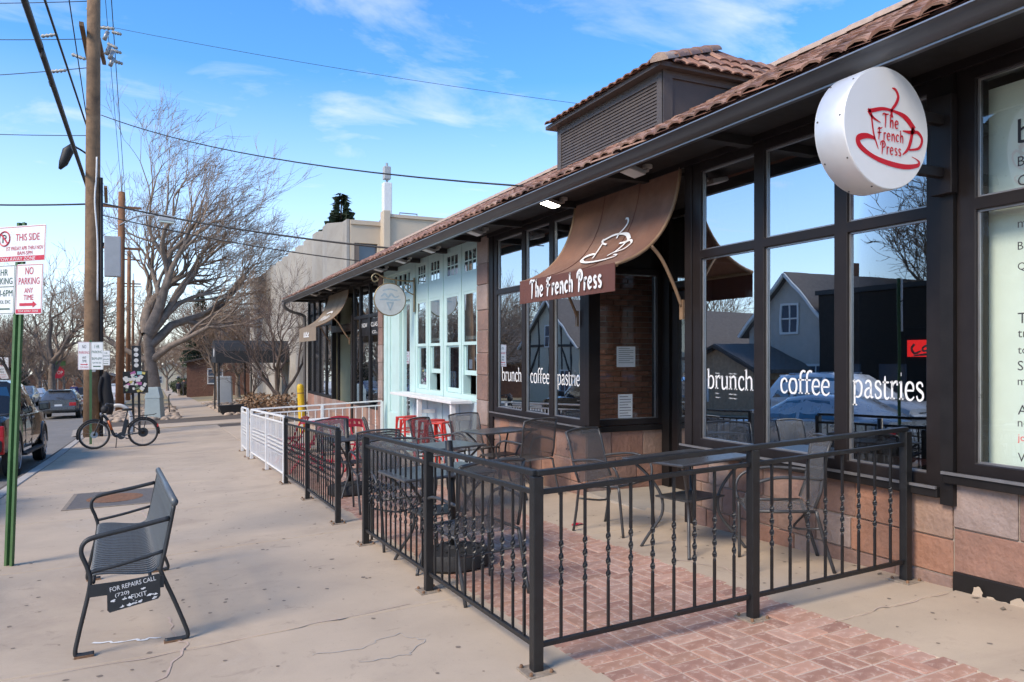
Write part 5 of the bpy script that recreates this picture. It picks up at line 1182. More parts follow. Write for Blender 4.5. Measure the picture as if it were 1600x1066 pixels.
# bicycle
mat('bike_black', (.016,.016,.017), .35, var=.15); mat('bike_orange', (.40,.09,.02), .35, var=.08); mat('tan_wall', (.35,.33,.30), .6, var=.1)
def bike():
    t = thing('electric_bicycle', 'black step-through electric bicycle with orange stripe parked by the tall pole', 'bicycle'); place(t, -1.42, 21.5, R(4)); r = .335; wb = 1.10
    t.rotation_euler.rotate_axis('X', R(-5))
    for nm, x in (('front_wheel', 0), ('rear_wheel', wb)):
        w = MB().tube([(x + r*math.cos(2*math.pi*k/36), 0, r+.02 + r*math.sin(2*math.pi*k/36)) for k in range(36)], .026, 8, closed=True).build(nm, 'rubber', t, smooth=True)
        MB().tube([(x + (r-.032)*math.cos(2*math.pi*k/36), 0, r+.02 + (r-.032)*math.sin(2*math.pi*k/36)) for k in range(36)], .011, 6, closed=True).build('rim', 'tan_wall', w, smooth=True)
        MB().tube([(x, -.05, r+.02), (x, .05, r+.02)], .05 if x else .03, 12).build('hub', 'bike_black', w, smooth=True)
        MB().lathe([(.085 if x == 0 else .12, -.04), (.085 if x == 0 else .12, -.034)], 20, (x, 0, r+.02), axis='y').build('disc', 'steel' if x == 0 else 'bike_black', w)
        sp = MB()
        for k in range(14): a = 2*math.pi*k/14; sp.tube([(x + .03*math.cos(a), 0, r+.02 + .03*math.sin(a)), (x + (r-.03)*math.cos(a+.15), 0, r+.02 + (r-.03)*math.sin(a+.15))], .0022, 4)
        stuff(sp.build('spokes', 'steel', w))
        MB().tube([(x + (r+.045)*math.cos(R(a)), 0, r+.02 + (r+.045)*math.sin(R(a))) for a in (range(40, 200, 12) if x == 0 else range(-10, 170, 12))], .022, 6).build('mudguard', 'bike_black', t, smooth=True)
    T = lambda nm, pts, rr, m='bike_black', k=4: MB().tube(catmull([tuple(p) for p in pts], k), rr, 10).build(nm, m, t, smooth=True)
    ax = r+.02
    for s in (-.055, .055): T('fork_blade', [(0,s,ax),(.07,s,ax+.2),(.13,s*.6,ax+.36)], .015)
    T('head_tube', [(.13,0,ax+.34),(.20,0,ax+.56)], .026)
    T('handlebar_stem', [(.20,0,ax+.56),(.235,0,ax+.70)], .018)
    T('handlebar', [(.34,-.31,ax+.74),(.27,-.2,ax+.76),(.225,0,ax+.71),(.27,.2,ax+.76),(.34,.31,ax+.74)], .014)
    for s in (-1, 1): MB().tube([(.34,s*.29,ax+.74),(.42,s*.33,ax+.73)], .02, 8).build('grip', 'rubber', t); MB().tube([(.27,s*.2,ax+.76),(.24,s*.3,ax+.70)], .006, 5).build('brake_lever', 'steel', t)
    T('down_tube', [(.19,0,ax+.50),(.30,0,ax+.36),(.38,0,ax+.12),(.46,0,ax-.05),(.62,0,ax-.06)], .036)
    MB().tube([(.315,-.03,ax+.34),(.36,-.03,ax+.22),(.39,-.03,ax+.10)], .03, 8).build('stripe_panel', 'bike_orange', t, smooth=True)
    T('seat_tube', [(.62,0,ax-.06),(.72,0,ax+.42),(.75,0,ax+.56)], .018)
    m_ = MB().hexa([(.60,-.05,ax+.0),(.70,-.05,ax-.02),(.70,.05,ax-.02),(.60,.05,ax+.0),(.68,-.05,ax+.36),(.78,-.05,ax+.34),(.78,.05,ax+.34),(.68,.05,ax+.36)]); m_.build('battery', 'bike_black', t, bevel=.02)
    for s in (-.06, .06): T('chain_stay', [(.62,s*.5,ax-.06),(1.1,s,ax)], .013); T('seat_stay', [(.70,s*.4,ax+.30),(1.1,s,ax)], .011)
    MB().sphere((.76,0,ax+.60), (.15,.07,.035), 14, 8).build('saddle', 'rubber', t, smooth=True)
    MB().lathe([(.09,-.07),(.09,-.06)], 24, (.60,0,ax-.06), axis='y').build('chainring', 'bike_black', t)
    for s, a in ((-1, .5), (1, .5+math.pi)): 
        p = (.60+.16*math.cos(a), s*.09, ax-.06+.16*math.sin(a)*-1); MB().tube([(.60, s*.09, ax-.06), p], .012, 6).build('crank', 'steel', t); MB().box(p[0]-.045,p[0]+.045,p[1]-.04 if s < 0 else p[1],p[1] if s < 0 else p[1]+.04,p[2]-.012,p[2]+.012).build('pedal', 'rubber', t)
    T('rack_rail', [(.80,-.06,ax+.42),(1.30,-.06,ax+.44),(1.42,-.03,ax+.47)], .008); T('rack_rail', [(.80,.06,ax+.42),(1.30,.06,ax+.44),(1.42,.03,ax+.47)], .008)
    for x in (.9, 1.05, 1.2, 1.35): MB().tube([(x,-.06,ax+.432),(x,.06,ax+.432)], .006, 5).build('rack_bar', 'bike_black', t)
    for s in (-.06, .06): T('rack_stay', [(1.1,s,ax),(1.2,s,ax+.43)], .007)
    MB().lathe([(.045,0),(.05,.03),(.03,.06)], 12, (.13,-.0,ax+.50), axis='x').build('headlight', 'steel', t)
    T('kickstand', [(.50,-.06,ax-.08),(.47,-.14,.0)], .012)
    MB().box(1.43,1.46,-.04,.04,ax+.12,ax+.2).build('tail_lamp', 'red_metal', t)
    m_ = MB().sphere((.24,-.1,ax+.62), (.09,.09,.10), 10, 8); m_.build('handlebar_bag', 'rubber', t, smooth=True)
bike()
t = thing('bike_rack', 'white painted hoop bicycle rack behind the electric bicycle', 'bike rack'); place(t, -1.14, 27.3, R(0))
MB().tube(catmull([(-.38,0,0),(-.38,0,.45),(-.33,0,.70),(-.18,0,.86),(0,0,.91),(.18,0,.86),(.33,0,.70),(.38,0,.45),(.38,0,0)], 5), .06, 10).build('hoop', 'white_paint', t, smooth=True)
for x in (-.38, .38): MB().lathe([(.10,0),(.10,.012)], 12, (x,0,0)).build('flange', 'steel', t)
# sticker-covered cabinet on twin posts with a narrow panel above
t = thing('notice_cabinet', 'sticker-covered black cabinet on twin posts behind the bicycle', 'cabinet'); place(t, -.62, 27.9, R(-8)); 
for x in (-.09, .09): MB().box(x-.035, x+.035, -.03, .03, 0, 1.35).build('post', 'black_iron', t)
C_ = MB().box(-.36,.36,-.14,.10,1.28,2.0).build('case', 'black_iron', t, bevel=.01)
mat('stick0', (.60,.60,.58), .6, var=.2, scale=20); mat('stick1', (.40,.12,.30), .6, var=.2); mat('stick2', (.25,.45,.50), .6, var=.2); mat('stick3', (.5,.42,.12), .6, var=.2); mat('stick4', (.14,.20,.12), .6, var=.2)
q = random.Random(21)
for k in range(38):
    x, z = q.uniform(-.31,.31), q.uniform(1.33,1.95); w, h = q.uniform(.03,.08), q.uniform(.02,.06); a = q.uniform(-.6,.6); y = -.1415 - k*.0004
    ca, sa = math.cos(a), math.sin(a); MB().poly([(x + dx*ca - dz_*sa, y, z + dx*sa + dz_*ca) for dx, dz_ in ((-w,-h),(w,-h),(w,h),(-w,h))]).build('sticker', 'stick%d' % q.choice((0,0,0,1,2,3,4)), C_)
PN = MB().box(-.10,.17,-.06,.04,2.0,2.85).build('upper_panel', 'black_iron', t, bevel=.01)
for z in (2.72, 2.55, 2.36, 2.2): MB().lathe([(.07,-.066),(.07,-.0625)], 14, (.035,0,z), axis='y').build('round_sticker', 'stick0', PN)
t = thing('utility_pedestal', 'pale grey-green utility pedestal standing in the rock bed', 'utility box'); place(t, -.10, 37.0, R(-20), -.05); t.scale = (.85,.85,.85)
mat('pedestal', (.34,.40,.39), .5, var=.06)
m_ = MB().hexa([(-.42,-.32,0),(.42,-.32,0),(.42,.32,0),(-.42,.32,0),(-.36,-.28,1.15),(.36,-.28,1.15),(.36,.28,1.15),(-.36,.28,1.15)]); m_.build('base', 'pedestal', t, bevel=.02)
m_ = MB().hexa([(-.40,-.30,1.12),(.40,-.30,1.12),(.40,.30,1.12),(-.40,.30,1.12),(-.26,-.22,1.7),(.26,-.22,1.7),(.26,.22,1.7),(-.26,.22,1.7)]); m_.build('hood', 'pedestal', t, bevel=.02)
mat('yellow', (.62,.40,.015), .5, var=.08)
t = thing('bollard', 'yellow steel bollard beyond the white railing', 'bollard'); p = sight(472.5, 555, 21.5); place(t, p.x, p.y)
MB().lathe([(.095,0),(.095,1.22),(.10,1.22),(.10,1.25),(.095,1.25),(.095,1.30),(.07,1.36),(0.01,1.38)], 20).build('sleeve', 'yellow', t, auto=True)
MB().lathe([(.0965,1.10),(.0965,1.13)], 20).build('groove_band', 'rust', t)
t = thing('hand_rail', 'thin dark metal handrail in the rock bed', 'handrail'); place(t, .55, 41)
MB().tube(catmull([(0,0,0),(0,0,.85),(.06,.1,.95),(.1,1.2,.95)], 4), .03, 6).build('rail', 'black_iron', t, smooth=True)
t = thing('planter_tub', 'low black planter tub by the dark entrance canopy', 'planter'); place(t, 3.1, 36.3)
m_ = MB().hexa([(-.5,-.3,0.06),(.5,-.3,.06),(.5,.3,.06),(-.5,.3,.06),(-.62,-.38,.42),(.62,-.38,.42),(.62,.38,.42),(-.62,.38,.42)]); m_.build('tub', 'rubber', t, bevel=.02)
for x in (-.4, .4): MB().box(x-.05,x+.05,-.25,.25,0,.07).build('foot', 'rubber', t)
# oddments
t = thing('red_scrap', 'small scrap of red paper lying on the patio concrete', 'litter'); place(t, 3.55, 6.1)
m_ = MB(); m_.add([(-.06,-.02,.004),(.0,-.03,.02),(.06,-.01,.005),(.05,.03,.012),(-.02,.035,.024),(-.06,.02,.008)], [(0,1,4,5),(1,2,3,4)]); m_.build('paper', 'crimson', t)
# ================================================================== vehicles  (local x forward, y to the left, z up, origin on the road)
mat('car_dark', (.022, .017, .014), .22, metal=.5, var=.05, coat=.8); mat('car_grey', (.13, .135, .14), .3, metal=.6, var=.05, coat=.6); mat('car_silver', (.36, .37, .38), .3, metal=.6, var=.04, coat=.6)
mat('car_white', (.70, .71, .72), .3, var=.03, coat=.6); mat('car_blue', (.17, .24, .30), .3, metal=.4, var=.04, coat=.7); mat('trim', (.016, .016, .017), .55, var=.1); mat('tail_red', (.42, .01, .012), .25, var=.05, coat=.5); mat('rim_alu', (.45, .45, .46), .3, metal=.9, var=.08)
mat('lamp_clear', (.55, .56, .56), .15, var=.05, coat=.6)
def lin(tab, x):
    if x <= tab[0][0]: return tab[0][1:]
    for a, b in zip(tab, tab[1:]):
        if x <= b[0]:
            q = (x-a[0])/(b[0]-a[0]); return tuple(u*(1-q)+v*q for u, v in zip(a[1:], b[1:]))
    return tab[-1][1:]
def car(label, x, y, heading, paint, body, cab, wheels, wr, W, group, rear='hatch', wins=(), plate_txt=None, z_off=-.135, bed=None):
    t = thing('parked_car', label, 'car', group=group); place(t, x, y, heading, z_off)
    xs = []
    for a, b in zip(body, body[1:]):
        n = max(1, int((b[0]-a[0])/.18))
        xs += [a[0] + (b[0]-a[0])*k/n for k in range(n)]
    xs.append(body[-1][0]); mb = MB(); m = 11
    for X in xs:
        zb, zt, hw = lin(body, X)
        half = [(0, zb), (hw*.82, zb), (hw*.95, zb+.06), (hw, zb+(zt-zb)*.32), (hw*.995, zb+(zt-zb)*.62), (hw*.965, zt-.045), (hw*.90, zt)]
        ring = [(X, yy, zz) for yy, zz in half] + [(X, 0, zt+.02)] + [(X, -yy, zz) for yy, zz in reversed(half[1:])]
        mb.v += ring; m = len(ring)
    for i in range(len(xs)-1):
        for k in range(m): mb.f.append((i*m+k, (i+1)*m+k, (i+1)*m+(k+1) % m, i*m+(k+1) % m)); mb.m.append(0)
    mb.f += [tuple(range(m)), tuple((len(xs)-1)*m + k for k in reversed(range(m)))]; mb.m += [0, 0]
    B = mb.build('body', paint, t, auto=True)
    # cabin loft: cab = [(x, z_roof, half_roof, z_belt, half_belt)]
    cx = []
    for a, b in zip(cab, cab[1:]):
        n = max(1, int((b[0]-a[0])/.2)); cx += [a[0] + (b[0]-a[0])*k/n for k in range(n)]
    cx.append(cab[-1][0]); mb = MB()
    for X in cx:
        zr, hr, zb, hb = lin(cab, X)
        half = [(hb, zb-.03), (hb*.55+hr*.45, zb+(zr-zb)*.5), (hr, zr-.07*min(1, (zr-zb)/.4)), (hr*.86, zr)]
        ring = [(X, a, b) for a, b in half] + [(X, 0, zr+.015)] + [(X, -a, b) for a, b in reversed(half)]
        mb.v += ring; m = len(ring)
    for i in range(len(cx)-1):
        for k in range(m-1): mb.f.append((i*m+k, (i+1)*m+k, (i+1)*m+k+1, i*m+k+1)); mb.m.append(0)
    mb.build('cabin', paint, t, auto=True)
    def cpt(X, q, s, off=.006):        # point on cabin flank, q 0 belt .. 1 roof edge
        zr, hr, zb, hb = lin(cab, X); zz = zb + (zr-.06-zb)*q; hh = hb + (hr-hb)*q
        mid = hb*.55+hr*.45
        hh = (hb + (mid-hb)*(q/.5)) if q < .5 else mid + (hr-mid)*((q-.5)/.5)
        return (X, s*(hh+off), zz)
    for s in (-1, 1):
        for (a0, a1, b0, b1) in wins:  # bottom x0,x1, top x0,x1
            m_ = MB(); P = [cpt(a0,.06,s), cpt((a0+a1)/2,.06,s), cpt(a1,.06,s), cpt((a1+b1)/2,.5,s), cpt(b1,.93,s), cpt((b0+b1)/2,.93,s), cpt(b0,.93,s), cpt((a0+b0)/2,.5,s)]
            c = tuple(sum(p[i] for p in P)/8 for i in range(3)); m_.add(P+[c], [(k, (k+1) % 8, 8) if s < 0 else ((k+1) % 8, k, 8) for k in range(8)]); m_.build('side_window', 'carglass', t)
    def screen(xb, xt, nm, s):
        zr, hr, zb, hb = lin(cab, xb); z2, h2, _, _ = lin(cab, xt); m_ = MB(); o = .012*s
        m_.add([(xb+o, -hb*.88, zb+.03), (xb+o, hb*.88, zb+.03), (xt+o, h2*.86, z2-.05), (xt+o, -h2*.86, z2-.05)], [(0,1,2,3)]); 
        P = m_.v; d = Vector(P[1])-Vector(P[0]); u = Vector(P[3])-Vector(P[0]); nn_ = d.cross(u).normalized(); sg_ = 1 if nn_.x*s > 0 else -1
        m_.v = [tuple(Vector(p)+nn_*sg_*.02) for p in P]; m_.build(nm, 'carglass', t)
    screen(cab[-1][0]-.06, cab[-2][0]+.04, 'windscreen', 1); screen(cab[0][0]+.06, cab[1][0]-.03, 'rear_screen', -1)
    for X in wheels:
        for s in (-1, 1):
            yy = s*(W/2-.10)
            w = MB().lathe([(wr*.6,-.11),(wr*.92,-.11),(wr,-.07),(wr,.07),(wr*.92,.11),(wr*.6,.11)], 28, (X, yy, wr), axis='y').build('wheel', 'rubber', t, auto=True)
            MB().lathe([(wr*.64,-.112*1),(wr*.64,.112)], 24, (X, yy, wr), axis='y').build('rim', 'trim', w)
            for k in range(6):
                a = k*math.pi/3; m_ = MB(); ca, sa = math.cos(a), math.sin(a); q = .05
                m_.hexa([(X + r_*ca - v*sa, yy + s*e, wr + r_*sa + v*ca) for e in (.10,.122) for r_, v in ((.04,-q),(wr*.63,-q*.7),(wr*.63,q*.7),(.04,q))]); m_.build('spoke', 'rim_alu', w)
            MB().tube([(X + wr*.645*math.cos(2*math.pi*k/24), yy + s*.115, wr + wr*.645*math.sin(2*math.pi*k/24)) for k in range(24)], .012, 5, closed=True).build('rim_edge', 'rim_alu', w)
            # wheel-arch lip, and a flat black disc painting the shaded well
            zb, zt, hw = lin(body, X); n = 14
            MB().lathe([(wr*1.16, -.012), (wr*1.16, .012)], 28, (X, s*(hw-.004), wr*1.03), axis='y').build('well_shade_disc', 'trim', t)
            MB().tube([(X + wr*1.19*math.cos(math.pi*k/n - .1*(1-2*k/n)), s*(hw+.006), wr*1.02 + wr*1.19*math.sin(math.pi*k/n)) for k in range(n+1)], .03, 6).build('arch_lip', paint, t, smooth=True)
    x0, x1 = body[0][0], body[-1][0]; zb0, zt0, hw0 = lin(body, x0); zb1, zt1, hw1 = lin(body, x1)
    MB().box(x0-.10, x0+.12, -hw0*.97, hw0*.97, zb0+.02, zb0+.24).build('rear_bumper', 'trim' if rear == 'pickup' else paint, t, bevel=.04)
    MB().box(x1-.12, x1+.08, -hw1*.95, hw1*.95, zb1+.02, zb1+.26).build('front_bumper', 'trim' if rear == 'pickup' else paint, t, bevel=.04)
    MB().box(x1-.02, x1+.03, -hw1*.55, hw1*.55, zb1+.28, zt1-.08).build('grille', 'trim', t, bevel=.01)
    for s in (-1, 1):
        MB().box(x1-.14, x1+.02, min(s*hw1*.58, s*hw1*.96), max(s*hw1*.58, s*hw1*.96), zt1-.26, zt1-.09).build('headlight', 'lamp_clear', t, bevel=.02)
        if rear == 'pickup': MB().box(x0-.015, x0+.10, min(s*(hw0-.17), s*(hw0+.006)), max(s*(hw0-.17), s*(hw0+.006)), zt0-.62, zt0-.10).build('tail_light', 'tail_red', t, bevel=.02)
        else: MB().box(x0-.025, x0+.16, min(s*hw0*.60, s*(hw0*.985)), max(s*hw0*.60, s*(hw0*.985)), zt0-.30, zt0-.12).build('tail_light', 'tail_red', t, bevel=.02)
        xm = cab[-2][0]*.45 + cab[-1][0]*.55; zr, hr, zb, hb = lin(cab, xm)
        m_ = MB(); m_.hexa([(xm-.06, s*(hb+.05), zb+.02),(xm+.1, s*(hb+.06), zb+.02),(xm+.1, s*(hb+.27), zb+.04),(xm-.06, s*(hb+.27), zb+.04),(xm-.06, s*(hb+.05), zb+.18),(xm+.06, s*(hb+.06), zb+.18),(xm+.06, s*(hb+.27), zb+.20),(xm-.06, s*(hb+.27), zb+.20)]); m_.build('mirror', paint, t, bevel=.02)
        for (a0, a1, b0, b1) in wins[:2]:
            zb_, zt_, hw_ = lin(body, a0+.12); MB().box(a0+.02, a0+.20, min(s*(hw_*.985), s*(hw_*.985+.035)), max(s*(hw_*.985), s*(hw_*.985+.035)), zt_-.13, zt_-.10).build('door_handle', 'rim_alu' if rear == 'pickup' else paint, t)
            for xx in (a0-.05,): 
                zb_, zt_, hw_ = lin(body, xx); MB().box(xx-.005, xx+.005, min(s*(hw_*.985), s*(hw_+.003)), max(s*(hw_*.985), s*(hw_+.003)), zb_+.12, zt_-.06).build('door_seam', 'trim', t)
    pz = zb0+.30 if rear != 'hatch' else zt0-.33
    P = MB().box(x0-.028, x0-.004, -.17, .17, pz, pz+.13).build('number_plate', 'sign_white', t)
    if rear == 'hatch':
        MB().box(cab[1][0]-.12, cab[1][0]+.1, -.5, .5, cab[1][1]-.01, cab[1][1]+.025).build('roof_spoiler', paint, t, bevel=.01)
        MB().tube([(x0+.05, -.25, zt0+.10), (x0+.14, .1, zt0+.14)], .012, 5).build('rear_wiper', 'trim', t)
        for s in (-1, 1): MB().tube([(cab[1][0]+.3, s*(cab[1][2]-.1), cab[1][1]+.05), (cab[-2][0]-.2, s*(cab[1][2]-.1), cab[1][1]+.05)], .02, 6).build('roof_rail', 'rim_alu', t)
    if bed:
        a, b = bed; zb_, zt_, hw_ = lin(body, a+.3)
        MB().box(a+.06, b-.05, -hw_*.84, hw_*.84, zt_-.02, zt_+.024).build('bed_cover', 'trim', t)
        MB().box(a-.015, a+.02, -hw_*.78, hw_*.78, zb_+.32, zt_-.06).build('tailgate', paint, t, bevel=.015)
        MB().box(wheels[0]+wr+.15, wheels[1]-wr-.15, -hw_-.09, -hw_+.06, .36, .41).build('running_board', 'trim', t, bevel=.01); MB().box(wheels[0]+wr+.15, wheels[1]-wr-.15, hw_-.06, hw_+.09, .36, .41).build('running_board', 'trim', t, bevel=.01)
    return t
H90 = math.pi/2
PICK = dict(body=[(-2.85,.52,1.12,.93),(-2.7,.46,1.18,.99),(-1.0,.42,1.20,1.0),(.2,.40,1.20,1.0),(1.4,.42,1.20,1.0),(2.3,.44,1.16,.98),(2.75,.5,1.08,.92),(2.9,.56,1.0,.84)],
    cab=[(-1.0,1.20,.92,1.18,.94),(-.72,1.86,.76,1.18,.95),(.1,1.90,.77,1.18,.95),(.75,1.86,.75,1.18,.95),(1.55,1.20,.86,1.18,.93)], wheels=(-1.85, 1.9), wr=.41, W=2.0, rear='pickup',
    wins=((-.78,-.02,-.62,-.04),(.06,1.22,.06,.72)), bed=(-2.85,-1.0))
SUV = dict(body=[(-2.28,.46,1.02,.82),(-2.1,.36,1.04,.90),(-.9,.30,1.04,.93),(.9,.30,1.02,.93),(1.9,.34,.94,.90),(2.3,.42,.80,.78)],
    cab=[(-2.22,1.04,.78,1.0,.86),(-1.75,1.62,.66,1.0,.88),(-.6,1.68,.68,1.0,.89),(.25,1.62,.66,1.0,.89),(1.15,1.02,.80,.98,.86)], wheels=(-1.35, 1.35), wr=.35, W=1.86, rear='hatch',
    wins=((-1.75,-1.15,-1.5,-1.12),(-1.05,-.2,-1.05,-.18),(-.12,.86,-.10,.28)))
WAG = dict(body=[(-2.2,.42,.95,.80),(-2.05,.32,.98,.88),(-.9,.26,.96,.90),(.9,.26,.92,.90),(1.85,.30,.84,.86),(2.2,.38,.70,.74)],
    cab=[(-2.16,.97,.76,.93,.84),(-1.62,1.44,.62,.93,.85),(-.5,1.48,.64,.92,.86),(.3,1.42,.62,.92,.86),(1.15,.93,.78,.9,.84)], wheels=(-1.3, 1.32), wr=.32, W=1.8, rear='hatch',
    wins=((-1.7,-1.05,-1.4,-1.02),(-.96,-.15,-.96,-.12),(-.06,.84,-.04,.3)))
SED = dict(body=[(-2.3,.42,.92,.78),(-2.15,.32,.95,.86),(-.9,.24,.92,.89),(.9,.24,.88,.89),(1.9,.28,.80,.85),(2.3,.36,.68,.72)],
    cab=[(-1.75,.95,.74,.9,.82),(-.95,1.38,.60,.9,.84),(-.3,1.42,.62,.9,.85),(.3,1.37,.60,.9,.85),(1.2,.92,.76,.88,.83)], wheels=(-1.35, 1.4), wr=.32, W=1.8, rear='sedan',
    wins=((-1.15,-.25,-.86,-.22),(-.15,.88,-.13,.28)))
G = 'cars parked along the street'
car('dark brown pickup truck parked at the kerb, tail lights toward the viewer', -3.44, 19.15, H90, 'car_dark', group=G, **PICK)
car('grey station wagon parked ahead of the pickup, seen from behind', -4.5, 46.3, H90, 'car_grey', group=G, **WAG)
car('silver car parked across the street facing the viewer, beyond the grey wagon', -9.8, 72, -H90, 'car_silver', group=G, **SUV)
car('pale car far down the street between the two utility poles', -3.2, 63.0, H90, 'car_white', group=G, **SUV)
car('dark car far down the street left of the tall pole', -5.4, 72.0, H90, 'trim', group=G, **SED)
car('pale far parked car beyond the silver one', -10.4, 84, -H90, 'car_white', group=G, **SED)
# across the sidewalk and mirrored in the cafe windows
car('pale blue-grey sedan at the kerb, mirrored low in the cafe window', -3.3, 11.2, H90, 'car_silver', group=G, **SED).scale = (.95,.95,.92)
car('white sedan at the kerb, mirrored under the pastries lettering', -3.3, 5.8, H90, 'car_white', group=G, **SED)
car('white car across the street, mirrored behind the pastries lettering', -9.0, 15.4, -H90, 'car_white', group=G, **SUV).scale = (1.12,1.05,1.12)
car('silver car across the street, mirrored in the left cafe window', -9.6, 28.5, -H90, 'car_silver', group=G, **SUV)
# ================================================================== trees
mat('bark', (.21, .165, .13), .95, var=.35, scale=4, bump=.8, bscale=18); mat('twig', (.27, .195, .14), .95, var=.25, scale=2); mat('twig_dark', (.13, .095, .08), .95, var=.25, scale=2); mat('bark_dark', (.12, .09, .07), .95, var=.3, scale=4, bump=.6, bscale=18)
mat('needle', (.035, .055, .03), .9, var=.4, scale=3); mat('needle2', (.05, .07, .035), .9, var=.4, scale=3)
def grow_tree(seed, trunk_pts, trunk_r, limbs, depth, length, spread=.55, lean=(0,0,0), gnarl=.22, up=.12, shrink=.74, minr=.008, kids=(2,3)):
    """returns (trunk MB, crown MB). limbs: (height fraction on the trunk, direction, length, radius)"""
    q = random.Random(seed); big = MB(); fine = MB(); lv = Vector(lean)
    big.tube(catmull(trunk_pts, 4), [trunk_r*(1 - .55*k/((len(trunk_pts)-1)*4)) * (1.35 if k == 0 else 1) for k in range((len(trunk_pts)-1)*4+1)], 12)
    def branch(p, d, L, r, lev):
        n = 5 if lev < 2 else 4 if lev < 4 else 3; P = [p.copy()]; rs = [r]; kidsp = []
        for k in range(n):
            d = (d + Vector((q.gauss(0,1), q.gauss(0,1), q.gauss(0,1)))*gnarl + lv*.08 + Vector((0,0,up*.5))).normalized(); p = p + d*(L/n); P.append(p.copy()); rs.append(max(minr*.6, r*(1 - .5*(k+1)/n)))
            if k >= 1: kidsp.append((p.copy(), d.copy(), rs[-1]))
        mbx = big if r > .07 else fine
        mbx.tube([tuple(v) for v in P], rs, 8 if r > .12 else 5 if r > .04 else 3, caps=False)
        if lev >= depth: return
        for (kp, kd, kr) in kidsp:
            m = q.choice(kids) if kp is kidsp[-1][0] else (1 if q.random() < .8 else 0)
            for _ in range(m):
                ax = Vector((q.gauss(0,1), q.gauss(0,1), q.gauss(0,1))); ax = (ax - kd*ax.dot(kd)).normalized()
                nd = (kd*math.cos(spread) + ax*math.sin(spread)*q.uniform(.7,1.35)).normalized()
                branch(kp, nd, L*shrink*q.uniform(.7,1.15), max(minr, kr*q.uniform(.6,.85)), lev+1)
    tp = catmull(trunk_pts, 6)
    for (h, d, L, r) in limbs:
        b = Vector(tp[min(len(tp)-1, int(h*(len(tp)-1)))]); branch(b, Vector(d).normalized(), L, r, 0)
    return big, fine
def tree(name, label, loc, gt, barkm, twigm, group=None, rz=0, sc=None):
    t = thing(name, label, 'tree', loc, rz, group); gt[0].build('trunk', barkm, t, smooth=True); gt[1].build('crown', twigm, t)
    if sc: t.scale = (sc, sc, sc)
    return t
# big old bare tree leaning over the far sidewalk
p = sight(238, 555, 43.5)
gt = grow_tree(3, [(0,0,-.2),(.05,0,1.2),(-.1,0,2.8),(-.25,0,4.4)], .52,
  [(1,(-.25,.1,1),3.6,.36),(1,(.6,-.1,.9),4.4,.36),(.85,(.85,.2,.75),4.6,.30),(.72,(-.9,.1,.3),2.2,.2),(.7,(.85,-.4,.6),4.0,.22),(.95,(.3,.3,1),4.0,.3)], 5, 3.6, spread=.46, lean=(.95,-.1,.1), gnarl=.2, up=.16, shrink=.74, minr=.010, kids=(2,3,3))
tree('bare_tree', 'huge gnarled bare tree leaning right over the far sidewalk', (p.x, p.y, gz(p.x, p.y)), gt, 'bark', 'twig')
# bare multi-stem tree in front of the concrete building
p = sight(437, 555, 33)
gt = grow_tree(9, [(0,0,-.2),(.0,0,.5),(-.1,0,1.0)], .14, [(.4,(.55,0,.9),2.2,.10),(.6,(-.5,.2,1),2.0,.09),(1,(-.1,-.2,1),2.2,.09),(1,(.3,.3,1),2.0,.08),(.8,(-.8,0,.7),1.8,.07)], 4, 2, spread=.5, gnarl=.2, up=.12, shrink=.70, minr=.006)
tree('bare_small_tree', 'small bare multi-stem tree in front of the fluted concrete building', (p.x, p.y, gz(p.x, p.y)), gt, 'bark_dark', 'twig_dark')
p = sight(392, 555, 40)
gt = grow_tree(12, [(0,0,-.1),(0,0,.3),(.05,0,.5)], .07, [(.5,(.6,0,.9),1.3,.05),(.6,(-.6,.2,1),1.4,.05),(1,(0,-.2,1),1.3,.045),(1,(.2,.4,.9),1.2,.04)], 3, 1.4, spread=.5, gnarl=.2, shrink=.7, minr=.006)
tree('bare_shrub', 'leafless shrub beside the dark entrance canopy', (p.x, p.y, gz(p.x, p.y)), gt, 'bark_dark', 'twig_dark')
# background bare trees: three kinds, copied
def proto(seed, h, sp, spread):
    return grow_tree(seed, [(0,0,-.2),(.1,0,h*.12),(0,.1,h*.25)], h*.028, [(1,(.2,.1,1),h*.26,h*.018),(1,(-.5,.2,1),h*.24,h*.014),(.8,(.7,-.2,.8),h*.24,h*.013),(.7,(-.3,-.7,.8),h*.22,h*.012),(.9,(.1,.8,.9),h*.22,h*.012)], 4, 3, spread=spread, gnarl=.18, shrink=.74, minr=h*.0012)
PR = []
for s, h in ((31, 12), (37, 14), (41, 11)):
    PR.append((proto(s, h, 1, .52)))
TP = [(a.data('trunk', 'bark', True), b.data('crown', 'twig')) for a, b in PR]
def far_tree(kind, x, y, rz_, sc, label, group):
    t = thing('bare_tree', label, 'tree', (x, y, gz(max(-30, x), y)), rz_, group); share('trunk', TP[kind][0], t); share('crown', TP[kind][1], t); t.scale = (sc, sc, sc); return t
GL = 'leafless trees lining the far left of the street'
q = random.Random(17)
p = sight(128, 555, 60); far_tree(1, p.x-2.0, p.y, 2.2, .95, 'bare tree with a heavy bent limb left of the tall pole', None)
for i, (px, d, sc) in enumerate(((20,48,.8),(60,75,1.0),(-30,60,1.1),(100,95,.9),(40,110,1.2),(75,62,.7),(5,90,1.1),(150,120,.9),(115,130,1.2),(170,115,.8),(60,140,1.1),(130,85,.75),(20,130,1.2),(90,150,1.2),(160,150,1.1))):
    p = sight(px, 555, d); far_tree(i % 3, p.x, p.y, q.uniform(0,6.3), sc*.78, 'leafless street tree in the distant tangle left of the utility poles', GL)
GR = 'leafless trees along the far end of the sidewalk'
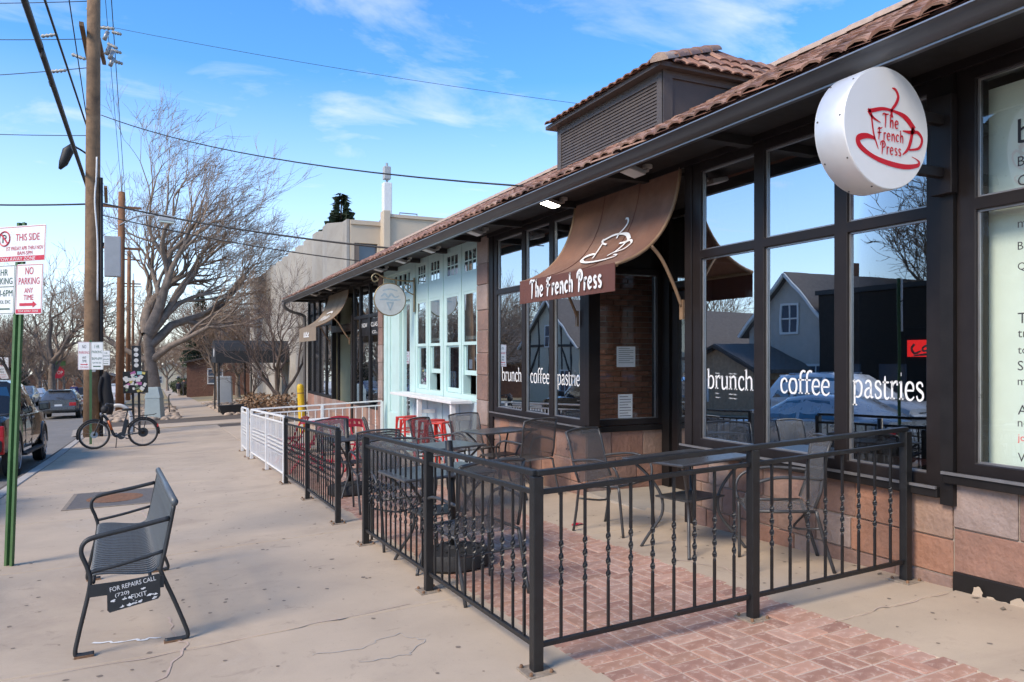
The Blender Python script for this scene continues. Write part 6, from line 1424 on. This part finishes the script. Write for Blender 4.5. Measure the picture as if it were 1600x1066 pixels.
for i, (px, d, sc) in enumerate(((222,100,.8),(262,120,.9),(300,95,.9),(330,85,1.0),(365,80,1.0),(285,150,1.1),(240,160,1.0),(318,120,1.0),(350,110,1.1),(205,140,1.0),(395,75,.9),(270,180,1.2),(338,58,.75),(372,62,.8),(405,60,.8))):
    p = sight(px, 555, d); far_tree((i+1) % 3, p.x, p.y, q.uniform(0,6.3), sc, 'leafless tree in the distance beyond the far sidewalk', GR)
# trees across the street, mirrored in the windows
GM = 'leafless trees behind the houses across the street'
for i, (x, y, sc) in enumerate(((-27,18.5,1.1),(-27,24,1.05),(-26.5,16.2,1.0),(-28,21,1.15),(-31,13,1.1),(-28,33,.8),(-20,41,.8),(-24,58,1.0),(-17,62,1.0),(-30,48,1.0),(-22,11.5,.8),(-19,68,1.0),(-24,74,1.1),(-17,80,1.0),(-28,66,1.1),(-21,90,1.1),(-30,88,1.2),(-18,100,1.1),(-25,108,1.2),(-15.5,57,.7),(-15.5,74,.7))):
    far_tree(i % 3, x, y, q.uniform(0,6.3), sc, 'leafless tree behind the houses across the street, seen mirrored in the glass', GM)
# leaf-scrap clumps for evergreens
def evergreen(seed, h, r, n, m, loc, label, name='spruce_tree', base=.12, cat='tree'):
    q = random.Random(seed); t = thing(name, label, cat, loc); MB().tube([(0,0,-.2),(0,0,h*.97)], [r*.09+.08, .02], 8).build('trunk', 'bark_dark', t, smooth=True); mb = MB()
    for k in range(n):
        z = h*(base + (1-base)*q.random()**1.15); rad = r*(1 - (z/h - base)/(1-base))*q.uniform(.55,1.0)+.08; a = q.uniform(0, 6.283); L = rad
        d = Vector((math.cos(a), math.sin(a), -.18)); s = d.cross(Vector((0,0,1))).normalized(); o = Vector((0,0,z)); m_ = max(2, int(L/.22))
        for i in range(m_):
            c = o + d*L*(i+.6)/m_ + Vector((0,0,.10*(i/m_)**2*L)); w = .2*(1.15 - .55*i/m_)*q.uniform(.7,1.3)*(1+.25*r)
            for sgn in (-1, 1): mb.add([tuple(c), tuple(c + d*w*.75 + s*sgn*w*.15 + Vector((0,0,.04))), tuple(c + d*w*.45 + s*sgn*w + Vector((0,0,-.10-q.random()*.08)))], [(0,1,2)])
            mb.add([tuple(c+Vector((0,0,.05))), tuple(c + d*w*.9+ Vector((0,0,-.02))), tuple(c + d*w*.3 + Vector((0,0,-.26*(1+.2*r))))], [(0,1,2)])
    mb.build('crown', m, t); return t
p = sight(533, 555, 75); evergreen(2, 19.9, 9.5, 300, 'needle2', (p.x, p.y, gz(6, p.y)), 'dark spruce rising behind the fluted concrete building')
p = sight(14, 555, 80); evergreen(4, 7.2, 2.6, 330, 'needle', (p.x, p.y, gz(max(-30, p.x), p.y)), 'dark evergreen at the far left beyond the pickup', base=.05)
p = sight(313, 555, 78); evergreen(6, 11.0, 2.2, 200, 'needle', (p.x, p.y, gz(p.x, p.y)), 'sparse pine standing before the brick house', name='pine_tree', base=.3)
def bush(label, loc, rx, ry, rz_, n, m, seed, name='evergreen_bush', leaf=.12, cat='bush'):
    q = random.Random(seed); t = thing(name, label, cat, loc); mb = MB()
    MB().tube([(0,0,-.1),(0,0,rz_*.9)], .06, 6).build('stem', 'bark_dark', t)
    for k in range(n):
        u = Vector((q.gauss(0,1), q.gauss(0,1), q.gauss(0,1))).normalized(); r_ = q.uniform(.72, 1.0) + .08*math.sin(u.x*7+u.z*5); c = Vector((u.x*rx*r_, u.y*ry*r_, rz_ + u.z*rz_*r_))
        if c.z < 0: c.z = abs(c.z)*.3
        a = Vector((q.gauss(0,1), q.gauss(0,1), q.gauss(0,1))).normalized()*leaf; b = u.cross(a).normalized()*leaf*.8
        mb.add([tuple(c-a), tuple(c+b), tuple(c+a)], [(0,1,2)])
    mb.build('foliage', m, t); return t
p = sight(288, 555, 80); bush('rounded dark green bush beside the far sidewalk behind two walkers', (p.x, p.y, gz(p.x, p.y)), 1.5, 1.3, .95, 2600, 'needle2', 5)
for k, (px, d, lb) in enumerate(((414,33,'dried brown hydrangea clump right of the small bare tree'), (400,36,'low dead brown shrub near the planter tub'), (448,31,'brown dead plants at the foot of the concrete wall'))):
    p = sight(px, 555, d); bush(lb, (p.x, p.y, gz(p.x, p.y)), .9, .6, .45, 320, 'dead_leaf', 30+k, name='dead_shrub', leaf=.10)
# ================================================================== buildings beyond
mat('precast', (.38, .355, .31), .85, var=.10, scale=.7, bump=.35, bscale=30, stain=[(.5, (.25,.23,.20), .48, .68, .7), (2.2, (.27,.245,.21), .55, .72, .5)])
mat('stucco', (.55, .46, .345), .85, var=.05, scale=1.2, bump=.3, bscale=50); mat('blue_glass', (.06, .085, .12), .1, var=.05, spec=.8); mat('brown_panel', (.17, .13, .10), .6, var=.15)
CB = thing('concrete_building', 'beige concrete building with fluted panels and roof antenna behind the cafe', 'building', (6.05, 28, -2.7))
zt = 5.07 + 2.7
for k in range(13):                 # pleated panels along the street face
    y0 = k*2.15; a = .0; b = .55
    m_ = MB(); m_.prism([(.45,y0+.02),(.45,y0+2.13),(a-.15,y0+2.13),(a-.15,y0+1.25),(.32,y0+.75),(.32,y0+.02)], -.3, zt, lambda u, v, w: (u, v, w)); m_.build('fluted_panel', 'precast', CB, bevel=.02)
MB().box(.451, 14, .25, 28, -.3, zt-.12).build('core', 'precast', CB)
w_ = grid_frame(MB(), [.46, .62, 1.5, 1.62], [-.3, 5.3, 6.9, zt-.02], -.0, .24, lambda a, b, c: (a, c, b)).build('side_wall', 'stucco', CB, bevel=.01)
MB().box(1.86, 13.9, -.35, -.002, -.3, zt+.12).build('side_pier_wall', 'stucco', CB, bevel=.01)
MB().box(1.6, 1.858, -.5, -.002, -.3, zt+.35).build('pier', 'stucco', CB, bevel=.02)
pw = MB().box(.80, 1.49, .15, .22, 5.31, 6.89).build('side_window', 'blue_glass', CB); MB().box(.63, .80, .02, .23, 5.31, 6.89).build('window_panel', 'brown_panel', CB)
MB().box(1.3, 7, -1.6, -.51, -.3, 6.2).build('lower_annex', 'stucco', CB)
MB().box(.46, 1.6, -.06, -.003, zt-.18, zt-.02).build('coping', 'stucco', CB); MB().box(1.862, 13.9, -.42, .05, zt+.121, zt+.24).build('coping', 'stucco', CB)
for k in (3, 5, 8): y0 = k*2.15; MB().box(-.01, .02, y0+1.45, y0+1.95, 1.2, 4.9).build('slit_window', 'brown_panel', CB)
AN = MB().box(2.08, 2.42, 1.2, 1.55, zt+.45, zt+1.8).build('antenna_shroud', 'white_paint', CB, bevel=.03)
MB().box(2.1, 2.38, 1.22, 1.5, zt+1.93, zt+2.45).build('antenna_panel', 'grey_box', AN, bevel=.03); MB().tube([(2.25,1.38,zt+1.7),(2.25,1.38,zt+2.6)], .05, 6).build('mast', 'steel', AN)
for (dx_, dy_) in ((-.5,-.3),(.5,-.3),(.5,.4),(-.5,.4)): MB().tube([(2.25+dx_*.25,1.38+dy_*.25,zt+.5),(2.25+dx_*.8,1.38+dy_,zt-.1)], .035, 6).build('antenna_leg', 'steel', AN)
MB().tube([(2.72,1.2,zt),(2.72,1.2,zt+.62),(3.45,1.2,zt+.62),(3.45,1.2,zt)], .03, 6).build('roof_rail', 'steel', CB)
MB().box(4.6, 7.4, 3, 6, zt-.1, zt+.35).build('roof_unit', 'white_paint', CB, bevel=.03)
# entrance canopy
t = thing('entrance_canopy', 'black barrel-shaped entrance canopy on thin posts before the concrete building', 'canopy', (2.5, 38.2, gz(3.1, 38.2)))
mat('canopy_black', (.014,.015,.016), .7, var=.15)
m_ = MB(); n = 10; vs = []
for x in (0, 3.5): vs += [(x, 1.5 - 1.5*math.cos(math.pi*k/n), 2.35 + (0 if k in (0, n) else .35) + .75*math.sin(math.pi*k/n)) for k in range(n+1)]
m_.add(vs, [(k, k+1, k+n+2, k+n+1) for k in range(n)] + [tuple(range(n, -1, -1))]); m_.build('cover', 'canopy_black', t, smooth=False)
MB().lathe([(.22,-.012),(.22,0)], 16, (0,1.2,2.85), axis='x').build('round_emblem', 'white_paint', t)
for (x, y) in ((.15,.1),(.15,2.9),(1.6,.1),(1.6,2.9)): MB().tube([(x,y,0),(x,y,2.5)], .04, 8).build('post', 'black_iron', t)
t = thing('low_wall_pylon', 'plain pale grey slab pylon beside the dark entrance canopy', 'pylon'); place(t, 3.95, 51.5, R(-18))
MB().box(-.45,.45,-.15,.15,0,1.75).build('slab', 'grey_box', t, bevel=.03)
mat('garage_brick', (.36,.25,.16), .9, var=.25, scale=6); mat('house_brick', (.15,.075,.05), .9, var=.3, scale=5, bump=.4, bscale=40); mat('shingle', (.115,.10,.09), .9, var=.25, scale=6, bump=.5, bscale=30); mat('siding_grey', (.40,.37,.33), .7, var=.08, scale=3); mat('siding_cream', (.50,.46,.36), .75, var=.08); mat('timber', (.04,.032,.027), .7, var=.2); mat('fence_wood', (.23,.11,.05), .85, var=.25, scale=4); mat('shop_dark', (.040,.034,.030), .95, var=.15, spec=.1); mat('win_white', (.62,.62,.60), .5, var=.04)
def house(label, x, y, rz_, L, D, wall_h, ridge_h, wallm, roofm, wins, chim=None, timber=False, name='house', z=None, barge='win_white'):
    """local: front faces +x, width along y; gable ridge runs along x"""
    z = gz(max(-30, min(x, 6)), y)-.2 if z is None else z
    t = thing(name, label, 'house', (x, y, z), rz_); h = L/2
    MB().box(-D, 0, -h, h, 0, wall_h).build('wall', wallm, t)
    m_ = MB(); m_.prism([(-h,wall_h),(h,wall_h),(0,ridge_h)], -D, 0, lambda u, v, w: (w, u, v)); m_.build('gable', wallm, t)
    o = .35; sl_ = (ridge_h-wall_h)/h
    for s in (-1, 1):
        m_ = MB(); m_.hexa([(-D-o, s*(h+o), wall_h-sl_*o),(o, s*(h+o), wall_h-sl_*o),(o, 0, ridge_h+.0),(-D-o, 0, ridge_h+.0),(-D-o, s*(h+o), wall_h-sl_*o+.16),(o, s*(h+o), wall_h-sl_*o+.16),(o, 0, ridge_h+.16),(-D-o, 0, ridge_h+.16)]); r_ = m_.build('roof', roofm, t)
        MB().tube([(o+.02, s*(h+o), wall_h-sl_*o+.05),(o+.02, 0, ridge_h+.05)], .09, 4).build('barge_board', barge, t)
    for (cy_, cz_, w, hh) in wins:
        f_ = grid_frame(MB(), [cy_-w/2-.1, cy_-w/2, cy_-.03, cy_+.03, cy_+w/2, cy_+w/2+.1], [cz_-hh/2-.1, cz_-hh/2, cz_-.03, cz_+.03, cz_+hh/2, cz_+hh/2+.1], .01, .07, lambda a, b, c: (c, a, b)).build('window', 'win_white', t)
        MB().box(.005, .025, cy_-w/2, cy_+w/2, cz_-hh/2, cz_+hh/2).build('pane', 'blue_glass', f_)
    if timber:
        for yy in (-h*.75,-h*.4,0,h*.4,h*.75): zt_ = wall_h + (ridge_h-wall_h)*(1-abs(yy)/h); MB().box(.008,.05,yy-.08,yy+.08,wall_h*.5,zt_).build('timber', 'timber', t)
        for zz in (wall_h*.5, wall_h): MB().box(.008,.055,-h,h,zz-.09,zz+.09).build('timber', 'timber', t)
        for s in (-1, 1): MB().tube([(.03, s*h*.75, wall_h*.5),(.03, s*h*.4, wall_h)], .08, 4).build('timber', 'timber', t)
    if chim: MB().box(-D*.6, -D*.6+.7, chim, chim+.9, wall_h, ridge_h+1.0).build('chimney', 'house_brick', t)
    return t
p = sight(345, 555, 72); house('red brick house with shingle roof behind the pines at the far sidewalk', p.x+1.5, p.y, R(-95), 9, 10, 3.3, 4.3, 'house_brick', 'shingle', [(-2,2,1.2,1.3),(2,2,1.2,1.3)], name='brick_house', barge='timber')
p = sight(265, 555, 150); house('small pale house closing the view at the end of the sidewalk', p.x, p.y, R(-95), 8, 8, 3.4, 5.6, 'siding_cream', 'shingle', [(-2,2,1.2,1.3),(2,2,1.2,1.3)])
p = sight(110, 555, 150); house('low brown house far off behind the silver car', p.x, p.y, R(-90), 16, 9, 3.2, 5.4, 'house_brick', 'shingle', [(-4,1.8,1.4,1.3),(4,1.8,1.4,1.3)])
p = sight(20, 555, 90); house('low tan house behind the trees at the far left', p.x-6, p.y, R(-60), 12, 9, 3.2, 5.6, 'siding_cream', 'shingle', [(-3,1.8,1.4,1.3),(3,1.8,1.4,1.3)])
# across the street (they show in the windows)
house('grey two-storey gabled house across the street, mirrored in the coffee pane', -17.5, 26.0, 0, 5.2, 10, 4.1, 6.6, 'siding_grey', 'shingle', [(0,4.6,.9,1.2),(-1.6,1.8,1.0,1.3),(1.6,1.8,1.0,1.3)], chim=1.2)
house('cream half-timbered house across the street, mirrored in the brunch pane', -17.0, 35.0, 0, 7.6, 9, 3.0, 5.6, 'siding_cream', 'shingle', [(0,2.0,1.2,1.3)], timber=True)
house('half-timbered gabled house across the street, mirrored in the left cafe window', -17.0, 48.5, 0, 8.5, 10, 4.3, 7.6, 'siding_cream', 'shingle', [(0,5.0,1.3,1.5),(-2.2,1.8,1.3,1.4)], timber=True, chim=2.0)
house('low tan brick garage across the street, mirrored below the grey gable', -14.6, 27.4, 0, 5.0, 4.0, 2.3, 3.3, 'garage_brick', 'shingle', [(1.2,1.3,.8,.9)], barge='timber', name='garage')
t = thing('flat_roofed_shop', 'dark flat-roofed building across the street, mirrored behind the pastries pane', 'building', (-17, 20.2, gz(-17, 20.2)-.2))
MB().box(-9, 0, -3.6, 3.6, 0, 5.3).build('wall', 'shop_dark', t)
MB().box(-9.1, .1, -3.7, 3.7, 5.301, 5.5).build('parapet', 'trim', t)
for k in range(18): MB().box(.002, .02, -3.55, 3.55, .6+k*.26, .6+k*.26+.235).build('board', 'shop_dark', t)
for y in (-2, 0, 2): MB().box(.02,.05,y-.6,y+.6,1.0,2.4).build('window', 'blue_glass', t)
house('brown gabled house across the street, mirrored in the left pane of the left window', -17.0, 66, 0, 9, 10, 3.6, 6.6, 'house_brick', 'shingle', [(0,4.4,1.2,1.3),(-2.4,1.8,1.3,1.4),(2.4,1.8,1.3,1.4)])
house('tan gabled house far along the opposite side of the street', -17.5, 84, 0, 9, 10, 3.6, 6.4, 'siding_cream', 'shingle', [(0,4.2,1.2,1.3),(-2.4,1.8,1.3,1.4),(2.4,1.8,1.3,1.4)])
t = thing('board_fence', 'brown board fence across the street between the mirrored houses', 'fence', (-15.2, 30, gz(-15.2, 30)))
for k in range(44): y = -6 + k*.30; MB().box(0,.03,y,y+.28,-.6,1.6+gz(-15.2,30+y)-gz(-15.2,30)).build('board', 'fence_wood', t)
for z in (.2, 1.2): MB().box(-.06,-.001,-6,7.2,z,z+.09).build('rail', 'fence_wood', t)
# ================================================================== inside the cafe
t = thing('drinks_cooler', 'glowing red drinks cooler sign deep inside the cafe', 'cooler', (8.2, 5.9, -1.62))
MB().box(0,.7,-.35,.35,0,1.95).build('cabinet', 'trim', t, bevel=.01)
emit_mat('cooler_red', (.75,.02,.02), .55)
s_ = MB().box(-.012,-.002,-.30,.30,1.60,1.80).build('lit_sign', 'cooler_red', t)
m_ = MB(); f = Fr((-.014,.30,1.70), (0,-1,0), (0,0,1))
for st in ([(.10,.05,.03),(.06,0,.03),(.10,-.06,.03),(.18,-.03,.02)], [(.20,0,.025),(.25,.03,.025),(.27,-.02,.025),(.21,-.03,.025),(.20,0,.025)], [(.3,-.03,.02),(.34,.07,.03),(.36,-.02,.02),(.42,.02,.03),(.45,-.04,.02)], [(.08,-.09,.015),(.3,-.07,.03),(.55,-.10,.012)]): stroke(m_, st, f)
m_.build('script', 'white_print', s_)
for (x, y, lb) in ((5.6,4.5,'dark cafe table inside behind the coffee pane'), (5.7,8.8,'dark cafe table inside behind the left window')):
    c = copy_tree(TB); c.location = (x, y, -1.62); c.rotation_euler = (0,0,.2); c['label'] = lb; c['group'] = 'tables inside the cafe'
t = thing('dress_form', 'lavender top and green skirt on a dress form in the far shop entrance', 'mannequin', (5.35, 19.6, -2.15))
mat('lavender', (.40,.36,.50), .8, var=.1); mat('lime', (.35,.62,.22), .8, var=.1)
MB().lathe([(.02,0),(.18,.01),(.16,.03),(.02,.04),(.02,.5)], 16).build('stand', 'steel', t, auto=True)
MB().lathe([(.26,.5),(.22,.75),(.16,.95)], 18).build('skirt', 'lime', t, auto=True); MB().lathe([(.17,.93),(.16,1.0),(.20,1.25),(.21,1.38),(.12,1.48),(.06,1.52)], 18).build('top', 'lavender', t, auto=True)
# ================================================================== people
def person(label, x, y, rz_, h, cols, arms=.12, stride=.12):
    bands, = (cols,)
    m = bpy.data.materials.new('clothes'); m.use_nodes = True; tr = m.node_tree; b = tr.nodes['Principled BSDF']; b.inputs['Roughness'].default_value = .85
    tc_ = N(tr, 'ShaderNodeTexCoord'); sp_ = N(tr, 'ShaderNodeSeparateXYZ'); rp = N(tr, 'ShaderNodeValToRGB'); rp.color_ramp.interpolation = 'CONSTANT'
    tr.links.new(tc_.outputs['Generated'], sp_.inputs[0]); tr.links.new(sp_.outputs[2], rp.inputs[0]); tr.links.new(rp.outputs[0], b.inputs['Base Color'])
    els = rp.color_ramp.elements; els[0].position = 0; els[0].color = (*cols[0][1], 1); els[1].position = cols[1][0]; els[1].color = (*cols[1][1], 1)
    for (pz, c) in cols[2:]: e = els.new(pz); e.color = (*c, 1)
    MATS['clothes_' + label[:8] + str(x)] = m
    V = [(0,0,.53),(0,0,.66),(0,0,.80),(0,0,.855),(0,.01,.90),(0,.01,.965),
         (.055,0,.50),(.055,stride*.5,.28),(.055,stride*.4-.05,.035),(.055,stride*.4+.06,.015),(-.055,0,.50),(-.055,-stride*.3,.28),(-.055,-stride-.02,.035),(-.055,-stride+.09,.015),
         (.10,0,.80),(.13,-.01,.64),(.125,arms,.50),(.125,arms+.02,.46),(-.10,0,.80),(-.13,-.01,.64),(-.125,arms*.6,.50),(-.125,arms*.6+.02,.46)]
    E_ = [(0,1),(1,2),(2,3),(3,4),(4,5),(0,6),(6,7),(7,8),(8,9),(0,10),(10,11),(11,12),(12,13),(2,14),(14,15),(15,16),(16,17),(2,18),(18,19),(19,20),(20,21)]
    rad = [.085,.09,.095,.035,.05,.045,.06,.045,.028,.02,.06,.045,.028,.02,.042,.034,.024,.018,.042,.034,.024,.018]
    me = bpy.data.meshes.new('person'); me.from_pydata([(a*h, b_*h, c*h) for a, b_, c in V], E_, []); me.materials.append(m)
    o = bpy.data.objects.new('person', me); COL.objects.link(o); sk_ = o.modifiers.new('skin', 'SKIN'); o.modifiers.new('sub', 'SUBSURF').levels = 1; o.modifiers['sub'].render_levels = 2
    for i, r_ in enumerate(rad): me.skin_vertices[0].data[i].radius = (r_*h, r_*h*.75 if i < 4 else r_*h)
    me.skin_vertices[0].data[0].use_root = True
    place(o, x, y, rz_); tag(o, label, 'person', 'people in the distance'); return o
SKIN = (.45,.27,.19); HAIR = (.06,.04,.03)
p = sight(288.5, 555, 79); person('person in a dark jacket and dark trousers walking away, right of the pair', p.x, p.y, R(0), 1.76, [(0,(.04,.04,.045)),(.50,(.05,.05,.07)),(.86,SKIN),(.93,HAIR)])
p = sight(279.5, 555, 77); person('person in a navy coat and pale trousers walking away, left of the pair', p.x, p.y, R(8), 1.58, [(0,(.35,.30,.26)),(.46,(.03,.035,.06)),(.86,SKIN),(.92,HAIR)], stride=.16)
p = sight(119, 555, 48); person('person in a navy blue top behind the grey station wagon', p.x-.1, p.y, R(170), 1.72, [(0,(.06,.06,.08)),(.5,(.035,.04,.14)),(.86,SKIN),(.93,HAIR)])
